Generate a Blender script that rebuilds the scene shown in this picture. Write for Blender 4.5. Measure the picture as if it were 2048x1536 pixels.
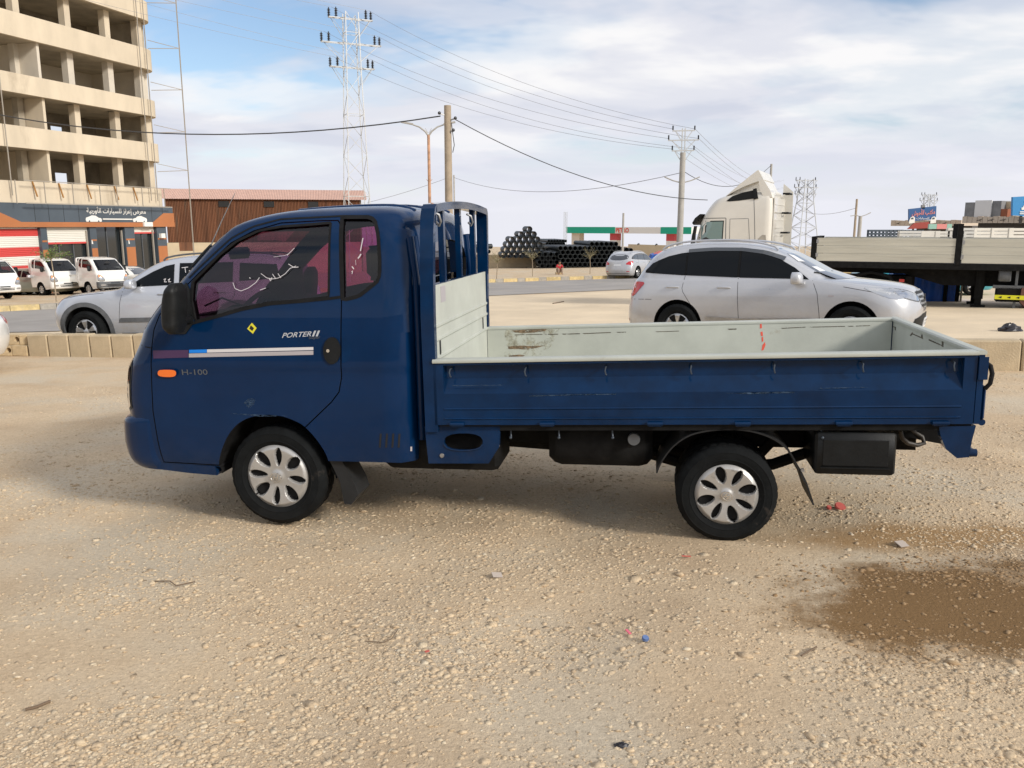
import bpy, bmesh, math, random
import numpy as np
from mathutils import Vector, Matrix
from mathutils.bvhtree import BVHTree
from mathutils.interpolate import poly_3d_calc

random.seed(7)
rng = np.random.default_rng(11)
scene = bpy.context.scene
for o in list(bpy.data.objects):
    bpy.data.objects.remove(o)
C = scene.collection
R = math.radians

# ------------------------------------------------------------------ camera
FPX, HOR, CZ = 1657.0, 450.0, 1.836           # focal length and horizon in photo pixels (2048 wide), eye height
PITCH = math.atan((768 - HOR) / FPX)
cam_d = bpy.data.cameras.new('camera')
cam_d.sensor_width = 36.0
cam_d.lens = FPX / 2048 * 36.0
cam_d.clip_start = 0.05
cam_d.clip_end = 6000
cam = bpy.data.objects.new('camera', cam_d)
cam.location = (0, 0, CZ)
cam.rotation_euler = (math.pi / 2 - PITCH, 0, 0)
C.objects.link(cam)
scene.camera = cam

# ------------------------------------------------------------------ light
SUN_AZ = Vector((0.788, -0.615))              # horizontal direction towards the sun (behind the camera, to the right)
SUN_EL = R(27)
SUN_DIR = Vector((SUN_AZ.x * math.cos(SUN_EL), SUN_AZ.y * math.cos(SUN_EL), math.sin(SUN_EL)))
sun_d = bpy.data.lights.new('sun', 'SUN')
sun_d.energy = 1.55
sun_d.angle = R(11)
sun_d.color = (1.0, 0.945, 0.87)
sun = bpy.data.objects.new('sun', sun_d)
sun.rotation_euler = SUN_DIR.to_track_quat('Z', 'Y').to_euler()
sun.location = (20, -20, 30)
C.objects.link(sun)

world = bpy.data.worlds.new('World')
scene.world = world
world.use_nodes = True
def build_world():
    nt = world.node_tree
    N, L = nt.nodes, nt.links
    N.clear()
    out = N.new('ShaderNodeOutputWorld')
    bg = N.new('ShaderNodeBackground')
    bg.inputs['Strength'].default_value = 0.068
    tc = N.new('ShaderNodeTexCoord')
    sep = N.new('ShaderNodeSeparateXYZ')
    L.new(tc.outputs['Generated'], sep.inputs[0])
    mx = N.new('ShaderNodeMath'); mx.operation = 'MAXIMUM'; mx.inputs[1].default_value = 0.012
    L.new(sep.outputs['Z'], mx.inputs[0])
    com = N.new('ShaderNodeCombineXYZ')
    L.new(sep.outputs['X'], com.inputs[0]); L.new(sep.outputs['Y'], com.inputs[1]); L.new(mx.outputs[0], com.inputs[2])
    sky = N.new('ShaderNodeTexSky')
    sky.sky_type = 'NISHITA'
    sky.sun_disc = False
    sky.sun_elevation = SUN_EL
    sky.sun_rotation = math.atan2(SUN_DIR.x, SUN_DIR.y)
    sky.altitude = 400
    sky.air_density = 1.0
    sky.dust_density = 1.2
    sky.ozone_density = 2.0
    L.new(com.outputs[0], sky.inputs['Vector'])
    # cloud sheet: project the view direction onto a plane overhead
    den = N.new('ShaderNodeMath'); den.operation = 'ADD'; den.inputs[1].default_value = 0.16
    L.new(mx.outputs[0], den.inputs[0])
    dx = N.new('ShaderNodeMath'); dx.operation = 'DIVIDE'
    dy = N.new('ShaderNodeMath'); dy.operation = 'DIVIDE'
    L.new(sep.outputs['X'], dx.inputs[0]); L.new(den.outputs[0], dx.inputs[1])
    L.new(sep.outputs['Y'], dy.inputs[0]); L.new(den.outputs[0], dy.inputs[1])
    pl = N.new('ShaderNodeCombineXYZ')
    L.new(dx.outputs[0], pl.inputs[0]); L.new(dy.outputs[0], pl.inputs[1])
    def noise(scale, detail, rough, dist, off, stretch=(1, 1, 1)):
        mp = N.new('ShaderNodeMapping')
        mp.inputs['Location'].default_value = off
        mp.inputs['Scale'].default_value = stretch
        mp.inputs['Rotation'].default_value = (0, 0, R(18))
        L.new(pl.outputs[0], mp.inputs[0])
        n = N.new('ShaderNodeTexNoise')
        n.inputs['Scale'].default_value = scale
        n.inputs['Detail'].default_value = detail
        n.inputs['Roughness'].default_value = rough
        n.inputs['Distortion'].default_value = dist
        L.new(mp.outputs[0], n.inputs['Vector'])
        return n
    def ramp(src, stops):
        r = N.new('ShaderNodeValToRGB')
        r.color_ramp.interpolation = 'EASE'
        els = r.color_ramp.elements
        while len(els) < len(stops): els.new(0.5)
        for e, (p, c) in zip(els, stops):
            e.position = p; e.color = (*c, 1) if len(c) == 3 else c
        L.new(src, r.inputs[0])
        return r
    cover = noise(1.0, 5, 0.55, 0.2, (CLOUD_OFF[0], CLOUD_OFF[1], 0.0), (0.9, 1.1, 1))
    cov = ramp(cover.outputs['Fac'], [(0.34, (0.06,) * 3), (0.45, (0.70,) * 3), (0.56, (1,) * 3)])
    thick = noise(1.3, 5, 0.52, 0.3, (3.3, 9.1, 2.0), (0.9, 1.1, 1))
    ccol = ramp(thick.outputs['Fac'], [(0.36, (4.5, 4.75, 5.5)), (0.50, (5.5, 5.6, 6.1)), (0.64, (6.8, 6.75, 6.8))])
    tint = N.new('ShaderNodeMixRGB'); tint.blend_type = 'MIX'
    L.new(cov.outputs[0], tint.inputs[0])
    blue = N.new('ShaderNodeMixRGB'); blue.blend_type = 'MULTIPLY'; blue.inputs[0].default_value = 1.0
    blue.inputs[2].default_value = (1.05, 1.05, 1.05, 1)
    L.new(sky.outputs[0], blue.inputs[1])
    L.new(blue.outputs[0], tint.inputs[1]); L.new(ccol.outputs[0], tint.inputs[2])
    # thin veil of haze towards the horizon
    hz = N.new('ShaderNodeMapRange'); hz.interpolation_type = 'SMOOTHSTEP'
    hz.inputs['From Min'].default_value = 0.0; hz.inputs['From Max'].default_value = 0.16
    hz.inputs['To Min'].default_value = 0.92; hz.inputs['To Max'].default_value = 0.0
    L.new(mx.outputs[0], hz.inputs['Value'])
    veil = N.new('ShaderNodeMixRGB')
    veil.inputs[2].default_value = (5.9, 5.95, 6.5, 1)
    L.new(hz.outputs[0], veil.inputs[0]); L.new(tint.outputs[0], veil.inputs[1])
    L.new(veil.outputs[0], bg.inputs['Color'])
    L.new(bg.outputs[0], out.inputs[0])
CLOUD_OFF = (4, 1)
build_world()

vs = scene.view_settings
scene.display_settings.display_device = 'sRGB'
vs.view_transform = 'Standard'
vs.look = 'None'
vs.exposure = 1.06
vs.gamma = 1.0
vs.use_curve_mapping = False
try:
    scene.cycles.max_bounces = 6
    scene.cycles.transparent_max_bounces = 12
    scene.cycles.use_denoising = True
except Exception:
    pass

# ------------------------------------------------------------------ pixel helpers (photo measurements -> world)
_c, _s = math.cos(PITCH), math.sin(PITCH)
def ray(px, py):
    x = (px - 1024) / FPX; y = (py - 768) / FPX
    return Vector((x, _c - y * _s, -_s - y * _c))
def at(px, py, Y):
    d = ray(px, py)
    t = Y / d.y
    return Vector((d.x * t, Y, CZ + d.z * t))
def on_plane(px, py, p0, nrm):
    d = ray(px, py); o = Vector((0, 0, CZ))
    t = (p0 - o).dot(nrm) / d.dot(nrm)
    return o + d * t
def zg(X, Y):
    """height of the sloping terrain"""
    X = np.asarray(X, float); Y = np.asarray(Y, float)
    xe = np.clip(X, -40, 40) + 1.4
    z = 0.02 * xe - 0.036 * (np.minimum(Y, 15) - 4.878)
    z = z - 0.034 * np.clip(Y - 15, 0, 45) - 0.0245 * np.clip(Y - 60, 0, None)
    return z
def zgf(X, Y): return float(zg(X, Y))
def gpt(px, py, dz=0.0):
    d = ray(px, py); lo, hi = 0.5, 4000.0
    f = lambda t: CZ + d.z * t - (zgf(d.x * t, d.y * t) + dz)
    t = lo
    prev = f(lo); step = 0.25
    while t < hi:
        t2 = t * 1.03 + 0.02
        v = f(t2)
        if v <= 0:
            a, b = t, t2
            for _ in range(40):
                m = (a + b) / 2
                if f(m) > 0: a = m
                else: b = m
            t = a; break
        t = t2
    return Vector((d.x * t, d.y * t, CZ + d.z * t))

# ------------------------------------------------------------------ materials
MATS = {}
def mat(name, color, rough=0.6, metal=0.0, spec=0.5, coat=0.0, var=0.0, vscale=8.0, bump=0.0, bscale=60.0,
        col2=None, alpha=1.0, emit=None, coat_rough=0.05, dirt=None, dirt_amt=0.0, vdetail=5, stretch=None, coord='Object', coat_ior=1.5):
    m = bpy.data.materials.new(name)
    m.use_nodes = True
    nt = m.node_tree; N, L = nt.nodes, nt.links
    b = N['Principled BSDF']
    b.inputs['Base Color'].default_value = (*color, 1)
    b.inputs['Roughness'].default_value = rough
    b.inputs['Metallic'].default_value = metal
    b.inputs['Specular IOR Level'].default_value = spec
    b.inputs['Coat Weight'].default_value = coat
    b.inputs['Coat Roughness'].default_value = coat_rough
    b.inputs['Coat IOR'].default_value = coat_ior
    if emit:
        b.inputs['Emission Color'].default_value = (*emit[0], 1)
        b.inputs['Emission Strength'].default_value = emit[1]
    if var or bump or col2 or dirt:
        tc = N.new('ShaderNodeTexCoord')
        src = tc.outputs[coord]
        if stretch:
            mp = N.new('ShaderNodeMapping'); mp.inputs['Scale'].default_value = stretch
            L.new(src, mp.inputs[0]); src = mp.outputs[0]
    last = None
    if var or col2:
        n = N.new('ShaderNodeTexNoise')
        n.inputs['Scale'].default_value = vscale; n.inputs['Detail'].default_value = vdetail
        n.inputs['Roughness'].default_value = 0.6
        L.new(src, n.inputs['Vector'])
        r = N.new('ShaderNodeValToRGB')
        r.color_ramp.elements[0].position = 0.32; r.color_ramp.elements[1].position = 0.68
        if col2:
            a, c2 = color, col2
        else:
            a = tuple(max(0, x * (1 - var)) for x in color); c2 = tuple(min(1, x * (1 + var)) for x in color)
        r.color_ramp.elements[0].color = (*a, 1); r.color_ramp.elements[1].color = (*c2, 1)
        L.new(n.outputs['Fac'], r.inputs[0])
        last = r.outputs[0]
        rr = N.new('ShaderNodeMapRange')
        rr.inputs['To Min'].default_value = max(0.02, rough - 0.08); rr.inputs['To Max'].default_value = min(1, rough + 0.1)
        L.new(n.outputs['Fac'], rr.inputs['Value']); L.new(rr.outputs[0], b.inputs['Roughness'])
    if dirt:
        n2 = N.new('ShaderNodeTexNoise')
        n2.inputs['Scale'].default_value = vscale * 0.6; n2.inputs['Detail'].default_value = 8
        n2.inputs['Roughness'].default_value = 0.7
        L.new(src, n2.inputs['Vector'])
        r2 = N.new('ShaderNodeValToRGB')
        r2.color_ramp.elements[0].position = 0.62 - dirt_amt * 0.3; r2.color_ramp.elements[1].position = 0.75
        L.new(n2.outputs['Fac'], r2.inputs[0])
        mixd = N.new('ShaderNodeMixRGB'); mixd.inputs[2].default_value = (*dirt, 1)
        if last: L.new(last, mixd.inputs[1])
        else: mixd.inputs[1].default_value = (*color, 1)
        L.new(r2.outputs[0], mixd.inputs[0]); last = mixd.outputs[0]
    if last: L.new(last, b.inputs['Base Color'])
    if bump:
        n3 = N.new('ShaderNodeTexNoise')
        n3.inputs['Scale'].default_value = bscale; n3.inputs['Detail'].default_value = 6
        L.new(src, n3.inputs['Vector'])
        bp = N.new('ShaderNodeBump'); bp.inputs['Strength'].default_value = bump; bp.inputs['Distance'].default_value = 0.02
        L.new(n3.outputs['Fac'], bp.inputs['Height']); L.new(bp.outputs[0], b.inputs['Normal'])
    MATS[name] = m
    return m
def glass(name, tint, refl=1.0, rough=0.0, ior=1.5):
    m = bpy.data.materials.new(name); m.use_nodes = True
    nt = m.node_tree; N, L = nt.nodes, nt.links
    N.clear()
    out = N.new('ShaderNodeOutputMaterial')
    tr = N.new('ShaderNodeBsdfTransparent'); tr.inputs[0].default_value = (*tint, 1)
    gl = N.new('ShaderNodeBsdfGlossy'); gl.inputs['Roughness'].default_value = rough
    gl.inputs[0].default_value = (refl, refl, refl, 1)
    lw = N.new('ShaderNodeLayerWeight'); lw.inputs['Blend'].default_value = 0.5
    pw = N.new('ShaderNodeMath'); pw.operation = 'POWER'; pw.inputs[1].default_value = 4.0; L.new(lw.outputs['Facing'], pw.inputs[0])
    fr = N.new('ShaderNodeMath'); fr.operation = 'MULTIPLY_ADD'; fr.inputs[1].default_value = 0.9; fr.inputs[2].default_value = 0.045; L.new(pw.outputs[0], fr.inputs[0])
    mx = N.new('ShaderNodeMixShader')
    L.new(fr.outputs[0], mx.inputs[0]); L.new(tr.outputs[0], mx.inputs[1]); L.new(gl.outputs[0], mx.inputs[2])
    L.new(mx.outputs[0], out.inputs[0])
    MATS[name] = m
    return m

# ------------------------------------------------------------------ mesh building
def link(o, parent=None):
    C.objects.link(o)
    if parent is not None: o.parent = parent
    return o
def tag(o, label=None, cat=None, group=None, kind=None):
    if label: o['label'] = label
    if cat: o['category'] = cat
    if group: o['group'] = group
    if kind: o['kind'] = kind
    return o
def thing(name, label, cat, loc=(0, 0, 0), rotz=0.0, group=None, tilt=None):
    o = bpy.data.objects.new(name, None)
    o.empty_display_size = 0.2
    C.objects.link(o)
    o.location = loc; o.rotation_euler = (tilt[0] if tilt else 0, tilt[1] if tilt else 0, rotz)
    return tag(o, label, cat, group)
def copy_tree(o, parent=None, swap=None, skip=(), cache=None):
    c = o.copy(); C.objects.link(c); c.parent = parent
    if swap and o.type == 'MESH':
        key = o.data.name
        if cache is not None and key in cache: c.data = cache[key]
        else:
            d = o.data.copy()
            for i, m in enumerate(d.materials):
                if m and m.name in swap: d.materials[i] = MATS[swap[m.name]]
            c.data = d
            if cache is not None: cache[key] = d
    for ch in list(o.children):
        if ch.name.split('.')[0] in skip: continue
        copy_tree(ch, c, swap, skip, cache)
    return c
def finish(me, smooth):
    if smooth is None: return
    me.polygons.foreach_set('use_smooth', [True] * len(me.polygons))
    if smooth < 179: me.set_sharp_from_angle(angle=R(smooth))
class MB:
    def __init__(s): s.v, s.f, s.m = [], [], []
    def add(s, vs, fs, mi=0):
        k = len(s.v); s.v += [tuple(v) for v in vs]
        for f in fs: s.f.append(tuple(i + k for i in f)); s.m.append(mi)
        return s
    def box(s, x0, x1, y0, y1, z0, z1, mi=0, bev=0.0):
        if x0 > x1: x0, x1 = x1, x0
        if y0 > y1: y0, y1 = y1, y0
        if z0 > z1: z0, z1 = z1, z0
        if bev <= 0:
            vs = [(x0,y0,z0),(x1,y0,z0),(x1,y1,z0),(x0,y1,z0),(x0,y0,z1),(x1,y0,z1),(x1,y1,z1),(x0,y1,z1)]
            return s.add(vs, [(0,3,2,1),(4,5,6,7),(0,1,5,4),(1,2,6,5),(2,3,7,6),(3,0,4,7)], mi)
        b = min(bev, (x1-x0)*.45, (y1-y0)*.45, (z1-z0)*.45)
        def ringp(z, i): return [(x0+b+i,y0+i,z),(x1-b-i,y0+i,z),(x1-i,y0+b+i,z),(x1-i,y1-b-i,z),(x1-b-i,y1-i,z),(x0+b+i,y1-i,z),(x0+i,y1-b-i,z),(x0+i,y0+b+i,z)]
        vs = ringp(z0, b*.7) + ringp(z0+b, 0) + ringp(z1-b, 0) + ringp(z1, b*.7)
        fs = [tuple(range(7,-1,-1)), tuple(range(24,32))]
        for k in range(3):
            for i in range(8):
                j = (i+1) % 8
                fs.append((k*8+i, k*8+j, k*8+8+j, k*8+8+i))
        return s.add(vs, fs, mi)
    def obox(s, c, ax, ay, az, mi=0):
        c, ax, ay, az = Vector(c), Vector(ax), Vector(ay), Vector(az)
        vs = [c + ax*i + ay*j + az*k for k in (-1,1) for j in (-1,1) for i in (-1,1)]
        return s.add(vs, [(0,2,3,1),(4,5,7,6),(0,1,5,4),(1,3,7,5),(3,2,6,7),(2,0,4,6)], mi)
    def bar(s, a, b, w, h=None, mi=0, up=(0,0,1)):
        a, b = Vector(a), Vector(b); h = h or w
        d = b - a; 
        if d.length < 1e-6: return s
        u = Vector(up)
        if abs(d.normalized().dot(u)) > .98: u = Vector((1,0,0))
        sx = d.cross(u).normalized(); sz = sx.cross(d).normalized()
        return s.obox((a+b)/2, d/2, sx*(w/2), sz*(h/2), mi)
    def tube(s, pts, r, n=8, mi=0, caps=True):
        pts = [Vector(p) for p in pts]
        rs = r if isinstance(r, (list, tuple)) else [r]*len(pts)
        k0 = len(s.v); prev = None
        for i, p in enumerate(pts):
            d = (pts[min(i+1,len(pts)-1)] - pts[max(i-1,0)]).normalized()
            if prev is None:
                u = Vector((0,0,1)) if abs(d.z) < .9 else Vector((1,0,0))
                a = d.cross(u).normalized()
            else:
                a = (prev - d*prev.dot(d)).normalized()
            prev = a; b = d.cross(a)
            for j in range(n):
                t = 2*math.pi*j/n
                s.v.append(tuple(p + (a*math.cos(t) + b*math.sin(t))*rs[i]))
        for i in range(len(pts)-1):
            for j in range(n):
                j2 = (j+1) % n
                s.f.append((k0+i*n+j, k0+i*n+j2, k0+(i+1)*n+j2, k0+(i+1)*n+j)); s.m.append(mi)
        if caps:
            s.f.append(tuple(k0+j for j in range(n-1,-1,-1))); s.m.append(mi)
            e = k0+(len(pts)-1)*n
            s.f.append(tuple(e+j for j in range(n))); s.m.append(mi)
        return s
    def lathe(s, prof, c=(0,0,0), axis='y', n=32, mi=0, close=False, mod=None):
        """prof: list of (radius, height along axis[, material])"""
        c = Vector(c); k0 = len(s.v)
        for i, p in enumerate(prof):
            for j in range(n):
                t = 2*math.pi*j/n
                r, h = p[0], p[1]
                if mod: r, h = mod(i, j, r, h)
                q = {'y': (r*math.cos(t), h, r*math.sin(t)), 'z': (r*math.cos(t), r*math.sin(t), h), 'x': (h, r*math.cos(t), r*math.sin(t))}[axis]
                s.v.append((c.x+q[0], c.y+q[1], c.z+q[2]))
        for i in range(len(prof)-1):
            mm = prof[i][2] if len(prof[i]) > 2 else mi
            for j in range(n):
                j2 = (j+1) % n
                s.f.append((k0+i*n+j, k0+i*n+j2, k0+(i+1)*n+j2, k0+(i+1)*n+j)); s.m.append(mm)
        if close:
            s.f.append(tuple(k0+j for j in range(n))); s.m.append(mi)
            e = k0+(len(prof)-1)*n
            s.f.append(tuple(e+j for j in range(n-1,-1,-1))); s.m.append(mi)
        return s
    def prism(s, poly, a, b, axis='y', mi=0):
        """poly in the plane normal to axis: y->(x,z) x->(y,z) z->(x,y)"""
        def q(p, h): return {'y': (p[0], h, p[1]), 'x': (h, p[0], p[1]), 'z': (p[0], p[1], h)}[axis]
        n = len(poly)
        vs = [q(p, a) for p in poly] + [q(p, b) for p in poly]
        fs = [tuple(range(n)), tuple(range(2*n-1, n-1, -1))]
        for i in range(n):
            j = (i+1) % n
            fs.append((i, i+n, j+n, j))
        return s.add(vs, fs, mi)
    def ball(s, c, r, n=10, m=6, mi=0, sc=(1,1,1)):
        prof = []
        for i in range(m+1):
            t = math.pi*i/m
            prof.append((max(1e-4, r*math.sin(t)), -r*math.cos(t)))
        k = len(s.v); s.lathe(prof, (0,0,0), 'z', n, mi)
        for i in range(k, len(s.v)):
            x, y, z = s.v[i]; s.v[i] = (c[0]+x*sc[0], c[1]+y*sc[1], c[2]+z*sc[2])
        return s
    def mesh(s, name, mats, smooth=None, recalc=True):
        me = bpy.data.meshes.new(name)
        me.from_pydata(s.v, [], s.f)
        for m in (mats if isinstance(mats, (list, tuple)) else [mats]):
            me.materials.append(MATS[m] if isinstance(m, str) else m)
        if any(s.m): me.polygons.foreach_set('material_index', s.m)
        if recalc:
            bm = bmesh.new(); bm.from_mesh(me)
            bmesh.ops.recalc_face_normals(bm, faces=bm.faces); bm.to_mesh(me); bm.free()
        finish(me, smooth)
        me.update()
        return me
    def build(s, name, mats, parent=None, smooth=None, recalc=True):
        return link(bpy.data.objects.new(name, s.mesh(name, mats, smooth, recalc)), parent)
def newobj(name, me, parent=None): return link(bpy.data.objects.new(name, me), parent)

def catmull(ctrl, sub):
    """smooth rows of control values (list of tuples)"""
    A = np.array(ctrl, float); out = []
    n = len(A)
    for i in range(n-1):
        p0, p1, p2, p3 = A[max(i-1,0)], A[i], A[i+1], A[min(i+2,n-1)]
        for k in range(sub):
            t = k/sub
            m1 = (p2-p0)/2; m2 = (p3-p1)/2
            h = (2*t**3-3*t**2+1)*p1 + (t**3-2*t**2+t)*m1 + (-2*t**3+3*t**2)*p2 + (t**3-t**2)*m2
            out.append(h)
    out.append(A[-1])
    return np.array(out)
def resample(P, n):
    P = np.asarray(P, float); d = np.r_[0, np.cumsum(np.linalg.norm(np.diff(P, axis=0), axis=1))]
    t = np.linspace(0, d[-1], n)
    return np.stack([np.interp(t, d, P[:, k]) for k in range(P.shape[1])], 1)
def loft(levels, yc=0.0, sub=3, nf=28, ns=14, nr=18, mi=0):
    """horizontal slices, front towards -x. level = (z, x_front, x_rear, half_width, front_depth, front_exp, rear_depth, rear_exp)"""
    Ls = catmull(levels, sub); rings = []
    ph = np.linspace(-math.pi/2, math.pi/2, 241)
    sg, cs = np.sign(np.sin(ph)), np.abs(np.cos(ph)); sn = np.abs(np.sin(ph))
    for z, xf, xb, w, df, ef, dr, er in Ls:
        tot = xb - xf
        df = min(df, tot*.49); dr = min(dr, tot*.49); ef = max(ef, 2.0); er = max(er, 2.0)
        fx = xf + df - df*cs**(2/ef); fy = w*sg*sn**(2/ef)
        rx = xb - dr + dr*cs**(2/er); ry = -w*sg*sn**(2/er)
        F_ = resample(np.stack([fx, fy], 1), nf); B_ = resample(np.stack([rx, ry], 1), nr)
        s1 = np.stack([np.linspace(F_[-1,0], B_[0,0], ns+2)[1:-1], np.full(ns, w)], 1)
        s2 = np.stack([np.linspace(B_[-1,0], F_[0,0], ns+2)[1:-1], np.full(ns, -w)], 1)
        rings.append(np.concatenate([F_, s1, B_, s2]))
    n = len(rings[0]); mb = MB()
    for (z, *_), rg in zip(Ls, rings):
        mb.v += [(p[0], p[1]+yc, z) for p in rg]
    for i in range(len(rings)-1):
        for j in range(n):
            j2 = (j+1) % n
            mb.f.append((i*n+j, i*n+j2, (i+1)*n+j2, (i+1)*n+j)); mb.m.append(mi)
    mb.f.append(tuple(range(n-1,-1,-1))); mb.m.append(mi)
    e = (len(rings)-1)*n
    mb.f.append(tuple(e+j for j in range(n))); mb.m.append(mi)
    return mb
def boolean(a, b, op='DIFFERENCE', free=True):
    oa = bpy.data.objects.new('tmp_a', a); ob = bpy.data.objects.new('tmp_b', b)
    C.objects.link(oa); C.objects.link(ob)
    md = oa.modifiers.new('b', 'BOOLEAN'); md.operation = op; md.object = ob; md.solver = 'EXACT'
    try: md.material_mode = 'INDEX'
    except Exception: pass
    bpy.context.view_layer.update()
    dg = bpy.context.evaluated_depsgraph_get()
    me = bpy.data.meshes.new_from_object(oa.evaluated_get(dg))
    bpy.data.objects.remove(oa); bpy.data.objects.remove(ob)
    if free: bpy.data.meshes.remove(b)
    return me
class Ref:
    """smooth reference surface: used for shading normals and for laying things on it"""
    def __init__(s, me):
        s.co = [v.co.copy() for v in me.vertices]; s.polys = [tuple(p.vertices) for p in me.polygons]
        s.no = [v.normal.copy() for v in me.vertices]; s.fn = [p.normal.copy() for p in me.polygons]
        s.bvh = BVHTree.FromPolygons(s.co, s.polys)
    def normal(s, co):
        loc, n, idx, d = s.bvh.find_nearest(co)
        if idx is None: return None, None, 9
        vs = [s.co[i] for i in s.polys[idx]]
        if len(vs) > 8: return n, n, d
        w = poly_3d_calc(vs, loc)
        r = Vector((0, 0, 0))
        for i, k in zip(s.polys[idx], w): r += s.no[i]*k
        return r.normalized(), s.fn[idx], d
    def shade(s, me):
        me.polygons.foreach_set('use_smooth', [True]*len(me.polygons))
        out = []
        cache = {}
        for p in me.polygons:
            pn = p.normal
            for vi in p.vertices:
                if vi not in cache: cache[vi] = s.normal(me.vertices[vi].co)
                n, fn, d = cache[vi]
                out.append(tuple(n) if (n is not None and d < 0.003 and pn.dot(fn) > 0.75) else tuple(pn))
        me.normals_split_custom_set(out)
        return me
    def y_at(s, x, z, side=-1):
        loc, n, i, d = s.bvh.ray_cast(Vector((x, side*9.0, z)), Vector((0, -side, 0)))
        return loc, n
    def x_at(s, y, z, side=-1):
        loc, n, i, d = s.bvh.ray_cast(Vector((side*20.0, y, z)), Vector((-side, 0, 0)))
        return loc, n
def poly_grid(poly, step):
    """triangulation-friendly subdivision of a flat polygon, returns verts2d, faces"""
    bm = bmesh.new()
    vs = [bm.verts.new((p[0], p[1], 0)) for p in poly]
    bm.faces.new(vs)
    xs = [p[0] for p in poly]; ys = [p[1] for p in poly]
    for lo, hi, no in ((min(xs), max(xs), (1,0,0)), (min(ys), max(ys), (0,1,0))):
        k = max(1, int((hi-lo)/step))
        for i in range(1, k):
            t = lo + (hi-lo)*i/k
            bmesh.ops.bisect_plane(bm, geom=bm.verts[:]+bm.edges[:]+bm.faces[:], dist=1e-6, plane_co=Vector(no)*t, plane_no=no)
    bm.verts.index_update()
    V = [(v.co.x, v.co.y) for v in bm.verts]; Fc = [[v.index for v in f.verts] for f in bm.faces]
    bm.free()
    return V, Fc
def patch(name, mats, parent, ref, poly, axis='y', side=-1, off=0.003, step=0.06, thick=0.0, smooth=True):
    """a panel that follows the reference surface; poly in (x,z) for axis y, (y,z) for axis x"""
    V, Fc = poly_grid(poly, step)
    pts = []; nos = []; last = None
    for a, z in V:
        loc, n = (ref.y_at(a, z, side) if axis == 'y' else ref.x_at(a, z, side))
        if loc is None:
            q = Vector((a, last.y if last else 0, z)) if axis == 'y' else Vector((last.x if last else 0, a, z))
            nn = Vector((0, side, 0)) if axis == 'y' else Vector((side, 0, 0))
        else:
            nn = ref.normal(loc)[0]; q = loc; last = loc
        pts.append(q + nn*off); nos.append(nn)
    me = bpy.data.meshes.new(name)
    if thick:
        k = len(pts)
        allp = [tuple(p) for p in pts] + [tuple(p - n*thick) for p, n in zip(pts, nos)]
        ed = {}
        for f in Fc:
            for i in range(len(f)):
                e = (f[i], f[(i+1) % len(f)])
                ed[e] = ed.get(e, 0)+1
        Fs = [tuple(f) for f in Fc] + [tuple(i+k for i in reversed(f)) for f in Fc]
        for (a, b) in ed:
            if (b, a) not in ed: Fs.append((b, a, a+k, b+k))
        me.from_pydata(allp, [], Fs)
    else:
        me.from_pydata([tuple(p) for p in pts], [], [tuple(f) for f in Fc])
    for m in (mats if isinstance(mats, (list, tuple)) else [mats]): me.materials.append(MATS[m])
    bm = bmesh.new(); bm.from_mesh(me); bmesh.ops.recalc_face_normals(bm, faces=bm.faces)
    if not thick and bm.faces:
        f0 = bm.faces[:][len(bm.faces)//2]
        if f0.normal.dot(nos[f0.verts[0].index]) < 0: bmesh.ops.reverse_faces(bm, faces=bm.faces)
    bm.to_mesh(me); bm.free()
    if smooth: finish(me, 40)
    return newobj(name, me, parent)
def line_on(ref, pts, width, side=-1, off=0.001, step=0.03, axis='y'):
    """a thin strip laid along a polyline on the surface -> MB"""
    mb = MB(); P = resample(pts, max(2, int(np.linalg.norm(np.diff(np.array(pts), axis=0), axis=1).sum()/step)))
    row = []
    for i, p in enumerate(P):
        d = P[min(i+1, len(P)-1)] - P[max(i-1, 0)]; d = d/np.linalg.norm(d); nrm = np.array([-d[1], d[0]])*width/2
        for q in (p+nrm, p-nrm):
            loc, n = ref.y_at(q[0], q[1], side) if axis == 'y' else ref.x_at(q[0], q[1], side)
            if loc is None: loc, n = (row[-1] if row else (Vector((q[0], 0, q[1])), Vector((0, side, 0))))
            row.append((loc, n)); mb.v.append(tuple(loc + n*off))
    for i in range(len(P)-1): mb.f.append((2*i, 2*i+1, 2*i+3, 2*i+2)); mb.m.append(0)
    return mb
def poly_inset(poly, d):
    n = len(poly); P = [Vector((p[0], p[1])) for p in poly]
    area = sum(P[i].x*P[(i+1)%n].y - P[(i+1)%n].x*P[i].y for i in range(n))
    sgn = 1 if area > 0 else -1; out = []
    for i in range(n):
        a, b, c = P[i-1], P[i], P[(i+1)%n]
        e1 = (b-a).normalized(); e2 = (c-b).normalized()
        n1 = Vector((-e1.y, e1.x))*sgn; n2 = Vector((-e2.y, e2.x))*sgn
        m = (n1+n2)
        m = m.normalized() if m.length > 1e-4 else n1
        k = max(0.35, m.dot(n1))
        out.append(tuple(b + m*(d/k)))
    return out
def smooth_poly(poly, it=1):
    """Chaikin corner cutting"""
    P = [tuple(p) for p in poly]
    for _ in range(it):
        Q = []
        for i in range(len(P)):
            a, b = P[i], P[(i+1) % len(P)]
            Q.append((a[0]*.75+b[0]*.25, a[1]*.75+b[1]*.25)); Q.append((a[0]*.25+b[0]*.75, a[1]*.25+b[1]*.75))
        P = Q
    return P
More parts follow.
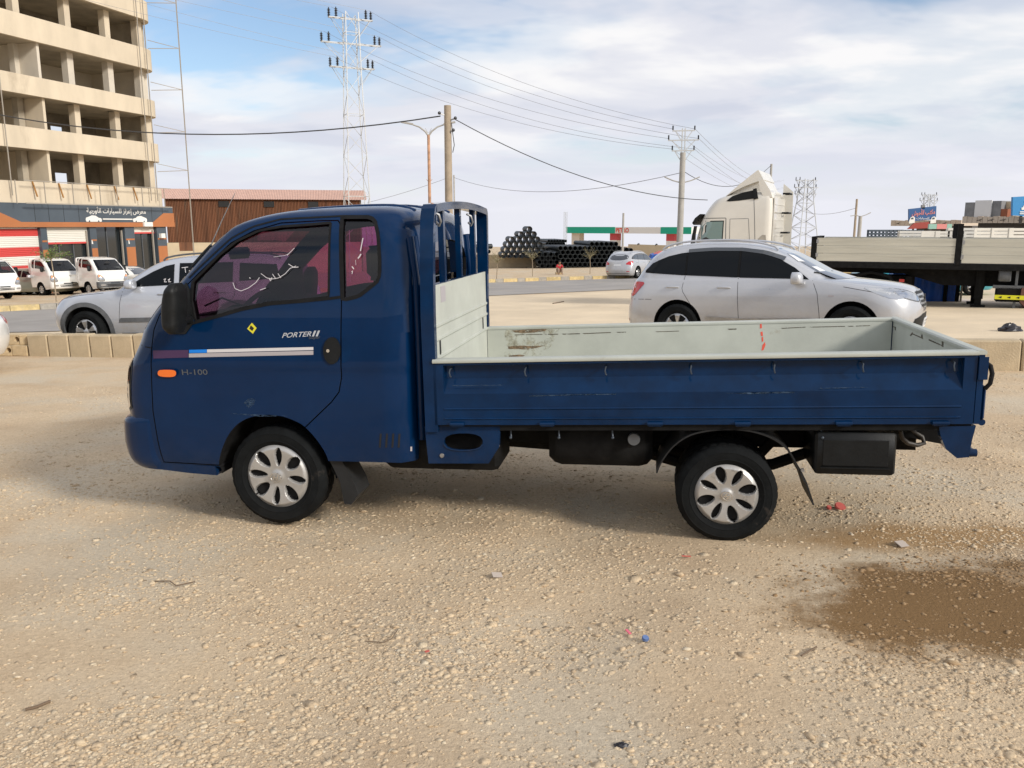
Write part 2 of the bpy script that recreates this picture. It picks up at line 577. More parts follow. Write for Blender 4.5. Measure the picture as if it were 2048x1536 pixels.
def text_mesh(body, size, extrude=0.002, shear=0.0, bold=0.0, align='LEFT', spacing=1.0):
    cu = bpy.data.curves.new('t', 'FONT'); cu.body = body; cu.size = size; cu.extrude = extrude
    cu.shear = shear; cu.offset = bold; cu.align_x = align; cu.space_character = spacing; cu.resolution_u = 3
    o = bpy.data.objects.new('t', cu); C.objects.link(o)
    bpy.context.view_layer.update()
    me = bpy.data.meshes.new_from_object(o.evaluated_get(bpy.context.evaluated_depsgraph_get()))
    bpy.data.objects.remove(o); bpy.data.curves.remove(cu)
    return me
# ------------------------------------------------------------------ material library
mat('blue_paint', (0.0001, 0.018, 0.066), 0.38, 0.0, 0.05, coat=1.0, coat_ior=1.29, coat_rough=0.01, var=0.12, vscale=3.0, bump=0.02, bscale=2.6)
mat('blue_paint_dull', (0.0001, 0.019, 0.066), 0.42, 0.0, 0.05, coat=1.0, coat_ior=1.28, coat_rough=0.05, var=0.25, vscale=5.0, bump=0.02, bscale=3.0)
mat('white_paint', (0.78, 0.77, 0.73), 0.3, 0.0, 0.5, coat=1.0, coat_rough=0.05, var=0.05, vscale=2.0)
mat('silver_paint', (0.52, 0.53, 0.55), 0.30, 0.35, 0.5, coat=1.0, coat_rough=0.04, var=0.04, vscale=2.0, dirt=(0.42, 0.38, 0.31), dirt_amt=0.05)
mat('silver_paint_cool', (0.47, 0.495, 0.54), 0.30, 0.35, 0.5, coat=1.0, coat_rough=0.05, var=0.04, vscale=2.0)
mat('dark_paint', (0.02, 0.022, 0.025), 0.3, 0.0, 0.5, coat=1.0)
mat('pale_bed', (0.45, 0.465, 0.41), 0.5, 0.0, 0.4, var=0.08, vscale=4.0, dirt=(0.28, 0.22, 0.14), dirt_amt=0.02, bump=0.05, bscale=14)
mat('bed_rust', (0.20, 0.12, 0.06), 0.85, var=0.4, vscale=30, bump=0.3, bscale=80)
mat('bed_scratch', (0.10, 0.085, 0.06), 0.8, var=0.4, vscale=60)
mat('rubber', (0.009, 0.009, 0.0095), 0.75, 0.0, 0.2, var=0.3, vscale=20)
mat('tyre', (0.007, 0.008, 0.0085), 0.85, 0.0, 0.15, var=0.35, vscale=9, dirt=(0.06, 0.05, 0.042), dirt_amt=0.02, bump=0.15, bscale=40)
mat('black_plastic', (0.008, 0.009, 0.0095), 0.5, 0.0, 0.25, var=0.25, vscale=14, bump=0.05, bscale=90)
mat('chassis_black', (0.009, 0.009, 0.009), 0.75, 0.0, 0.15, var=0.5, vscale=9, dirt=(0.025, 0.021, 0.017), dirt_amt=0.15)
mat('hook_grey', (0.055, 0.07, 0.09), 0.5, 0.3)
mat('pipe_dark', (0.06, 0.055, 0.05), 0.5, 0.3, var=.3, vscale=20)
mat('grey_plastic', (0.10, 0.105, 0.11), 0.6, 0.0, 0.4, var=0.2, vscale=10)
mat('hub_silver', (0.46, 0.45, 0.43), 0.36, 0.5, 0.5, var=0.06, vscale=12)
mat('hub_scuffed', (0.46, 0.45, 0.43), 0.36, 0.5, 0.5, dirt=(0.03, 0.03, 0.03), dirt_amt=0.12, vscale=22)
mat('alloy', (0.50, 0.50, 0.50), 0.3, 0.8, 0.5, var=0.1, vscale=14)
mat('chrome', (0.75, 0.75, 0.76), 0.12, 1.0)
mat('steel', (0.35, 0.35, 0.35), 0.45, 0.8, var=0.2, vscale=12)
mat('interior', (0.035, 0.035, 0.037), 0.85, var=0.2, vscale=20)
mat('seat_cloth', (0.045, 0.044, 0.046), 0.95, var=0.25, vscale=30)
mat('trim_pale', (0.32, 0.27, 0.26), 0.8)
mat('amber', (0.85, 0.16, 0.01), 0.25, coat=1.0)
mat('red_lens', (0.50, 0.012, 0.018), 0.2, coat=1.0)
mat('lens_clear', (0.50, 0.52, 0.55), 0.08, 0.7, coat=1.0)
mat('lens_amber', (0.75, 0.33, 0.14), 0.15, coat=1.0)
mat('sticker_white', (0.62, 0.60, 0.60), 0.45)
mat('sticker_grey', (0.40, 0.37, 0.38), 0.45)
mat('sticker_purple', (0.055, 0.022, 0.075), 0.4)
mat('sticker_blue', (0.0, 0.20, 0.72), 0.4)
mat('sticker_yellow', (0.68, 0.62, 0.03), 0.5)
mat('ink_black', (0.01, 0.01, 0.01), 0.6)
mat('badge_grey', (0.50, 0.52, 0.55), 0.35, 0.2)
mat('badge_dim', (0.15, 0.17, 0.20), 0.3, 0.7)
mat('marker_white', (0.58, 0.56, 0.57), 0.6)
mat('marker_red', (0.75, 0.10, 0.06), 0.6)
mat('plate_white', (0.75, 0.76, 0.76), 0.4)
glass('glass_clear', (0.36, 0.26, 0.32))
glass('glass_pink', (0.62, 0.18, 0.42))
glass('glass_grey', (0.05, 0.055, 0.06))
glass('glass_light', (0.62, 0.36, 0.52))
glass('glass_screen_far', (0.35, 0.37, 0.37))
mat('glass_dark', (0.003, 0.0045, 0.006), 0.05, 0.0, 0.22)
mat('glass_screen', (0.055, 0.062, 0.07), 0.04, 0.0, 0.5, coat=1.0, coat_rough=0.0)

def wheel_mesh_tyre(r, w, rb):
    mb = MB()
    prof = [(rb, -w*.30), (rb+.004, -w*.42), (rb+.02, -w*.47), (r*.72, -w*.505), (r*.73, -w*.525), (r*.745, -w*.515), (r*.80, -w*.53), (r*.87, -w*.525), (r*.88, -w*.535), (r*.89, -w*.515), (r*.955, -w*.455), (r*.985, -w*.40),
            (r, -w*.33), (r*.997, -w*.12), (r*.975, -w*.11), (r*.975, -w*.08), (r, -w*.07), (r, w*.07), (r*.975, w*.08), (r*.975, w*.11), (r*.997, w*.12),
            (r, w*.33), (r*.985, w*.40), (r*.955, w*.455), (r*.90, w*.51), (r*.80, w*.53), (rb, w*.42)]
    def mod(i, j, rr, h):
        if i in (10, 11, 12, 21, 22, 23) and j % 4 == 0: return rr - r*.011, h
        if i in (13, 16, 17, 20) and (j+2) % 4 == 0: return rr - r*.02, h
        return rr, h
    mb.lathe(prof, n=128, mod=mod)
    return mb
def hubcap_mesh(rc, y0, slots=8, seed=0, deep=0.03, style='leaf'):
    mb = MB(); nr, na = 44, 320
    def slot(rho, th):
        """0 on the face, rising to 1 inside an opening"""
        k = round(th/(2*math.pi/slots)); d = abs(th - k*2*math.pi/slots)*rho
        if style == 'leaf':
            if k % 2 == 0: c, hl, hw = .61, .29, .125
            else: c, hl, hw = .65, .28, .175
            t = (rho-c)/hl
            if abs(t) >= 1: return 0.0
            e = hw*math.sqrt(1-t*t)*(1+.25*t)
            return min(1.0, max(0.0, (e-d)/.055))
        if style == 'spoke':   # wide gaps between spokes
            if rho < .22 or rho > .92: return 0.0
            e = (.30*rho + .015) * (6/slots)
            return min(1.0, max(0.0, (e-d)/.05))*min(1.0, (rho-.22)/.05)*min(1.0, (.92-rho)/.03)
        return 0.0
    for i in range(nr+1):
        rho = i/nr
        for j in range(na):
            th = 2*math.pi*j/na + .13
            sl = slot(rho, (th) % (2*math.pi))
            h = -0.020*math.sin(min(rho/.9, 1)*math.pi*.5)**2*(1) + 0.022*max(0, rho-.86)/.14 - .014*math.exp(-(rho/.18)**4)
            hh = y0 + h + sl*deep
            rr = max(rho*rc, 1e-4)
            mb.v.append((rr*math.cos(th), hh, rr*math.sin(th)))
    for i in range(nr):
        for j in range(na):
            j2 = (j+1) % na
            q = (i*na+j, i*na+j2, (i+1)*na+j2, (i+1)*na+j)
            th = 2*math.pi*(j+.5)/na + .13
            mb.f.append(q); mb.m.append(1 if slot((i+.5)/nr, th % (2*math.pi)) > .62 else 0)
    return mb
WHEELS = {}
def wheel(parent, name, c, r, w, rb, rc, capmat='hub_silver', style='leaf', slots=8, side=-1, rot=0.0, steer=0.0, emblem=True):
    key = (r, w, rb, rc, capmat, style, slots)
    if key not in WHEELS:
        WHEELS[key] = (wheel_mesh_tyre(r, w, rb).mesh('tyre', 'tyre', 30),
                       hubcap_mesh(rc, -w*.40, slots, style=style).mesh('hubcap', [capmat, 'rubber'], 35))
    t, h = WHEELS[key]
    o = newobj(name, t, parent)
    o.location = c; o.rotation_euler = (0, rot, (0 if side < 0 else math.pi) + steer)
    hc = newobj('hubcap', h, o)
    if emblem:
        mb = MB(); rr = rc*.17
        ring = [(rr*math.cos(a), -w*.40-.034, rr*.75*math.sin(a)) for a in np.linspace(0, 2*math.pi, 17)]
        mb.tube(ring, rr*.09, 5, caps=False)
        for s in (-1, 1): mb.bar((s*rr*.32-.1*rr, -w*.40-.034, -rr*.5), (s*rr*.32+.1*rr, -w*.40-.034, rr*.5), rr*.16)
        mb.bar((-rr*.3, -w*.40-.034, -.04*rr), (rr*.3, -w*.40-.034, .04*rr), rr*.16)
        mb.build('emblem', 'chrome', o, 40)
    return o

def patchy(name, color, lo=.42, hi=.56, scale=18.0, stretch=(1, 1, 1)):
    """stain that breaks up: opaque colour where a noise is high, clear elsewhere"""
    m = mat(name, color, 0.85, var=.35, vscale=40)
    nt = m.node_tree; N, L = nt.nodes, nt.links
    tc = N.new('ShaderNodeTexCoord'); mp = N.new('ShaderNodeMapping'); mp.inputs['Scale'].default_value = stretch
    L.new(tc.outputs['Object'], mp.inputs[0])
    n = N.new('ShaderNodeTexNoise'); n.inputs['Scale'].default_value = scale; n.inputs['Detail'].default_value = 7; n.inputs['Roughness'].default_value = .7
    L.new(mp.outputs[0], n.inputs['Vector'])
    r = N.new('ShaderNodeMapRange'); r.inputs['From Min'].default_value = lo; r.inputs['From Max'].default_value = hi
    L.new(n.outputs['Fac'], r.inputs['Value']); L.new(r.outputs[0], N['Principled BSDF'].inputs['Alpha'])
    return m
patchy('bed_rust', (0.20, 0.14, 0.085), .36, .55, 22.0, (1, 1, 3))
patchy('bed_scratch', (0.10, 0.085, 0.06), .40, .46, 30.0)
patchy('blue_scuff', (0.035, 0.07, 0.125), .44, .60, 26.0, (1, 1, 4))
patchy('bed_stain', (0.45, 0.42, 0.31), .50, .85, 9.0)

def low_tint(name, z0, z1, amt, low_col=(0.22, 0.175, 0.115)):
    """a colour mixed in low on a panel, broken up by noise; road dirt on blue paint and tyres"""
    nt = MATS[name].node_tree; N, L = nt.nodes, nt.links; b = N['Principled BSDF']
    src = b.inputs['Base Color'].links[0].from_socket
    tc = N.new('ShaderNodeTexCoord'); sp = N.new('ShaderNodeSeparateXYZ'); L.new(tc.outputs['Object'], sp.inputs[0])
    mr = N.new('ShaderNodeMapRange'); mr.inputs['From Min'].default_value = z0; mr.inputs['From Max'].default_value = z1
    mr.inputs['To Min'].default_value = amt; mr.inputs['To Max'].default_value = amt*.06; L.new(sp.outputs['Z'], mr.inputs['Value'])
    n = N.new('ShaderNodeTexNoise'); n.inputs['Scale'].default_value = 7; n.inputs['Detail'].default_value = 8; n.inputs['Roughness'].default_value = .75; L.new(tc.outputs['Object'], n.inputs['Vector'])
    r = N.new('ShaderNodeMapRange'); r.inputs['From Min'].default_value = .35; r.inputs['From Max'].default_value = .7; L.new(n.outputs['Fac'], r.inputs['Value'])
    mu = N.new('ShaderNodeMath'); mu.operation = 'MULTIPLY'; L.new(mr.outputs[0], mu.inputs[0]); L.new(r.outputs[0], mu.inputs[1])
    mx = N.new('ShaderNodeMixRGB'); mx.inputs[2].default_value = (*low_col, 1); L.new(mu.outputs[0], mx.inputs[0]); L.new(src, mx.inputs[1]); L.new(mx.outputs[0], b.inputs['Base Color'])
low_tint('blue_paint', .34, .62, .05)
low_tint('blue_paint_dull', .45, .75, .05)
low_tint('silver_paint', .25, .75, .75, (.42, .36, .27))  # tan tone low on the silver body, stronger downwards
low_tint('silver_paint_cool', .3, .8, .6, (.42, .36, .27))  # same tan tone, a little weaker
low_tint('tyre', -.35, -.1, .05, (.20, .165, .12))
# ------------------------------------------------------------------ ground
def bumps(X, Y):
    h = np.zeros_like(X)
    r2 = np.random.default_rng(5)
    for k in range(26):
        f = r2.uniform(.5, 9); a = r2.uniform(0, 6.283); p = r2.uniform(0, 6.283)
        h += .0085/(f**.75)*np.sin(f*(X*math.cos(a)+Y*math.sin(a))+p)
    return h
def near_w(X, Y): return np.clip((11.2-Y)/2.0, 0, 1)*np.clip((7.5-np.abs(X))/2, 0, 1)*np.clip((Y-.2)/.8, 0, 1)
def zground(X, Y):
    X = np.asarray(X, float); Y = np.asarray(Y, float)
    # settle the ground under the two wheel tracks so the tyres stand on it
    return zg(X, Y) + bumps(X, Y)*near_w(X, Y) - .004
def ground_lines():
    xs = np.concatenate([-np.geomspace(9, 1500, 40)[::-1], np.arange(-8.5, 8.6, .09), np.geomspace(9, 1500, 40)])
    ys = np.concatenate([-np.geomspace(3, 300, 18)[::-1], np.arange(-2.5, 1.5, .25), np.arange(1.5, 11.5, .07), np.geomspace(11.6, 45, 60), np.geomspace(46.5, 3000, 60)])
    return xs, ys
mat('ground', (0.5, 0.4, 0.27))
def ground_material():
    m = MATS['ground']; nt = m.node_tree; N, L = nt.nodes, nt.links
    b = N['Principled BSDF']; b.inputs['Roughness'].default_value = 0.95; b.inputs['Specular IOR Level'].default_value = 0.15
    geo = N.new('ShaderNodeNewGeometry')
    def noise(sc, det=5, rough=.6, dist=0.0):
        n = N.new('ShaderNodeTexNoise'); n.inputs['Scale'].default_value = sc; n.inputs['Detail'].default_value = det
        n.inputs['Roughness'].default_value = rough; n.inputs['Distortion'].default_value = dist
        L.new(geo.outputs['Position'], n.inputs['Vector']); return n.outputs['Fac']
    def ramp(src, stops):
        r = N.new('ShaderNodeValToRGB'); els = r.color_ramp.elements
        while len(els) < len(stops): els.new(.5)
        for e, (p, c) in zip(els, stops): e.position = p; e.color = (*c, 1)
        L.new(src, r.inputs[0]); return r.outputs[0]
    def mix(f, a, c, mode='MIX'):
        x = N.new('ShaderNodeMixRGB'); x.blend_type = mode
        if isinstance(f, float): x.inputs[0].default_value = f
        else: L.new(f, x.inputs[0])
        for i, q in ((1, a), (2, c)):
            if isinstance(q, tuple): x.inputs[i].default_value = (*q, 1)
            else: L.new(q, x.inputs[i])
        return x.outputs[0]
    base = ramp(noise(.9, 4), [(.35, (.58, .435, .285)), (.55, (.67, .52, .35)), (.7, (.65, .535, .39))])
    grey = ramp(noise(.55, 3), [(.48, (0, 0, 0)), (.62, (1, 1, 1))])
    base = mix(grey, base, (.63, .53, .395))
    fine = ramp(noise(42, 6, .7), [(.3, (.80, .79, .77)), (.62, (1.05, 1.05, 1.03))])
    base = mix(1.0, base, fine, 'MULTIPLY')
    grit = ramp(noise(160, 3, .6), [(.34, (.6, .58, .55)), (.5, (1, 1, 1))])
    base = mix(.45, base, grit, 'MULTIPLY')
    # oil-and-water stain on the lot, lower right
    def ellipse(c, r, wob, lo, hi):
        mp = N.new('ShaderNodeMapping')
        mp.inputs['Location'].default_value = (-c[0]/r[0], -c[1]/r[1], 0); mp.inputs['Scale'].default_value = (1/r[0], 1/r[1], 0)
        L.new(geo.outputs['Position'], mp.inputs[0])
        ln = N.new('ShaderNodeVectorMath'); ln.operation = 'LENGTH'; L.new(mp.outputs[0], ln.inputs[0])
        nz = N.new('ShaderNodeTexNoise'); nz.inputs['Scale'].default_value = 2.6; nz.inputs['Detail'].default_value = 6; nz.inputs['Roughness'].default_value = .65
        L.new(geo.outputs['Position'], nz.inputs['Vector'])
        ad = N.new('ShaderNodeMath'); ad.operation = 'MULTIPLY_ADD'; ad.inputs[1].default_value = wob; L.new(nz.outputs['Fac'], ad.inputs[0]); L.new(ln.outputs['Value'], ad.inputs[2])
        r_ = N.new('ShaderNodeMapRange'); r_.interpolation_type = 'SMOOTHSTEP'
        r_.inputs['From Min'].default_value = hi+wob*.5; r_.inputs['From Max'].default_value = lo+wob*.5
        L.new(ad.outputs[0], r_.inputs['Value']); return r_.outputs[0]
    p1 = gpt(1935, 1208); p2 = gpt(1880, 1075)
    base = mix(ellipse((p1.x, p1.y), (.98, .72), 1.8, .50, 1.0), base, (.225, .135, .06))
    base = mix(ellipse((p2.x+.1, p2.y), (1.15, .34), 1.5, .3, 1.1), base, (.40, .255, .125))
    L.new(base, b.inputs['Base Color'])
    bp = N.new('ShaderNodeBump'); bp.inputs['Strength'].default_value = .9; bp.inputs['Distance'].default_value = .012
    nn = noise(55, 7, .7); L.new(nn, bp.inputs['Height']); L.new(bp.outputs[0], b.inputs['Normal'])
ground_material()
gx, gy = ground_lines()
GX, GY = np.meshgrid(gx, gy)
GZ = zground(GX, GY)
def grid_mesh(name, X, Y, Z, m):
    ny, nx = X.shape
    me = bpy.data.meshes.new(name)
    v = np.stack([X, Y, Z], -1).reshape(-1, 3).astype(np.float32)
    i = np.arange(ny*nx).reshape(ny, nx)
    f = np.stack([i[:-1, :-1], i[:-1, 1:], i[1:, 1:], i[1:, :-1]], -1).reshape(-1, 4)
    me.vertices.add(len(v)); me.vertices.foreach_set('co', v.ravel())
    me.loops.add(f.size); me.loops.foreach_set('vertex_index', f.ravel().astype(np.int32))
    me.polygons.add(len(f)); me.polygons.foreach_set('loop_start', np.arange(0, f.size, 4, dtype=np.int32))
    me.polygons.foreach_set('use_smooth', np.ones(len(f), bool))
    me.materials.append(MATS[m]); me.update(calc_edges=True); me.validate()
    return me
tag(newobj('ground', grid_mesh('ground', GX, GY, GZ, 'ground')), kind='structure')

# loose stones: too many to count -> one mass
mat('pebble', (0.5, 0.4, 0.28))
def pebble_material():
    m = MATS['pebble']; nt = m.node_tree; N, L = nt.nodes, nt.links
    b = N['Principled BSDF']; b.inputs['Roughness'].default_value = .9; b.inputs['Specular IOR Level'].default_value = .2
    at_ = N.new('ShaderNodeAttribute'); at_.attribute_name = 'tone'
    r = N.new('ShaderNodeValToRGB'); els = r.color_ramp.elements
    for _ in range(3): els.new(.5)
    for e, (p, c) in zip(els, [(0, (.44, .325, .205)), (.3, (.555, .425, .28)), (.6, (.62, .49, .33)), (.85, (.65, .545, .39)), (1, (.70, .62, .49))]):
        e.position = p; e.color = (*c, 1)
    L.new(at_.outputs['Fac'], r.inputs[0])
    tc = N.new('ShaderNodeNewGeometry'); n = N.new('ShaderNodeTexNoise'); n.inputs['Scale'].default_value = 120; n.inputs['Detail'].default_value = 3
    L.new(tc.outputs['Position'], n.inputs['Vector'])
    r2 = N.new('ShaderNodeValToRGB'); r2.color_ramp.elements[0].position = .3; r2.color_ramp.elements[1].position = .65
    r2.color_ramp.elements[0].color = (.72, .70, .67, 1); r2.color_ramp.elements[1].color = (1.05, 1.04, 1.02, 1)
    L.new(n.outputs['Fac'], r2.inputs[0])
    mx = N.new('ShaderNodeMixRGB'); mx.blend_type = 'MULTIPLY'; mx.inputs[0].default_value = 1
    L.new(r.outputs[0], mx.inputs[1]); L.new(r2.outputs[0], mx.inputs[2])
    # the same stain soaks the stones
    st = N.new('ShaderNodeAttribute'); st.attribute_name = 'stain'
    mx2 = N.new('ShaderNodeMixRGB'); mx2.inputs[2].default_value = (.26, .155, .07, 1)
    L.new(st.outputs['Fac'], mx2.inputs[0]); L.new(mx.outputs[0], mx2.inputs[1])
    L.new(mx2.outputs[0], b.inputs['Base Color'])
pebble_material()
def ico():
    t = (1+5**.5)/2
    v = np.array([(-1,t,0),(1,t,0),(-1,-t,0),(1,-t,0),(0,-1,t),(0,1,t),(0,-1,-t),(0,1,-t),(t,0,-1),(t,0,1),(-t,0,-1),(-t,0,1)], float)
    v /= np.linalg.norm(v[0])
    f = np.array([(0,11,5),(0,5,1),(0,1,7),(0,7,10),(0,10,11),(1,5,9),(5,11,4),(11,10,2),(10,7,6),(7,1,8),(3,9,4),(3,4,2),(3,2,6),(3,6,8),(3,8,9),(4,9,5),(2,4,11),(6,2,10),(8,6,7),(9,8,1)])
    return v, f
def density(X, Y):
    r2 = np.random.default_rng(21); d = np.zeros_like(X)
    for k in range(14):
        f = r2.uniform(.7, 4.2); a = r2.uniform(0, 6.283); p = r2.uniform(0, 6.283)
        d += np.sin(f*(X*math.cos(a)+Y*1.6*math.sin(a))+p)/f**.4
    d = d - 1.6*np.exp(-((Y-2.55-.12*np.sin(X*1.3))/.20)**2) - 1.2*np.exp(-((Y-3.55-.1*np.sin(X*1.1+1))/.18)**2)   # two faint wheel tracks
    d = d + 2.2*np.exp(-((X-2.4)/1.5)**2-((Y-5.6)/1.1)**2) + 1.5*np.exp(-((X+2.6)/1.2)**2-((Y-3.4)/.7)**2)   # loose gravel heaped here
    return .5+.5*np.tanh(d*.8)
def stones(n, y0, y1, smin, smax, seed, keep_floor=.15, big=False):
    g = np.random.default_rng(seed)
    Y = np.exp(g.uniform(math.log(y0), math.log(y1), n*3)); X = g.uniform(-.80, .80, n*3)*(Y+.5)
    k = g.uniform(0, 1, n*3) < keep_floor+(1-keep_floor)*density(X, Y)
    X, Y = X[k][:n], Y[k][:n]; n = len(X)
    sz = smin*(smax/smin)**(g.uniform(0, 1, n)**2.2)
    return X, Y, sz, g
def build_stones():
    iv, f0 = ico(); VS, TN, ST = [], [], []
    p1 = gpt(1935, 1208)
    for (n, y0, y1, a, b, sd, kf) in ((58000, 1.75, 7.0, .003, .0095, 1, .18), (52000, 1.9, 11.0, .007, .018, 2, .14), (2200, 2.0, 11.0, .014, .026, 3, .05), (150, 2.0, 6.0, .024, .042, 4, .02)):
        X, Y, sz, g = stones(n, y0, y1, a, b, sd, kf); n = len(X)
        sc = np.stack([g.uniform(.8, 1.35, n), g.uniform(.7, 1.1, n), g.uniform(.26, .52, n)], -1)*sz[:, None]
        V = iv[None]*(1+g.uniform(-.38, .32, (n, 12)))[..., None]
        V = V*sc[:, None, :]
        # random turn: about z, then a little tilt
        a_ = g.uniform(0, 6.283, n); ca, sa = np.cos(a_)[:, None], np.sin(a_)[:, None]
        V = np.stack([V[..., 0]*ca-V[..., 1]*sa, V[..., 0]*sa+V[..., 1]*ca, V[..., 2]], -1)
        tl = g.uniform(-.5, .5, n); ct, st_ = np.cos(tl)[:, None], np.sin(tl)[:, None]
        V = np.stack([V[..., 0], V[..., 1]*ct-V[..., 2]*st_, V[..., 1]*st_+V[..., 2]*ct], -1)
        Z = zground(X, Y) + sz*g.uniform(-.28, .03, n)
        V = V + np.stack([X, Y, Z], -1)[:, None, :]
        VS.append(V); TN.append(g.beta(4.0, 3.2, n))
        d = np.sqrt(((X-p1.x)/.98)**2+((Y-p1.y)/.72)**2) + g.uniform(-.12, .12, n) + .35*(density(X*2+3, Y*2)-.5)
        ST.append(np.clip((1.05-d)*2.2, 0, .8))
    V = np.concatenate(VS); tn = np.concatenate(TN); st = np.concatenate(ST); n = len(V)
    F_ = (f0[None]+12*np.arange(n)[:, None, None]).reshape(-1, 3)
    me = bpy.data.meshes.new('gravel')
    me.vertices.add(n*12); me.vertices.foreach_set('co', V.reshape(-1).astype(np.float32))
    me.loops.add(F_.size); me.loops.foreach_set('vertex_index', F_.ravel().astype(np.int32))
    me.polygons.add(len(F_)); me.polygons.foreach_set('loop_start', np.arange(0, F_.size, 3, dtype=np.int32))
    me.materials.append(MATS['pebble']); me.update(calc_edges=True)
    for nm, arr in (('tone', tn), ('stain', st)):
        at_ = me.attributes.new(nm, 'FLOAT', 'POINT'); at_.data.foreach_set('value', np.repeat(arr, 12).astype(np.float32))
    tag(newobj('gravel', me), 'pale crushed limestone gravel scattered over the sandy parking lot', 'gravel', kind='stuff')
build_stones()
# ------------------------------------------------------------------ the blue pickup
TY, TP = 0.168, 0.0236
TO = Vector((-1.405, 4.878, 0.0))
EX = Vector((math.cos(TY)*math.cos(TP), -math.sin(TY)*math.cos(TP), math.sin(TP)))
EY = Vector((math.sin(TY), math.cos(TY), 0)); EZ = EX.cross(EY)
TM = Matrix(((EX.x, EY.x, EZ.x, TO.x), (EX.y, EY.y, EZ.y, TO.y), (EX.z, EY.z, EZ.z, TO.z), (0, 0, 0, 1)))
def T(px, py, yt=0.0):
    d = ray(px, py); o = Vector((0, 0, CZ)) - TO
    t = (yt - o.dot(EY)) / d.dot(EY); q = o + d*t
    return (q.dot(EX), q.dot(EZ))
def TL(pts, yt=0.0): return [T(p[0], p[1], yt) for p in pts]

truck = thing('pickup_truck', 'blue flatbed pickup truck with pale dropside bed parked on gravel', 'pickup truck')
truck.matrix_world = TM
CW = 1.70; YC = CW/2

cab_levels = [  # z, x_front, x_rear, half width, front depth, exp, rear depth, exp
    (0.36, -1.06, 0.862, .815, .34, 3.6, .10, 4), (0.44, -1.075, 0.864, .838, .34, 3.6, .10, 4), (0.58, -1.085, 0.866, .848, .34, 3.6, .10, 4), (0.70, -1.095, 0.868, .85, .34, 3.6, .10, 4),
    (0.80, -1.10, 0.87, .85, .34, 3.6, .10, 4), (0.90, -1.095, 0.872, .848, .34, 3.6, .10, 4), (0.965, -1.065, 0.874, .846, .34, 3.5, .10, 4), (1.01, -1.05, 0.875, .851, .34, 3.5, .10, 4),
    (1.07, -1.025, 0.876, .848, .34, 3.4, .10, 4), (1.15, -0.98, 0.878, .843, .34, 3.3, .10, 4), (1.235, -0.925, 0.879, .836, .33, 3.2, .10, 4),
    (1.364, -0.825, 0.88, .822, .32, 3.2, .10, 4), (1.485, -0.69, 0.882, .806, .31, 3.2, .11, 4), (1.595, -0.572, 0.882, .79, .30, 3.2, .11, 4),
    (1.70, -0.455, 0.88, .774, .30, 3.1, .12, 4), (1.78, -0.35, 0.872, .757, .30, 3.1, .13, 4), (1.84, -0.255, 0.858, .735, .30, 3.0, .14, 3.8),
    (1.885, -0.13, 0.832, .70, .30, 2.9, .15, 3.5), (1.915, 0.03, 0.795, .645, .3, 2.8, .16, 3.2), (1.932, 0.20, 0.74, .56, .28, 2.7, .16, 3),
    (1.940, 0.33, 0.66, .42, .15, 2.6, .14, 3), (1.942, 0.42, 0.58, .22, .08, 2.5, .08, 3)]
_sil = [(.335,-1.063),(.577,-1.030),(.682,-1.029),(.772,-1.037),(.869,-1.032),(.965,-1.007),(1.029,-.976),(1.089,-.939),(1.129,-.912),(1.213,-.888),(1.275,-.838),(1.363,-.774),(1.484,-.65),(1.594,-.544),(1.662,-.477),(1.724,-.411),(1.785,-.337),(1.84,-.261),(1.868,-.198),(1.89,-.132),(1.909,-.044),(1.923,.045),(1.932,.176),(1.936,.34),(1.942,.45)]
_nl = []
for l in cab_levels:
    k = min(1, max(0, (l[0]-1.1)/.3)); x = float(np.interp(l[0], [q[0] for q in _sil], [q[1] for q in _sil]))
    if l[0] > 1.87: _nl.append((l[0], x-.03, l[2], l[3], min(l[4], .26), 4.2-2*max(0, l[0]-1.9)/.04, l[6], l[7]))
    else: _nl.append((l[0], x-(.068*(1-k)+.042*k), l[2], l[3], .30*(1-k)+.25*k, 4.2*(1-k)+4.8*k, l[6], l[7]))
cab_levels = _nl
cab_outer = loft(cab_levels, YC, 3).mesh('cab', ['blue_paint', 'rubber', 'interior'], 179)
REF = Ref(cab_outer)
def Sf(px, py, side=-1):
    y = 0.0
    for _ in range(5):
        x, z = T(px, py, y)
        loc, n = REF.y_at(x, z, -1)
        if loc is None: break
        y = loc.y
    return (x, z)
def SL(pts): return [Sf(*p) for p in pts]
t_in = []
for z, xf, xb, w, df, ef, dr, er in cab_levels:
    if z > 1.92 or 0.40 < z < 0.69: continue
    zz = max(z, .0)
    t_in.append((zz if z > .5 else .5, xf+.075, xb-.06, max(.1, w-.055), df, ef, dr, er))
t_in = [(0.74,)+tuple(t_in[0][1:])] + [l for l in t_in[1:] if l[0] > .8]
cab_inner = loft(t_in, YC, 2)
cab_inner.m = [2]*len(cab_inner.f)
shell = boolean(cab_outer.copy(), cab_inner.mesh('inner', ['interior']*3, None))
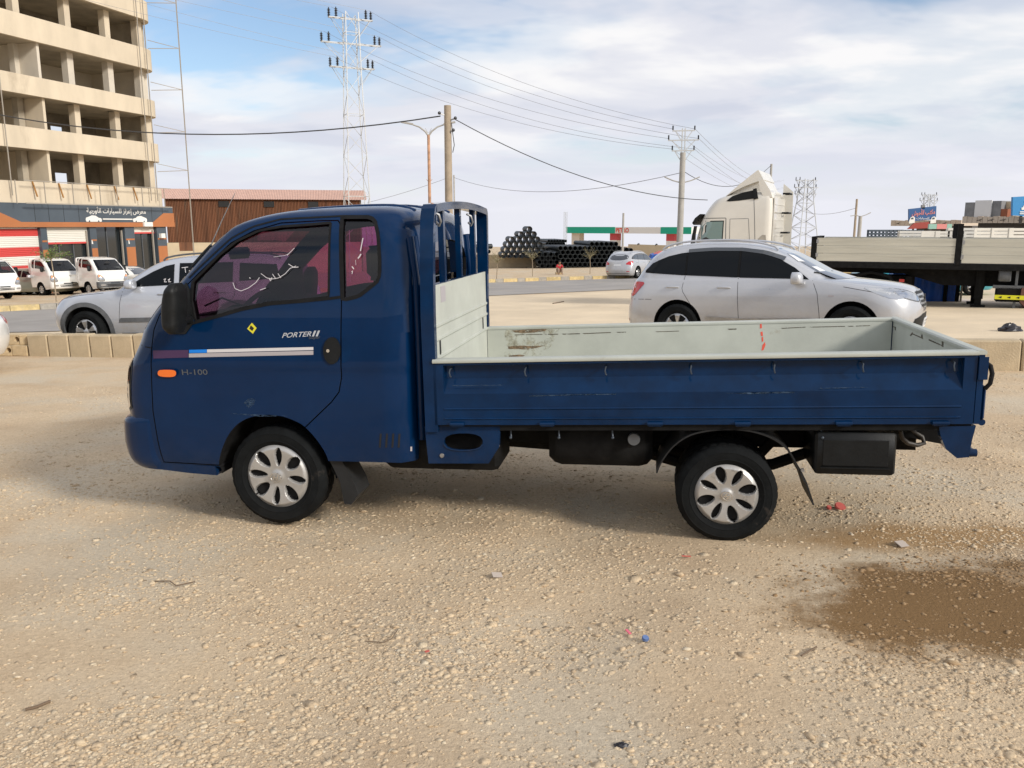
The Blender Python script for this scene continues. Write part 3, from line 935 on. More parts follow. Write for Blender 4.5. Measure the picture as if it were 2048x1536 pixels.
# openings
door_px = [(676,441),(640,441.5),(562,446),(507,462),(462,486),(429,517),(396,548),(372,572),(338,608),(319,630),(308,659),(304,690),(303,756),(306,822),(316,883),(328,924),(380,927),(433,930),
           (447,931),(470,900),(520,868),(560,866),(592,874),(611,854),(640,826),(663,804),(678,784),(683,756),(683,600),(682,450)]
win_px = [(660,447.5),(606,452),(562,455),(518,463),(473.5,484),(440,510.6),(407,544),(386,565),(383,600),(391,641),(440,628),(484.5,614.6),(540,603.5),(606,598),(656,592.5)]
qwin_px = [(687,437),(739,437),(748,443),(754,470),(757,520),(757,549),(752,562),(717,590),(687,597)]
arch_px = [(434,1000),(436,949),(441,908),(458,868),(484,842),(522,830),(560,832),(590,842),(611,855),(636,883),(655,916),(664,960),(668,1000)]
arch_px = [arch_px[0]] + [tuple(q) for q in catmull(arch_px[1:-1], 4)] + [arch_px[-1]]
door_poly, win_poly, qwin_poly, arch_poly = SL(door_px), SL(win_px), SL(qwin_px), SL(arch_px)
def cutter(poly, a, b, mi=1):
    mb = MB().prism(poly, a, b, 'y', mi)
    return mb.mesh('cut', ['rubber', 'rubber', 'interior'], None)
shell = boolean(shell, cutter(arch_poly, -.3, .36))
shell = boolean(shell, cutter(arch_poly, CW-.36, CW+.3))
shell = boolean(shell, cutter([(.27, .2), (1.2, .2), (1.2, .424), (.27, .424)], -.3, CW+.3))
shell = boolean(shell, cutter(win_poly, -.3, CW+.3))
shell = boolean(shell, cutter(qwin_poly, -.3, CW+.3))
# windscreen and rear window
ws = MB(); zb, zt = 1.245, 1.80
def xfr(z): return float(np.interp(z, [l[0] for l in cab_levels], [l[1] for l in cab_levels]))
pts = []
for z, yi in ((zb, .13), (zb+.28, .17), (zt, .235)):
    for dx in (-.25, .22):
        pts += [(xfr(z)+dx, yi, z), (xfr(z)+dx+(0.10 if dx > 0 else 0), CW-yi, z)]
ws.v = [(p[0] if i % 2 == 0 else pts[i-1][0], p[1], p[2]) for i, p in enumerate(pts)]
ws.f = [(0,2,3,1),(8,9,11,10)]
for k in (0, 4):
    ws.f += [(k,k+4,k+6,k+2),(k+1,k+3,k+7,k+5),(k,k+1,k+5,k+4),(k+2,k+6,k+7,k+3)]
ws.m = [1]*len(ws.f)
shell = boolean(shell, ws.mesh('cut', ['rubber']*3, None))
rw = [(.22, 1.36), (CW-.22, 1.36), (CW-.25, 1.72), (.25, 1.72)]
shell = boolean(shell, MB().prism(smooth_poly(rw, 2), .70, 1.1, 'x', 1).mesh('cut', ['rubber']*3, None))
# door cut free
dcut = cutter(poly_inset(door_poly, .0035), -.3, .30)
door_me = boolean(shell.copy(), dcut, 'INTERSECT')
body_me = boolean(shell, cutter(poly_inset(door_poly, -.0035), -.3, .30))
for me in (door_me, body_me):
    REF.shade(me)
    while len(me.materials) < 3: me.materials.append(None)
    for i, k in enumerate(('blue_paint', 'rubber', 'interior')): me.materials[i] = MATS[k]
cab = newobj('cab', body_me, truck)
door = newobj('door', door_me, truck)
# glazing
patch('window', 'glass_clear', door, REF, poly_inset(win_poly, -.006), off=-.016, step=.05)
patch('quarter_window', 'glass_clear', truck, REF, poly_inset(qwin_poly, -.006), off=-.014, step=.05)
patch('far_window', 'glass_pink', truck, REF, poly_inset(win_poly, -.006), side=1, off=-.016, step=.06)
patch('far_quarter_window', 'glass_pink', truck, REF, poly_inset(qwin_poly, -.006), side=1, off=-.014, step=.06)
patch('windscreen', 'glass_light', truck, REF, [(.12, zb-.012), (CW-.12, zb-.012), (CW-.225, zt+.012), (.225, zt+.012)], axis='x', off=-.014, step=.07)
patch('rear_window', 'glass_grey', truck, REF, poly_inset(smooth_poly(rw, 2), -.005), axis='x', side=1, off=-.016, step=.1)
# rubber edging of the door glass and quarter glass
for nm, poly, par, wd in (('window_seal', win_poly, door, .014), ('quarter_window_seal', qwin_poly, cab, .022)):
    line_on(REF, list(poly_inset(poly, -wd*.35)) + [poly_inset(poly, -wd*.35)[0]], wd, off=.0022).build(nm, 'rubber', par)
line_on(REF, SL([(384,647),(440,632),(484.5,619),(540,608),(606,602.5),(660,597),(681,594)]), .016, off=.004).build('sill_trim', 'rubber', door)
line_on(REF, SL([(378,556),(396,538),(429,507),(462,477),(507,453),(562,438.5),(640,434.5),(690,432)]), .010, off=.002).build('drip_moulding', 'rubber', cab)
# door handle: a black half disc beside a dished recess
hp = [Sf(665+17.5*math.cos(a)*(1 if math.cos(a) < 0 else .95), 701+27*math.sin(a)) for a in np.linspace(0, 2*math.pi, 28, endpoint=False)]
h = patch('handle', 'black_plastic', door, REF, hp, off=.010, step=.02, thick=.012)
loc, n = REF.y_at(*Sf(657.5, 701))
MB().lathe([(.001, -.004), (.010, -.004), (.011, 0), (.011, .004)], (loc.x, loc.y-.011, loc.z), 'y', 16, close=True).build('lock_cylinder', 'chrome', h, 40)
rp = [Sf(684+19*math.cos(a), 701+25*math.sin(a)) for a in np.linspace(-math.pi/2, math.pi/2, 14)]
patch('handle_recess', 'blue_paint_dull', cab, REF, rp, off=.0016, step=.02)
# stripes, badges, sticker
def flat(name, m, px, par=door, off=.0018, step=.04): return patch(name, m, par, REF, SL(px), off=off, step=step)
flat('stripe', 'sticker_purple', [(306,701),(377,700),(377,715),(307,717)])
flat('stripe', 'sticker_blue', [(378.5,699.5),(414,698.8),(414,705.4),(378.5,706)])
flat('stripe', 'sticker_white', [(414.5,698.8),(627,694),(627,700),(414.5,705.2)])
flat('stripe', 'sticker_grey', [(378,707),(627,701.5),(627,709.5),(378,714.8)])
stk = flat('sticker', 'sticker_yellow', [(504,645.5),(513.5,656),(506,667.5),(494.5,657.5)])
flat('sticker_print', 'ink_black', [(502,650.5),(508.5,656.5),(505,662),(499,657)], par=stk, off=.0026)
def lettering(name, body, p0, p1, h_px, m, par=door, shear=0.0, bold=0.0, off=.002, spacing=1.0):
    """lay a line of text on the near side between two photo points"""
    me = text_mesh(body, 1.0, 0.0, shear, bold, spacing=spacing)
    xs = [v.co.x for v in me.vertices]; ys = [v.co.y for v in me.vertices]
    a = Vector(Sf(*p0)); b = Vector(Sf(*p1)); hgt = (Vector(Sf(p0[0], p0[1]-h_px)) - a).length
    d = (b-a); u = d.normalized(); vv = Vector((-u.y, u.x))
    for v in me.vertices:
        s_ = (v.co.x-min(xs))/(max(xs)-min(xs)); t_ = (v.co.y-min(ys))/(max(ys)-min(ys))
        q = a + d*s_ + vv*(t_*hgt)
        loc, n = REF.y_at(q.x, q.y, -1)
        v.co = loc + n*off
    me.materials.clear(); me.materials.append(MATS[m])
    return newobj(name, me, par)
lettering('name_badge', 'PORTER', (564,676), (624,672.5), 10, 'badge_grey', shear=.45, bold=.012)
lettering('numeral_badge', 'II', (624,673), (641,672.5), 11.5, 'badge_grey', shear=.25, bold=.02)
lettering('trim_badge', 'Super', (618,680), (641,679), 8, 'badge_dim')
lettering('model_badge', 'H-100', (365,750), (416,749.5), 11, 'badge_dim', bold=.005)
ind = flat('indicator', 'amber', smooth_poly([(319,740),(326,738),(348,738),(355,741),(355,750),(348,753.5),(326,753),(318,749)], 1), off=.016)
# louvres low behind the door
for x in (761, 773.5, 786, 798.5):
    flat('louvre', 'ink_black', [(x-1.2,867),(x+2.6,867),(x+.8,895),(x-3,895)], par=cab, off=.0015)
flat('bonding_clip', 'sticker_grey', [(820,893),(823.5,893),(823.5,902),(820,902)], par=cab, off=.004)
# marks left by a marker pen on the glass
def scribble(pts, w, par, m='marker_white'):
    mb = line_on(REF, SL(pts), w*.62, off=.001, step=.008)
    return mb.build('pen_mark', m, par)
dw = [c for c in door.children if c.name.startswith('window')][0]
for pts, w in (([(466,565),(470,577),(482,582),(497,576),(512,565),(519,555)], .006), ([(522,547),(534,556),(545,558),(557,556),(570,548),(580,537),(592,532)], .006),
               ([(545,548),(552,558)], .006), ([(556,547),(562,556)], .006), ([(577,528),(588,535),(597,534)], .007), ([(544,555),(541,562),(538,556)], .008),
               ([(520,580),(532,576)], .006), ([(574,511),(585,500),(589,496)], .005), ([(547,514),(570,511),(580,506)], .003), ([(499,555),(501,557)], .008)):
    scribble(pts, w, dw)
qw = [c for c in truck.children if c.name.startswith('quarter_window') and 'seal' not in c.name][0]
for pts, w in (([(726,476),(721,502)], .009), ([(722,508),(720,512),(716,517)], .012), ([(711,520),(712,530)], .003), ([(704,533),(708,538)], .010), ([(703,544),(706,541),(704,548)], .006)):
    scribble(pts, w, qw)
# scuffed film on the quarter glass
patch('torn_film', 'film_pink', qw, REF, SL([(704,470),(712,466),(724,471),(741,468),(743,500),(736,517),(740,535),(735,556),(731,540),(726,520),(713,505),(704,495)]), off=-.020, step=.05) if 'film_pink' in MATS else None
# front end -------------------------------------------------------
bl = [(0.325, -1.02, -.62, .79, .34, 3.4, .32, 2.2), (0.345, -1.10, -.60, .82, .36, 3.4, .34, 2.2), (0.40, -1.150, -.58, .845, .38, 3.5, .36, 2.2), (0.50, -1.165, -.58, .854, .38, 3.6, .36, 2.2), (0.60, -1.163, -.58, .856, .38, 3.6, .36, 2.2),
      (0.645, -1.155, -.58, .855, .38, 3.6, .36, 2.2), (0.668, -1.132, -.59, .85, .37, 3.5, .35, 2.2), (0.680, -1.09, -.60, .838, .36, 3.4, .34, 2.2)]
bme = loft(bl, YC, 3, nf=40).mesh('front_bumper', ['blue_paint', 'black_plastic'], 50)
bref = Ref(bme)
bump = newobj('front_bumper', bme, truck)
patch('grille', 'ink_black', bump, bref, [(.42, .44), (CW-.42, .44), (CW-.38, .545), (.38, .545)], axis='x', off=.002, step=.08)
patch('plate_recess', 'dark_paint', bump, bref, [(.60, .575), (CW-.60, .575), (CW-.60, .635), (.60, .635)], axis='x', off=.004, step=.08)
for yy in (.21, CW-.21):
    patch('fog_lamp', 'lens_clear', bump, bref, smooth_poly([(yy-.12, .46), (yy+.12, .46), (yy+.12, .55), (yy-.12, .55)], 2), axis='x', off=.004, step=.04)
for sgn in (0, 1):
    f = (lambda y: y) if sgn == 0 else (lambda y: CW-y)
    hl = [(f(.035), .70), (f(.30), .70), (f(.33), .76), (f(.26), .90), (f(.14), 1.02), (f(.06), 1.04), (f(.03), .88)]
    o = patch('headlight', 'lens_clear', truck, REF, smooth_poly(hl, 1), axis='x', off=.006, step=.04)
    patch('headlight_turn_lens', 'lens_amber', o, REF, [(f(.045), .90), (f(.25), .91), (f(.14), 1.015), (f(.065), 1.03)], axis='x', off=.009, step=.04)
    patch('headlight_surround', 'ink_black', o, REF, smooth_poly(poly_inset(hl, -.012), 1), axis='x', off=.003, step=.04)
loc, n = REF.x_at(YC, .93)
mb = MB(); mb.tube([(loc.x-.012, YC+.075*math.cos(a), .93+.04*math.sin(a)) for a in np.linspace(0, 2*math.pi, 21)], .006, 6, caps=False)
mb.bar((loc.x-.012, YC-.03, .905), (loc.x-.012, YC-.02, .955), .012); mb.bar((loc.x-.012, YC+.02, .905), (loc.x-.012, YC+.03, .955), .012); mb.bar((loc.x-.012, YC-.03, .93), (loc.x-.012, YC+.03, .93), .012)
mb.build('emblem', 'chrome', truck, 40)
for y0, y1 in ((.25, .75), (.85, 1.4)):
    mb = MB()
    pp = []
    for k in range(7):
        yy = y0+(y1-y0)*k/6; zz = 1.235+.10*(1-abs(k-2)/5)
        loc, n = REF.x_at(yy, zz); pp.append((loc.x-.018, yy, zz))
    mb.tube(pp, .007, 5); mb.build('wiper', 'black_plastic', truck, 40)
# front panel seam line, lower valance
line_on(REF, SL([(283,690),(293,694),(303,696)]), .006, off=.001).build('panel_seam', 'rubber', cab)
for ya, yb in ((.03, .10), (CW-.10, CW-.03)):
    MB().prism([T(*p, .05) for p in [(329,925),(433,931),(437,949),(380,944),(300,934)]], ya, yb, 'y').build('lower_valance', 'blue_paint_dull', truck)
# mirror on its black foot
foot = SL([(357,590),(374,566),(380,578),(383,612),(388,646),(372,668),(350,668)])
patch('mirror_foot', 'black_plastic', truck, REF, foot, off=.010, step=.04, thick=.014)
ml = []
for t_, (xl, xr) in zip(np.linspace(0, 1, 9), [(337,355),(330,358),(327,359),(326,359),(326,360),(327,360),(329,359),(333,357),(339,352)]):
    py = 668-(668-567)*t_
    a, b = T(xl, py, -.16), T(xr, py, -.16)
    ml.append(((a[1]+b[1])/2, a[0]-.0, b[0], .085 if 0 < t_ < 1 else .05, .10, 3, .06, 3))
mir = loft(ml, -.13, 3, nf=16, ns=6, nr=12).build('door_mirror', 'black_plastic', truck, 50)
a = T(366, 640, -.08); b = Sf(378, 640)
MB().tube([(a[0], -.10, a[1]), ((a[0]+b[0])/2, -.03, a[1]), (b[0], .03, b[1])], .028, 10).build('mirror_arm', 'black_plastic', mir, 40)
mb = MB()
mb.v = [(v.co.x, 2*YC-v.co.y, v.co.z) for v in mir.data.vertices]; mb.f = [tuple(p.vertices) for p in mir.data.polygons]; mb.m = [0]*len(mb.f)
mir2 = mb.build('door_mirror', 'black_plastic', truck, 50)
MB().tube([(a[0], CW+.10, a[1]), (b[0], CW-.03, b[1])], .028, 10).build('mirror_arm', 'black_plastic', mir2, 40)
# small marker on the A pillar and the roof ribs
_pg = [REF.x_at(.15+.006*k, 1.60+.025*k, -1)[0] for k in range(6)]
MB().tube([p_ + Vector((-.006, -.012, .0)) for p_ in _pg], .012, 6).build('pillar_guard', 'black_plastic', cab)
_a = REF.x_at(.16, 1.70, -1)[0]
MB().tube([_a, _a + Vector((.10, .0, .17)), _a + Vector((.20, .0, .33))], [.004, .003, .002], 6).build('antenna', 'steel', cab, 50)
for yy in (.42, .70, 1.0, 1.28):
    pp = []
    for x in np.linspace(.05, .80, 12):
        l, n, i, d = REF.bvh.ray_cast(Vector((x, yy, 3)), Vector((0, 0, -1)))
        if l: pp.append(l + Vector((0, 0, -.004)))
    MB().tube(pp, .016, 8).build('roof_rib', 'blue_paint', cab, 60)
for k, x in enumerate((.885,)):
    for yy in (.10, .17, 1.53, 1.60):
        MB().tube([(x-.012, yy, .55), (x-.004, yy, 1.5), (x-.03, yy, 1.75)], .022, 8).build('rear_rib', 'blue_paint', cab, 60)
# cabin interior ----------------------------------------------------
mb = MB().box(-.86, -.42, .12, CW-.12, .9, 1.16, 0, .06); mb.box(-.78, -.50, .2, .62, 1.12, 1.255, 0, .05)
mb.build('dashboard', 'interior', truck, 40)
mb = MB(); cx, cy, cz = -.34, .42, 1.27
ring = [(cx + .19*math.cos(a)*math.sin(R(38)), cy + .19*math.sin(a), cz + .19*math.cos(a)*math.cos(R(38))) for a in np.linspace(0, 2*math.pi, 29)]
mb.tube(ring, .015, 8, caps=False)
for a in (.3, 2.8, 4.7): mb.tube([(cx, cy, cz), (cx + .18*math.cos(a)*math.sin(R(38)), cy + .18*math.sin(a), cz + .18*math.cos(a)*math.cos(R(38)))], .014, 6)
mb.ball((cx, cy, cz), .06, 12, 8); mb.tube([(cx, cy, cz), (cx-.25, cy, cz-.22)], .03, 8)
mb.build('steering_wheel', 'interior', truck, 50)
for yy in (.22, .66, 1.08):
    wdt = .40 if yy < .5 or yy > 1 else .36
    mb = MB()
    mb.box(-.02, .50, yy, yy+wdt, .80, .98, 0, .05)
    for i in range(1): pass
    k = len(mb.v); mb.box(.40, .54, yy, yy+wdt, .92, 1.46, 0, .055)
    for i in range(k, len(mb.v)):
        x, y, z = mb.v[i]; mb.v[i] = (x+(z-.92)*.16, y, z)
    k = len(mb.v); mb.box(.50, .60, yy+.07, yy+wdt-.07, 1.49, 1.70, 0, .045)
    mb.box(.53, .55, yy+.14, yy+.16, 1.42, 1.52); mb.box(.53, .55, yy+wdt-.16, yy+wdt-.14, 1.42, 1.52)
    mb.build('seat', 'seat_cloth', truck, 40)
MB().box(-.62, -.58, .72, .98, 1.62, 1.70, 0, .02).build('rear_view_mirror', 'interior', truck, 40)
# ------------------------------------------------------------------ load bed
BT = lambda mb: (setattr(mb, 'v', [(x, y, z + .0192*(x-1.0)) for x, y, z in mb.v]), mb)[1]
BW = 1.62; BX0, BX1 = .985, 3.895
side_prof = [(0, .663), (0, .694), (-.007, .700), (0, .706), (0, .752), (-.007, .758), (0, .764), (0, .848), (.048, .930), (.048, 1.006), (.012, 1.016), (0, 1.016), (0, 1.030), (.056, 1.030), (.056, .663)]
def gate_side(name, mirror):
    f = (lambda y: BW-y) if mirror else (lambda y: y)
    mb = MB().prism([(f(y), z) for y, z in side_prof], 1.045, 3.832, 'x')
    mb.box(BX0, 1.045, f(0), f(.056), .663, 1.03); mb.box(3.832, BX1, f(0), f(.056), .663, 1.03)
    g = BT(mb).build(name, 'blue_paint_dull', truck)
    BT(MB().box(BX0+.01, BX1-.012, f(.056), f(.061), .665, 1.028)).build('inner_lining', 'pale_bed', g)
    mb = MB(); prof = [(f(-.010), 1.030), (f(-.013), 1.037), (f(-.010), 1.047), (f(0), 1.052), (f(.054), 1.052), (f(.063), 1.047), (f(.065), 1.038), (f(.062), 1.030)]
    mb.prism(prof, BX0, BX1+.002, 'x'); BT(mb).build('top_rail', 'pale_bed', g, 40)
    return g
gate = gate_side('side_gate', False); fgate = gate_side('far_side_gate', True)
for px in (902, 1052, 1212, 1382, 1548, 1724, 1905):
    x, z = T(px, 738, .02)
    mb = MB().tube([(x, .048, .995), (x, -.004, .992), (x-.004, -.010, .975), (x+.001, -.008, .952), (x+.004, .002, .948)], .0042, 6)
    BT(mb).build('rope_hook', 'hook_grey', gate, 50)
for px in (915, 1095, 1310, 1485, 1687, 1880):
    x, z = T(px, 848)
    mb = MB().tube([(x-.042, -.012, .671), (x+.042, -.012, .671)], .011, 10); mb.box(x-.035, x+.035, -.012, .004, .655, .674)
    BT(mb).build('hinge', 'blue_paint_dull', gate, 40)
for px in (1022, 1118, 1225, 1642):
    x, z = T(px, 860, .06)
    mb = MB().tube([(x, .06, .665), (x, .055, .60), (x+.003, .045, .575), (x+.003, .025, .580)], .005, 6); mb.ball((x+.003, .025, .582), .009, 8, 5)
    BT(mb).build('rope_hook', 'hook_grey', gate, 50)
# thin scratches and worn patches on the side gate
def bedmark(name, m, pts, y, par, n=1):
    mb = MB()
    q = [(*T(px, py, y),) for px, py in pts]
    mb.prism(q, y-.0012, y+.0005, 'y'); return mb.build(name, m, par)
for pts in ([(1058,791),(1150,788.5),(1232,787.5),(1232,789),(1130,791),(1058,793)], [(1452,786.5),(1520,784),(1588,783),(1588,786),(1500,788)], [(905,771),(1010,769.5),(1010,770.5),(905,772.2)], [(1640,776),(1735,774),(1735,775.2),(1640,777.4)]):
    bedmark('scuff', 'blue_scuff', pts, -.0005, gate)
flat('scuff', 'blue_scuff', [(488,806),(496,797),(511,796),(509,808),(498,816)])
flat('scuff', 'blue_scuff', [(455,826),(520,829),(580,832),(520,833)])
# floor and sills under it
fl = MB().box(BX0, BX1-.01, .05, BW-.05, .690, .705); BT(fl).build('bed_floor', 'pale_bed', truck)
mb = MB().box(BX0, BX1, .02, .10, .625, .662); mb.box(BX0, BX1, BW-.10, BW-.02, .625, .662)
for x in np.linspace(1.1, 3.8, 7): mb.box(x, x+.05, .10, BW-.10, .62, .688)
BT(mb).build('bed_subframe', 'chassis_black', truck)
# tailgate
mb = MB().box(BX1+.004, BX1+.034, .0, BW, .663, 1.030); mb.box(BX1+.034, BX1+.046, .10, BW-.10, .70, .98, 0, .01)
tg = BT(mb).build('tailgate', 'blue_paint_dull', truck)
BT(MB().box(BX1-.004, BX1+.004, .05, BW-.05, .665, 1.028)).build('inner_lining', 'pale_bed', tg)
BT(MB().prism([(BX1-.014, 1.031), (BX1-.016, 1.046), (BX1-.006, 1.0535), (BX1+.034, 1.0535), (BX1+.042, 1.046), (BX1+.040, 1.031)], -.004, BW+.004, 'y')).build('top_rail', 'pale_bed', tg)
mb = MB().box(BX1+.005, BX1+.05, -.010, -.002, .90, 1.02); mb.box(BX1+.046, BX1+.062, .02, .08, .68, .86, 0, .01)
mb.tube([(BX1+.055, .03, .665), (BX1+.055, .09, .665)], .018, 10)
BT(mb).build('latch', 'blue_paint_dull', tg, 40)
mb = MB().tube([(BX1+.048, .03, .985), (BX1+.066, .01, .97), (BX1+.074, .0, .93), (BX1+.066, -.005, .88), (BX1+.05, .01, .85)], .012, 8)
BT(mb).build('safety_strap', 'rubber', tg, 50)
mb = MB().box(BX1-.03, BX1+.0, .30, .50, .45, .58, 0, .01)
BT(mb).build('tail_lamp', 'red_lens', truck, 40)
# headboard: panel, posts, arched top rail and bars
hb = MB().box(.955, .985, .02, BW-.02, .66, 1.475)
head = hb.build('headboard', 'blue_paint_dull', truck)
MB().box(.985, .991, .055, BW-.055, .70, 1.47).build('panel_lining', 'pale_bed', head)
for z in (1.235, 1.155, 1.045):
    mb = MB().prism([(.991, z-.016), (.999, z-.006), (.999, z+.006), (.991, z+.010)], .055, BW-.055, 'y')
    mb.build('pressed_rib', 'pale_bed', head)
for yy, zz in ((.16, 1.10), (BW-.20, 1.10)):
    MB().prism([(yy+.014*math.cos(a), zz+(.03 if math.sin(a) > 0 else -.03)+.014*math.sin(a)) for a in np.linspace(0, 2*math.pi, 16, endpoint=False)], .990, .9945, 'x').build('slot', 'ink_black', head)
MB().box(.991, .9935, .22, .33, 1.36, 1.455).build('paint_patch', 'sticker_grey', head)
for k, yy in enumerate((0.0, BW-.05)):
    mb = MB(); sg = 1 if k == 0 else -1
    rows = [(.62, 0, .925, 1.00), (1.3, 0, .925, 1.003), (1.6, .004, .932, 1.010), (1.78, .018, .937, 1.016), (1.86, .032, .940, 1.020), (1.905, .05, .943, 1.022), (1.93, .085, .945, 1.024)]
    for z, ins, x0, x1 in rows:
        yv = yy + ins*sg
        mb.v += [(x0, yv, z), (x1, yv, z), (x1, yv+.05, z), (x0, yv+.05, z)]
    for i in range(len(rows)-1):
        for j in range(4): mb.f.append((i*4+j, i*4+(j+1)%4, i*4+4+(j+1)%4, i*4+4+j))
    mb.f += [(3,2,1,0), tuple(len(mb.v)-4+j for j in range(4))]; mb.m = [0]*len(mb.f)
    mb.build('post', 'blue_paint_dull', head, 30)
mb = MB(); NP = 17
for i in range(NP):
    y = .09+(BW-.18)*i/(NP-1); u = (y-BW/2)/(BW/2-.09); z = 1.93+.030*(1-u*u)
    mb.v += [(.945, y, z-.045), (1.024, y, z-.045), (1.024, y, z), (.945, y, z)]
for i in range(NP-1):
    for j in range(4): mb.f.append((i*4+j, i*4+(j+1)%4, i*4+4+(j+1)%4, i*4+4+j))
mb.f += [(3,2,1,0), tuple(len(mb.v)-4+j for j in range(4))]; mb.m = [0]*len(mb.f)
mb.build('arched_rail', 'blue_paint_dull', head, 30)
for y in (.37, .81, 1.25): MB().box(.955, .99, y-.022, y+.022, 1.46, 1.925).build('guard_bar', 'blue_paint_dull', head)
for y in (.10, .95):
    MB().tube([(1.0, y, 1.885), (1.03, y, 1.87), (1.035, y+.02, 1.83), (1.02, y+.04, 1.81), (1.0, y+.05, 1.83)], .008, 6).build('rope_hook', 'steel', head, 50)
# wear inside the bed (on the far wall that faces the camera)
fy = BW-.061
def farmark(name, m, pts, d=.0015):
    q = [T(px, py, fy) for px, py in pts]
    return MB().prism(q, fy-d, fy-.0002, 'y').build(name, m, fgate)
farmark('rust_patch', 'bed_rust', [(1024,661),(1052,659),(1094,658),(1090,662),(1070,665),(1045,666),(1030,665)])
farmark('rust_patch', 'bed_rust', [(1016,693),(1040,691),(1062,692),(1090,691),(1072,696),(1055,699),(1035,698),(1017,698)])
farmark('rust_patch', 'bed_rust', [(1018,711),(1040,709),(1050,711),(1040,716),(1018,715)])
farmark('stain', 'bed_stain', [(1010,659),(1120,656),(1105,690),(1080,712),(1008,716)], .001)
for a, b, w in (((1090,668),(1117,667.5),1.6), ((1124,667.5),(1160,666.5),1.6), ((1165,666.5),(1223,664),1.5), ((1233,664),(1252,663.5),1.3), ((1311,663),(1358,661.5),1.1), ((1455,657.5),(1473,657),2), ((1562,656),(1612,653.5),1.3), ((1620,653.5),(1690,652),1.3), ((1695,652),(1740,650.5),1.2), ((1028,669),(1085,668),1.1)):
    farmark('scratch', 'bed_scratch', [a, b, (b[0], b[1]+w), (a[0]+3, a[1]+w)])
for q in ([(1520,649),(1523,646),(1524,656),(1520,657)], [(1521,664),(1525,663),(1526,672),(1522,672)], [(1523,675),(1526,673),(1527,682),(1524,684)], [(1525,690),(1530,684),(1531,690),(1527,700),(1523,701)]):
    farmark('paint_mark', 'marker_red', q)
ty = BX1-.004
def tailmark(pts, m='bed_scratch'):
    mb = MB(); q = []
    for px, py in pts:      # intersect with the tailgate's inner face
        d = ray(px, py); o = Vector((0, 0, CZ)) - TO
        t = (ty - o.dot(EX))/d.dot(EX); p = o + d*t; q.append((p.dot(EY), p.dot(EZ)))
    return mb.prism(q, ty-.0018, ty-.0002, 'x').build('scratch', m, tg)
for q in ([(1776,650),(1792,654),(1792,655.5),(1776,651.5)], [(1790,654),(1792,654),(1792,661),(1790,660)], [(1820,671),(1825,664),(1826,668),(1822,672)], [(1824,666),(1842,674),(1842,676),(1824,668)],
          [(1842,668),(1845,669),(1846,678),(1843,677)], [(1858,678),(1884,690),(1884,692),(1858,681)], [(1884,682),(1887,683),(1887,694),(1884,693)], [(1910,690),(1925,694),(1925,696),(1910,692)]):
    tailmark(q)
# ------------------------------------------------------------------ wheels and running gear
FWX, FR = -.045, .312; RWX, RR = 2.652, .281
wheel(truck, 'wheel', (FWX, .125, FR-.002), FR, .195, .196, .205, rot=.12)
wheel(truck, 'wheel', (FWX, CW-.125, FR-.002), FR, .195, .196, .205, side=1)
for yy, cap in ((.095, True), (.285, False), (BW-.285, False), (BW-.095, True)):
    sd = -1 if yy < .8 else 1
    wheel(truck, 'wheel', (RWX, yy, RR+.003), RR, .165, .172, .180, capmat='hub_scuffed', side=sd, rot=.5, emblem=cap)
mb = MB()
for yy in (.42, 1.20): mb.box(-.55, 3.75, yy, yy+.06, .46, .60)
mb.lathe([(.001, .20), (.05, .20), (.05, .60), (.15, .70), (.17, .80), (.15, .92), (.05, 1.02), (.05, 1.42), (.001, 1.42)], (RWX, 0, RR), 'y', 16)
mb.lathe([(.001, .20), (.04, .20), (.04, 1.5), (.001, 1.5)], (FWX, 0, FR), 'y', 12)
mb.tube([(.5, .8, .42), (2.5, .8, .30)], .045, 10)
for yy in (.40, 1.22):
    mb.tube([(2.05, yy, .46), (2.4, yy, .36), (RWX, yy, .33), (2.95, yy, .36), (3.3, yy, .50)], .035, 8)
    mb.bar((3.02, yy, .60), (2.82, yy, .36), .05, .05)
mb.box(-.3, .75, .38, 1.3, .36, .60, 0, .05)
mb.box(.62, 1.34, .12, .5, .355, .60, 0, .03)
mb.box(1.42, 1.62, .5, 1.1, .50, .62, 0, .03)
mb.build('chassis', 'chassis_black', truck, 40)
MB().box(1.63, 2.24, .14, .55, .395, .655, 0, .045).build('fuel_tank', 'chassis_black', truck, 40)
MB().box(1.66, 2.2, .55, .9, .43, .62, 0, .05).build('air_tank', 'chassis_black', truck, 40)
x, z = T(1268, 876, .12)
MB().lathe([(.001, -.03), (.034, -.03), (.036, -.02), (.036, 0), (.026, .004), (.026, .05)], (x, .11, z), 'y', 18).build('filler_cap', 'grey_plastic', truck, 40)
MB().tube([(x, .12, z), (x-.05, .2, z-.10), (x-.15, .22, z-.17)], .026, 10).build('filler_pipe', 'chassis_black', truck, 40)
# bracket panels below the bed
q = TL([(850,852),(1001,852),(999,893),(978,926),(858,926)], .03)
hole = smooth_poly(TL([(889,866),(966,866),(966,900),(889,900)], .03), 2)
me = boolean(MB().prism(q, .02, .045, 'y').mesh('p', ['blue_paint_dull', 'rubber'], None), MB().prism(hole, -.1, .2, 'y', 0).mesh('c', ['blue_paint_dull', 'rubber'], None))
br = newobj('side_bracket', me, truck)
hole_in = smooth_poly(TL([(889,868),(966,868),(966,900),(889,900)], .03), 2)
mb = MB(); lo = [p for p in hole_in]
mb.tube([(p[0], .018, p[1]) for p in lo if p[1] < sum(a[1] for a in lo)/len(lo)], .005, 6); mb.build('pressed_edge', 'blue_paint_dull', br, 50)
x, z = T(884, 911, .02)
MB().lathe([(.001, -.004), (.012, -.004), (.014, 0), (.014, .004)], (x, .018, z), 'y', 14, close=True).build('bolt', 'steel', br, 40)
q = TL([(1876,852),(1950,850),(1942,880),(1936,913),(1912,915),(1890,897),(1880,872)], .03)
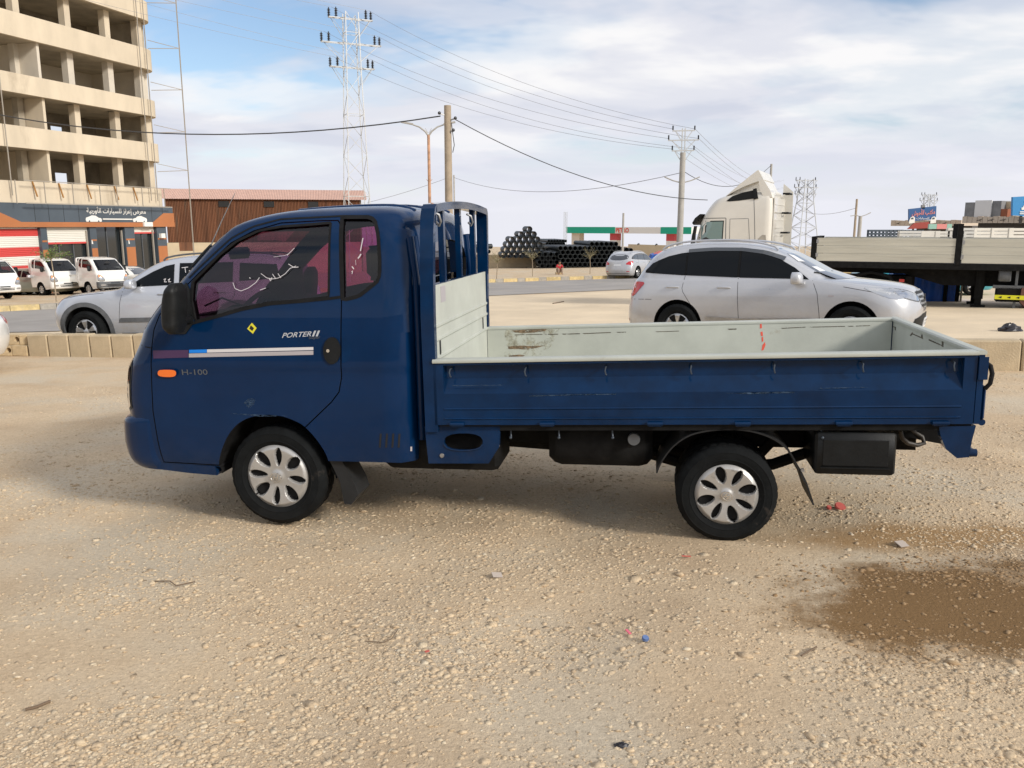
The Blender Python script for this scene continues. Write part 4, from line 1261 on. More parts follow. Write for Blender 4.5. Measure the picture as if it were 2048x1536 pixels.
rb = MB().prism(q, .015, .06, 'y').build('rear_bracket', 'blue_paint_dull', truck)
x, z = T(1930, 905, .06)
MB().tube([(x-.03, .06, z), (x+.055, .06, z)], .022, 12).tube([(x+.03, .06, z), (x+.03, BW-.06, z)], .024, 12).build('rear_underrun_tube', 'blue_paint_dull', truck, 40)
q = TL([(1790,866),(1880,860),(1895,890),(1840,880)], .3)
MB().prism(q, .3, .34, 'y').build('tow_bracket', 'chassis_black', truck)
# storage box behind the rear wheel
a = T(1632, 868, .03); b = T(1790, 952, .03)
bx = MB().box(a[0], b[0], .03, .40, b[1], a[1]+.01, 0, .012).build('tool_box', 'black_plastic', truck, 40)
mb = MB().box(a[0]+.03, b[0]-.03, .024, .032, b[1]+.035, b[1]+.041); mb.box(a[0]+.04, b[0]-.04, .026, .031, b[1]+.05, a[1]-.03, 0, .004); mb.build('pressed_lid', 'black_plastic', bx)
# exhaust loop
pp = [T(*p_, .25) for p_ in [(1800,862),(1806,878),(1818,888),(1838,893),(1853,890),(1850,878),(1832,868),(1822,860)]]
MB().tube([(p_[0], .25+.01*i, p_[1]) for i, p_ in enumerate(pp)], .013, 10).build('exhaust_pipe', 'pipe_dark', truck, 50)
# rear mudguard arch and flap
def arc(px_pts, w0, w1, name, th=.008):
    P = catmull([(*T(*p_, .1),) for p_ in px_pts], 5); mb = MB()
    for i, p_ in enumerate(P):
        mb.v += [(p_[0], w0, p_[1]), (p_[0], w1, p_[1])]
        t = P[min(i+1, len(P)-1)]-P[max(i-1, 0)]; t = t/np.linalg.norm(t)
        mb.v += [(p_[0]+t[1]*th, w1, p_[1]-t[0]*th), (p_[0]+t[1]*th, w0, p_[1]-t[0]*th)]
    for i in range(len(P)-1):
        for j in range(4): mb.f.append((i*4+j, i*4+(j+1)%4, i*4+4+(j+1)%4, i*4+4+j))
    mb.f += [(0,1,2,3), tuple(len(mb.v)-1-j for j in range(4))]; mb.m = [0]*len(mb.f)
    return mb.build(name, 'grey_black', truck, 40)
mat('grey_black', (0.012, 0.013, 0.014), 0.55, 0.0, 0.4, var=0.3, vscale=10)
arc([(1312,938),(1322,915),(1345,885),(1380,862),(1430,852),(1490,853),(1540,868),(1575,895),(1597,935),(1606,955)], .02, .40, 'mudguard')
arc([(1312,938),(1322,915),(1345,885),(1380,862),(1430,852),(1490,853),(1540,868),(1575,895),(1597,935),(1606,955)], BW-.40, BW-.02, 'mudguard')
q = TL([(1592,930),(1608,935),(1613,960),(1628,1008),(1620,1014),(1603,985),(1594,955)], .05)
fp = MB().prism(q, .03, .055, 'y'); 
k = T(1612, 1000, .05)
fl_ = MB(); qa = [T(*p_, .05) for p_ in [(1600,940),(1612,965),(1626,1008)]]
for i in range(2):
    (x0, z0), (x1, z1) = qa[i], qa[i+1]
    fl_.obox(((x0+x1)/2, .20, (z0+z1)/2), ((x1-x0)/2, 0, (z1-z0)/2), (0, .17, 0), (.004, 0, .002))
flap = fl_.build('mudflap', 'grey_black', truck)
x, z = T(1605, 940, .02)
MB().lathe([(.001, -.004), (.010, -.004), (.011, 0), (.011, .006)], (x, .018, z), 'y', 12, close=True).build('bolt', 'steel', flap, 40)
q = TL([(664,915),(690,918),(715,965),(722,985),(708,1004),(694,1002),(686,960),(672,930)], .1)
MB().prism(q, .05, .26, 'y').build('front_mudflap', 'grey_black', truck)
# liner of the front arch
P = [(*p_,) for p_ in poly_inset(arch_poly, -.004)[1:-1]]
for y0, y1 in ((.05, .34), (CW-.34, CW-.05)):
    mb = MB()
    for p_ in P: mb.v += [(p_[0], y0, p_[1]-.01), (p_[0], y1, p_[1]-.01)]
    for i in range(len(P)-1): mb.f.append((2*i, 2*i+1, 2*i+3, 2*i+2)); mb.m.append(0)
    mb.build('arch_liner', 'chassis_black', truck, 60)
# ------------------------------------------------------------------ other vehicles
def slope_matrix(rotz, X, Y):
    e = .5
    dx = (zgf(X+e, Y)-zgf(X-e, Y))/(2*e); dy = (zgf(X, Y+e)-zgf(X, Y-e))/(2*e)
    n = Vector((-dx, -dy, 1)).normalized()
    f = Vector((math.cos(rotz), math.sin(rotz), 0)); f = (f - n*f.dot(n)).normalized()
    l = n.cross(f)
    return Matrix(((f.x, l.x, n.x, 0), (f.y, l.y, n.y, 0), (f.z, l.z, n.z, 0), (0, 0, 0, 1)))
def stand(root, rotz, anchor_local, anchor_world, scale=1.0):
    """put a vehicle on the sloping ground so that a wheel's contact point lands on a given ground point"""
    M = slope_matrix(rotz, anchor_world[0], anchor_world[1]) @ (Matrix.Scale(scale, 4) if not isinstance(scale, tuple) else Matrix.Diagonal((*scale, 1)))
    aw = Vector((anchor_world[0], anchor_world[1], zgf(anchor_world[0], anchor_world[1])))
    t = aw - (M @ Vector(anchor_local))
    M.translation = t
    root.matrix_world = M
SF_L = [(0.20, .16, 4.50, .84, .60, 2.7, .35, 3), (0.27, .08, 4.58, .88, .62, 2.7, .4, 3), (0.38, .03, 4.64, .925, .64, 2.7, .42, 3), (0.52, .0, 4.66, .945, .66, 2.7, .42, 3), (0.66, .0, 4.65, .95, .68, 2.7, .42, 3),
        (0.78, .02, 4.63, .95, .70, 2.7, .42, 3), (0.87, .06, 4.61, .947, .72, 2.6, .42, 3), (0.94, .13, 4.59, .94, .74, 2.6, .42, 3), (0.99, .26, 4.575, .932, .74, 2.6, .42, 3), (1.035, .48, 4.56, .922, .72, 2.5, .42, 3), (1.07, .75, 4.545, .912, .68, 2.5, .42, 3), (1.095, .98, 4.535, .904, .62, 2.5, .42, 3),
        (1.115, 1.16, 4.52, .893, .50, 2.6, .42, 3), (1.15, 1.29, 4.49, .878, .42, 2.8, .42, 3), (1.24, 1.46, 4.43, .853, .40, 2.9, .42, 3), (1.34, 1.65, 4.36, .825, .38, 3, .42, 3), (1.46, 1.88, 4.25, .788, .38, 3, .42, 3),
        (1.55, 2.08, 4.12, .75, .40, 3, .42, 3), (1.615, 2.30, 3.96, .70, .42, 2.9, .42, 3), (1.655, 2.55, 3.75, .62, .42, 2.8, .4, 2.9), (1.675, 2.80, 3.5, .50, .30, 2.7, .3, 2.8), (1.68, 3.0, 3.3, .25, .1, 2.5, .1, 2.5)]
MH_L = [(0.26, .20, 4.70, .86, .55, 3.0, .35, 3.4), (0.34, .10, 4.78, .90, .58, 3.0, .38, 3.4), (0.46, .03, 4.85, .935, .60, 3.0, .38, 3.4), (0.62, .0, 4.88, .955, .62, 3.0, .38, 3.4), (0.80, .03, 4.87, .957, .62, 3.0, .38, 3.4),
        (0.92, .09, 4.86, .955, .64, 2.9, .38, 3.4), (1.00, .17, 4.84, .95, .66, 2.9, .38, 3.4), (1.055, .30, 4.83, .943, .68, 2.8, .38, 3.4), (1.09, .50, 4.82, .935, .68, 2.8, .38, 3.4), (1.12, .80, 4.81, .925, .62, 2.7, .38, 3.4), (1.145, 1.12, 4.80, .915, .5, 2.7, .38, 3.4),
        (1.18, 1.33, 4.78, .90, .40, 2.9, .38, 3.4), (1.30, 1.50, 4.74, .868, .36, 3.1, .38, 3.4), (1.43, 1.70, 4.68, .832, .36, 3.2, .38, 3.4), (1.56, 1.92, 4.60, .795, .36, 3.2, .38, 3.4), (1.65, 2.12, 4.52, .755, .38, 3.2, .38, 3.4),
        (1.71, 2.34, 4.40, .70, .40, 3, .38, 3.2), (1.745, 2.6, 4.2, .62, .40, 2.9, .36, 3), (1.762, 2.85, 3.95, .50, .3, 2.7, .3, 2.8), (1.766, 3.1, 3.7, .25, .1, 2.5, .1, 2.5)]
SD_L = [(0.18, .14, 4.40, .80, .55, 2.7, .4, 3), (0.30, .04, 4.47, .85, .58, 2.7, .42, 3), (0.45, .0, 4.5, .87, .60, 2.7, .42, 3), (0.60, .03, 4.49, .873, .62, 2.7, .42, 3), (0.70, .10, 4.47, .87, .64, 2.6, .42, 3), (0.78, .25, 4.42, .862, .66, 2.6, .42, 2.9), (0.84, .50, 4.32, .852, .66, 2.5, .42, 2.9),
        (0.89, .86, 4.18, .84, .6, 2.5, .42, 2.9), (0.94, 1.20, 4.0, .82, .5, 2.6, .42, 2.9), (1.06, 1.42, 3.82, .775, .4, 2.8, .42, 2.9), (1.18, 1.64, 3.66, .725, .4, 2.9, .42, 2.9), (1.30, 1.88, 3.48, .67, .42, 2.9, .42, 2.9), (1.38, 2.12, 3.28, .60, .42, 2.8, .42, 2.8), (1.42, 2.38, 3.05, .48, .3, 2.7, .3, 2.7), (1.43, 2.55, 2.9, .25, .1, 2.5, .1, 2.5)]
def make_car(name, label, levels, paint, wb, fx, rx, wr, ww, track, side_glass, screen, rear_glass, arch_r, style='spoke', slots=6, sub=3,
             clad=None, seams=(), handles=(), rails=None, mirror=None, lights=None, rear_lights=None, side_lamps=None, side_heads=None, pillars=(), strip=None, grille=None, plate=None, group=None, glass_mat='glass_dark', visor=None, near=1):
    root = thing(name, label, 'car', group=group)
    body = loft(levels, 0.0, sub).mesh('body', [paint, 'rubber'], 179)
    ref = Ref(body)
    W = max(l[3] for l in levels)
    for wx in (fx, rx):
        poly = [(wx+arch_r*math.cos(a), wr+.02+arch_r*math.sin(a)) for a in np.linspace(-.5, math.pi+.5, 26)]
        poly += [(wx-arch_r, 0.0), (wx+arch_r, 0.0)]
        for s in (-1, 1):
            a, b = sorted((s*(W-.28), s*(W+.3)))
            body = boolean(body, MB().prism(poly, a, b, 'y', 1).mesh('c', ['rubber', 'rubber'], None))
    ref.shade(body)
    for i, k in enumerate((paint, 'rubber')): body.materials[i] = MATS[k]
    bo = newobj('body', body, root)
    for s in (-1, 1):
        for wx in (fx, rx):
            wheel(root, 'wheel', (wx, s*(track/2), wr), wr, ww, wr*.62, wr*.60, capmat='alloy', style=style, slots=slots, side=s, rot=.3*wx, emblem=False)
        for gl in side_glass:
            patch('side_window', glass_mat, root, ref, gl, side=s, off=.009, step=.05, thick=.012)
        for pl_ in pillars: patch('pillar_trim', 'rubber', root, ref, smooth_poly(pl_, 1), side=s, off=.005, step=.05)
        if side_lamps: patch('tail_lamp', 'red_lens', root, ref, smooth_poly(side_lamps, 1), side=s, off=.006, step=.05)
        if side_heads: patch('headlight', 'lens_clear', root, ref, smooth_poly(side_heads, 1), side=s, off=.005, step=.05)
        for ln in seams:
            line_on(ref, ln, .007, side=s, off=.0012, step=.06).build('panel_seam', 'rubber', bo)
        for hx, hz in handles:
            loc, n = ref.y_at(hx, hz, s)
            mb = MB().tube([loc + n*.006 + Vector((-.11, 0, 0)), loc + n*.028 + Vector((-.07, 0, 0)), loc + n*.028 + Vector((.07, 0, 0)), loc + n*.006 + Vector((.11, 0, 0))], .013, 8)
            h = mb.build('door_handle', paint, root, 50)
        if strip:
            line_on(ref, strip[0], strip[1], side=s, off=.012, step=.06).build('side_strip', strip[2], root)
        if mirror:
            mx, mz, msz = mirror
            loc, n = ref.y_at(mx, mz, s)
            k = s
            lv = [(mz-.02, mx-.02, mx+.11, .06, .05, 2.6, .04, 3), (mz+.0, mx-.045, mx+.12, .115, .07, 2.6, .05, 3), (mz+.06, mx-.05, mx+.125, .125, .08, 2.6, .05, 3), (mz+.12, mx-.035, mx+.12, .115, .07, 2.6, .05, 3), (mz+.155, mx+.0, mx+.11, .07, .05, 2.6, .04, 3)]
            m_ = loft(lv, loc.y + s*.155, 3, nf=14, ns=4, nr=10).build('door_mirror', paint, root, 60)
            MB().tube([(mx+.05, loc.y-s*.02, mz+.0), (mx+.05, loc.y+s*.10, mz+.02)], .032, 8).build('mirror_arm', 'black_plastic', m_, 50)
        if rails:
            pts = []
            for x in np.linspace(rails[0], rails[1], 14):
                l, n, i, d = ref.bvh.ray_cast(Vector((x, s*rails[2], 4)), Vector((0, 0, -1)))
                if l: pts.append(l + Vector((0, 0, .045)))
            pts = [pts[0]-Vector((.06, 0, .05))]+pts+[pts[-1]+Vector((.06, 0, -.05))]
            MB().tube(pts, .017, 8).build('roof_rail', rails[3], root, 60)
        if clad:
            for q, m_ in clad: patch('lower_cladding', m_, root, ref, q, side=s, off=.016, step=.08, thick=.02)
        if visor: line_on(ref, visor, .05, side=s, off=.016, step=.08).build('window_visor', 'glass_screen', root)
        if lights:
            q = [(s*min(y, .80), z) for y, z in lights]
            o = patch('headlight', 'lens_clear', root, ref, smooth_poly(q, 1), axis='x', side=-1, off=.004, step=.05)
            patch('headlight_bezel', 'grey_plastic', o, ref, smooth_poly(poly_inset(q, -.015), 1), axis='x', side=-1, off=.002, step=.05)
        if rear_lights:
            q = [(s*y, z) for y, z in rear_lights]
            patch('tail_lamp', 'red_lens', root, ref, smooth_poly(q, 1), axis='x', side=1, off=.006, step=.05)
    if screen: patch('windscreen', 'glass_screen', root, ref, screen, axis='x', side=-1, off=.004, step=.10)
    if rear_glass: patch('rear_window', glass_mat, root, ref, rear_glass, axis='x', side=1, off=.004, step=.10)
    return root, ref, bo
SFK = dict(levels=SF_L, wb=2.70, fx=.93, rx=3.63, wr=.365, ww=.235, track=1.70,
    side_glass=[[(1.56,1.105),(1.75,1.115),(2.62,1.135),(2.62,1.535),(2.32,1.505),(2.02,1.40),(1.78,1.27)], [(2.66,1.137),(3.50,1.175),(3.50,1.525),(3.1,1.545),(2.66,1.537)], [(3.53,1.178),(4.05,1.205),(4.22,1.26),(4.12,1.36),(3.95,1.43),(3.72,1.49),(3.53,1.522)]],
    screen=[(-.70,1.10),(.70,1.10),(.62,1.34),(.50,1.565),(-.50,1.565),(-.62,1.34)], rear_glass=smooth_poly([(-.66,1.14),(.66,1.14),(.60,1.50),(-.60,1.50)], 2), arch_r=.415,
    seams=[[(2.64,1.13),(2.63,.8),(2.60,.38)], [(3.52,1.17),(3.56,.95),(3.40,.72),(3.25,.55),(3.20,.38)], [(1.50,1.09),(1.42,.9),(1.38,.60),(1.36,.36)], [(1.36,.36),(2.6,.36),(3.2,.36)], [(4.08,.80),(4.55,.80)], [(1.05,1.0),(.6,.92),(.42,.86)]],
    handles=[(2.86,.985),(3.72,.99)], pillars=[[(1.60,1.10),(4.24,1.20),(4.24,1.27),(3.95,1.45),(3.5,1.54),(2.6,1.552),(2.02,1.42)]], rails=(2.15,3.95,.60,'silver_paint'), mirror=(1.66,1.06,1),
    lights=[(.42,.78),(.62,.80),(.80,.86),(.80,.97),(.62,.94),(.46,.88)], rear_lights=[(.55,.88),(.84,.86),(.84,1.06),(.62,1.01)], side_lamps=[(4.20,1.07),(4.36,1.08),(4.50,1.06),(4.53,.86),(4.42,.84),(4.28,.98)], side_heads=[(.20,.84),(.34,.81),(.66,.93),(.80,1.0),(.62,.995),(.30,.955)])
def finish_santa(root, ref, plate_front=True):
    g = [(-.36, .67), (.36, .67), (.46, .93), (-.46, .93)]
    gr = patch('grille', 'alloy', root, ref, smooth_poly(g, 1), axis='x', side=-1, off=.006, step=.06)
    for k, z in enumerate((.715, .775, .835, .895)):
        hw = .32 + .10*(z-.67)/.26
        for a, b in ((-hw, -.17), (-.145, .145), (.17, hw)):
            if k == 2 and a == -.145: continue
            patch('grille_slot', 'ink_black', gr, ref, [(a, z-.017), (b, z-.017), (b, z+.017), (a, z+.017)], axis='x', side=-1, off=.010, step=.06)
    loc, n = ref.x_at(0, .825, -1); x = loc.x-.02
    mb = MB().tube([(x, .075*math.cos(a), .825+.04*math.sin(a)) for a in np.linspace(0, 2*math.pi, 21)], .007, 6, caps=False)
    mb.bar((x, -.035, .80), (x, -.02, .85), .013); mb.bar((x, .02, .80), (x, .035, .85), .013); mb.bar((x, -.028, .822), (x, .028, .828), .013)
    mb.build('emblem', 'ink_black', root, 40)
    patch('lower_intake', 'black_plastic', root, ref, smooth_poly([(-.72, .36), (.72, .36), (.58, .60), (-.58, .60)], 1), axis='x', side=-1, off=.006, step=.06)
    if plate_front:
        pl = patch('number_plate', 'plate_white', root, ref, [(-.24, .40), (.24, .40), (.24, .53), (-.24, .53)], axis='x', side=-1, off=.022, step=.1, thick=.012)
        for k in range(6):
            y = -.19+.07*k
            patch('digit', 'ink_black', pl, ref, [(y, .425), (y+.012+.014*(k % 2), .425), (y+.012+.014*(k % 2), .47), (y, .47)], axis='x', side=-1, off=.026, step=.1)
            patch('digit', 'ink_black', pl, ref, [(y+.01, .485), (y+.04, .485), (y+.04, .515-.012*(k % 2)), (y+.01, .515-.012*(k % 2))], axis='x', side=-1, off=.026, step=.1)
    patch('rear_bumper_valance', 'black_plastic', root, ref, [(-.80, .22), (.80, .22), (.78, .36), (-.78, .36)], axis='x', side=1, off=.006, step=.08)
    for s in (-1, 1): patch('reflector', 'red_lens', root, ref, [(s*.62, .44), (s*.80, .44), (s*.80, .48), (s*.62, .48)], axis='x', side=1, off=.006, step=.06)
    pl2 = patch('number_plate', 'plate_white', root, ref, [(-.24, .80), (.24, .80), (.24, .90), (-.24, .90)], axis='x', side=1, off=.010, step=.1, thick=.008)
sf, sfref, sfb = make_car('sport_utility_vehicle', 'silver SUV with dark tinted windows parked behind the pale truck bed', paint='silver_paint', strip=([(1.50,.52),(2.6,.50),(3.15,.52)], .05, 'alloy'), visor=[(1.95,1.40),(2.25,1.50),(2.6,1.55),(3.1,1.562),(3.5,1.545)], **SFK)
finish_santa(sf, sfref)
p = gpt(1354, 700); stand(sf, math.pi-R(30.5), (3.63, .93, 0), (p.x, p.y), (1.01, 1.02, 1.065))
# papers behind its windscreen
for q in ([(-.66,1.36),(-.50,1.35),(-.46,1.45),(-.56,1.47)], [(-.60,1.18),(-.36,1.19),(-.38,1.28),(-.58,1.28)]):
    patch('windscreen_sticker', 'plate_white', sf, sfref, [(-y, z) for y, z in q], axis='x', side=-1, off=.007, step=.05)
for yy in (-.45, .25):
    pp = []
    for k in range(6):
        y = yy+.10*k; loc, n = sfref.x_at(y, 1.105+.02*k, -1); pp.append(loc+Vector((-.02, 0, 0)))
    MB().tube(pp, .010, 5).build('wiper', 'black_plastic', sf, 40)
patch('side_lamp', 'sticker_grey', sf, sfref, [(1.18,.86),(1.26,.86),(1.26,.88),(1.18,.88)], side=1, off=.004, step=.05)
# the same model driving away on the road
K2 = dict(SFK); K2['sub'] = 2
sf2, sf2ref, sf2b = make_car('sport_utility_vehicle', 'small distant silver SUV seen from behind on the road by the pipes', paint='silver_paint', glass_mat='glass_screen', **K2)
finish_santa(sf2, sf2ref, False)
p = gpt(1275, 557); stand(sf2, R(-125), (3.63, .90, 0), (p.x, p.y))
# second silver SUV, left
mh, mhref, mhb = make_car('sport_utility_vehicle', 'silver SUV with grey plastic arches behind the blue cab nose', MH_L, 'silver_paint_cool', 2.895, .82, 3.74, .388, .265, 1.66,
    [[(1.66,1.20),(1.9,1.205),(2.52,1.225),(2.52,1.60),(2.36,1.57),(2.12,1.47),(1.86,1.33)], [(2.62,1.235),(3.62,1.265),(3.62,1.615),(2.62,1.615)], [(3.75,1.275),(4.50,1.31),(4.42,1.56),(3.75,1.60)]],
    [(-.70,1.20),(.70,1.20),(.60,1.46),(.52,1.66),(-.52,1.66),(-.60,1.46)], smooth_poly([(-.66,1.24),(.66,1.24),(.6,1.60),(-.6,1.60)], 2), .45, slots=5,
    seams=[[(2.57,1.23),(2.56,.9),(2.54,.52)], [(1.58,1.19),(1.50,.9),(1.46,.55)], [(3.68,1.27),(3.66,.98),(3.32,.80),(3.24,.52)], [(1.2,1.10),(.7,1.06),(.35,1.0)]],
    handles=[(2.34,1.06),(3.40,1.08)], rails=(2.3,4.4,.62,'grey_plastic'), mirror=(1.74,1.19,1), lights=[(.50,.86),(.74,.88),(.92,.96),(.93,1.05),(.76,1.03),(.55,.97)],
    clad=[([(1.46,.56),(3.40,.56),(3.40,.64),(1.50,.64)], 'grey_plastic'), ([(1.45,.30),(3.40,.30),(3.40,.36),(1.48,.36)], 'grey_plastic')])
for s in (-1, 1):
    for wx in (.82, 3.74):
        mb = MB(); n = 20; k0 = 0
        for i, a in enumerate(np.linspace(-.12, math.pi+.12, n)):
            for rr in (.448, .53):
                x, z = wx+rr*math.cos(a), .408+rr*math.sin(a)
                loc, nn = mhref.y_at(x, max(z, .28), s)
                y = loc.y if loc else s*.93
                mb.v += [(x, y+s*.016, z), (x, y-s*.03, z)]
        for i in range(n-1):
            b = i*4
            mb.f += [(b, b+2, b+6, b+4), (b, b+4, b+5, b+1), (b+2, b+3, b+7, b+6)]
        mb.m = [0]*len(mb.f); mb.build('arch_cladding', 'grey_plastic', mh, 40)
p = gpt(176, 706); stand(mh, R(-3), (.82, -.93, 0), (p.x, p.y+.05))
fwh = [c for c in mh.children if c.name.startswith('wheel')]
for w_ in fwh:
    if w_.location.x < 2 and w_.location.y < 0: w_.rotation_euler.z += R(-9)
for c in mh.children:
    pass
MB().lathe([(.001, 0), (.10, 0), (.10, .03), (.001, .03)], (.82, -.80, .388), 'y', 18).build('brake_disc', 'steel', mh, 40)
# pen marks on its rear door glass
def glassmark(ref, pts, w, par, s=-1): line_on(ref, pts, w, side=s, off=.012, step=.02).build('pen_mark', 'marker_white', par)
for pts in ([(2.66,1.53),(2.78,1.54)], [(2.72,1.54),(2.74,1.44)], [(2.80,1.47),(2.85,1.48),(2.81,1.44),(2.86,1.42),(2.81,1.39)], [(2.33,1.32),(2.37,1.34),(2.34,1.28),(2.39,1.28)], [(2.41,1.31),(2.45,1.34),(2.42,1.28),(2.47,1.28)]):
    glassmark(mhref, pts, .012, mh)
# low cars in front of the showroom
SDK = dict(levels=SD_L, wb=2.65, fx=.88, rx=3.53, wr=.315, ww=.2, track=1.52, side_glass=[[(1.55,.955),(2.35,.97),(2.35,1.30),(2.0,1.24),(1.75,1.12)], [(2.42,.97),(3.45,.99),(3.3,1.15),(3.0,1.29),(2.42,1.31)]],
    screen=[(-.62,.96),(.62,.96),(.46,1.31),(-.46,1.31)], rear_glass=[(-.60,.97),(.60,.97),(.46,1.28),(-.46,1.28)], arch_r=.36, sub=2, mirror=(1.62,.93,1), lights=[(.42,.56),(.74,.60),(.80,.70),(.6,.70),(.45,.64)], rear_lights=[(.45,.66),(.78,.64),(.80,.80),(.5,.80)])
dk, dkref, _ = make_car('saloon_car', 'low black saloon car in front of the showroom glass', paint='dark_paint', **SDK)
stand(dk, R(176), (.88, .7, 0), (-21.6, 50.0))
wc, wcref, _ = make_car('saloon_car', 'white car half hidden between the third white truck and the silver SUV', paint='white_paint', **SDK)
stand(wc, R(158), (.88, .7, 0), (-20.3, 45.5))
gc, gcref, _ = make_car('saloon_car', 'greyish green car between the two white trucks on the left', paint='olive_paint' if 'olive_paint' in MATS else 'silver_paint', **SDK)
stand(gc, R(165), (.88, .7, 0), (-24.6, 44.0))
# a car at the left edge of the picture, mostly out of it
lc, lcref, _ = make_car('saloon_car', 'white car at the left edge with only its red tail lamp showing', paint='white_paint', **SDK)
p = gpt(3, 762); 
M = slope_matrix(R(8), p.x, p.y); M.translation = Vector((p.x-5.05, p.y+.3, zgf(p.x-2, p.y))); lc.matrix_world = M
# three white trucks: the blue truck's build in white
def white_truck(label, rotz, anchor, world, swap_extra=None):
    sw = {'blue_paint': 'white_paint', 'blue_paint_dull': 'white_paint', 'pale_bed': 'white_paint', 'glass_pink': 'glass_screen_far', 'glass_clear': 'glass_screen_far', 'glass_light': 'glass_screen_far', 'sticker_purple': 'marker_red', 'sticker_blue': 'sticker_grey'}
    if swap_extra: sw.update(swap_extra)
    t = copy_tree(truck, None, sw, ('sticker', 'pen_mark', 'rust_patch', 'scratch', 'paint_mark', 'paint_patch', 'name_badge', 'numeral_badge', 'trim_badge', 'rope_hook', 'bolt', 'pressed_rib', 'slot', 'emblem'), WT_CACHE if not swap_extra else {})
    t['label'] = label; t['group'] = 'white trucks outside the showroom'
    stand(t, rotz, anchor, world)
    return t
WT_CACHE = {}
p = gpt(84, 591); white_truck('white flatbed truck with red turn lamps, middle of the three', R(150), (FWX, CW-.03, 0), (p.x, p.y))
p = gpt(20, 597); white_truck('white flatbed truck cut by the left picture edge', R(152), (FWX, .03, 0), (p.x, p.y))
p = gpt(178, 590); wt3 = white_truck('white flatbed truck with a grey bumper beside the silver SUV bonnet', R(148), (FWX, CW-.03, 0), (p.x, p.y))
for c in wt3.children:
    if c.name.startswith('front_bumper'):
        c.data = c.data.copy(); c.data.materials[0] = MATS['grey_plastic']
# ------------------------------------------------------------------ roads and kerbs
mat('asphalt', (0.33, 0.305, 0.275), 0.9, var=0.12, vscale=.6, dirt=(0.42, 0.34, 0.24), dirt_amt=.25, bump=.3, bscale=30, coord='Object')
mat('sand', (0.70, 0.565, 0.385), 0.95, var=0.12, vscale=.5, bump=.4, bscale=20)  # pale sand, made lighter still to paint in its sunlight
mat('concrete', (0.47, 0.41, 0.32), 0.9, var=0.14, vscale=3, bump=.25, bscale=30)
mat('kerb_block', (0.50, 0.40, 0.26), 0.92, var=0.12, vscale=4, bump=.35, bscale=40, dirt=(0.36, 0.28, 0.18), dirt_amt=.1)
mat('kerb_yellow', (0.58, 0.45, 0.22), 0.85, var=0.2, vscale=6, dirt=(0.50, 0.42, 0.30), dirt_amt=.3)
mat('kerb_grey', (0.36, 0.33, 0.28), 0.9, var=0.2, vscale=6)
def sheet(name, pts, lift, m, kind='structure', sub=10):
    """a ground-hugging polygon sheet between two pixel polylines (near, far)"""
    near, far = pts
    A = resample([tuple(gpt(*p))[:2] for p in near], 60); B = resample([tuple(gpt(*p))[:2] for p in far], 60)
    X = np.stack([A[:, 0]+(B[:, 0]-A[:, 0])*t for t in np.linspace(0, 1, sub)]); Y = np.stack([A[:, 1]+(B[:, 1]-A[:, 1])*t for t in np.linspace(0, 1, sub)])
    return tag(newobj(name, grid_mesh(name, X, Y, zg(X, Y)+lift, m)), kind=kind)
sheet('road', ([(-700,700),(-200,668),(100,664),(400,640),(700,612),(970,592),(1280,578),(1700,566),(2300,560)], [(-700,660),(-200,634),(0,624),(300,608),(640,585),(970,566),(1280,556),(1500,550),(2300,545)]), .012, 'asphalt')
sheet('lit_sand_verge', ([(-300,716),(57,704),(700,716),(1400,728),(2048,734),(2500,745)], [(-300,676),(100,666),(400,642),(700,614),(970,594),(1280,580),(1700,568),(2300,562)]), .006, 'sand')  # sunlight on the sand is put into this sheet's paler colour
# far kerb: painted stones, alternately yellow and grey
kp = resample([tuple(gpt(*p))[:2] for p in [(-60,629),(0,624),(300,608),(640,585),(970,566),(1100,561),(1280,556),(1500,550),(1760,545)]], 900)
kl = np.r_[0, np.cumsum(np.linalg.norm(np.diff(kp, axis=0), axis=1))]
def along(s): return np.array([np.interp(s, kl, kp[:, 0]), np.interp(s, kl, kp[:, 1])])
kerb = tag(bpy.data.objects.new('painted_kerb', None), kind='structure'); C.objects.link(kerb)
s = 0.0; k = 0
while s < kl[-1]-1.0:
    ln = .55 if k % 2 else .95
    a, b = along(s+.01), along(s+ln-.01); d = (b-a)/np.linalg.norm(b-a); nrm = np.array([-d[1], d[0]])
    za, zb_ = zgf(*a), zgf(*b)
    mb = MB(); hgt = .20
    c0 = [a, b, b+nrm*.25, a+nrm*.25]; zz = [za, zb_, zb_, za]
    mb.v = [(p_[0], p_[1], z-.05) for p_, z in zip(c0, zz)] + [(p_[0], p_[1], z+hgt) for p_, z in zip(c0, zz)]
    mb.f = [(0,3,2,1),(4,5,6,7),(0,1,5,4),(1,2,6,5),(2,3,7,6),(3,0,4,7)]; mb.m = [0]*6
    grey = (k % 2 == 1) if a[0] > -10 else (k % 6 in (3, 4))
    mb.build('kerb_stone', 'kerb_grey' if grey else 'kerb_yellow', kerb)
    s += ln; k += 1
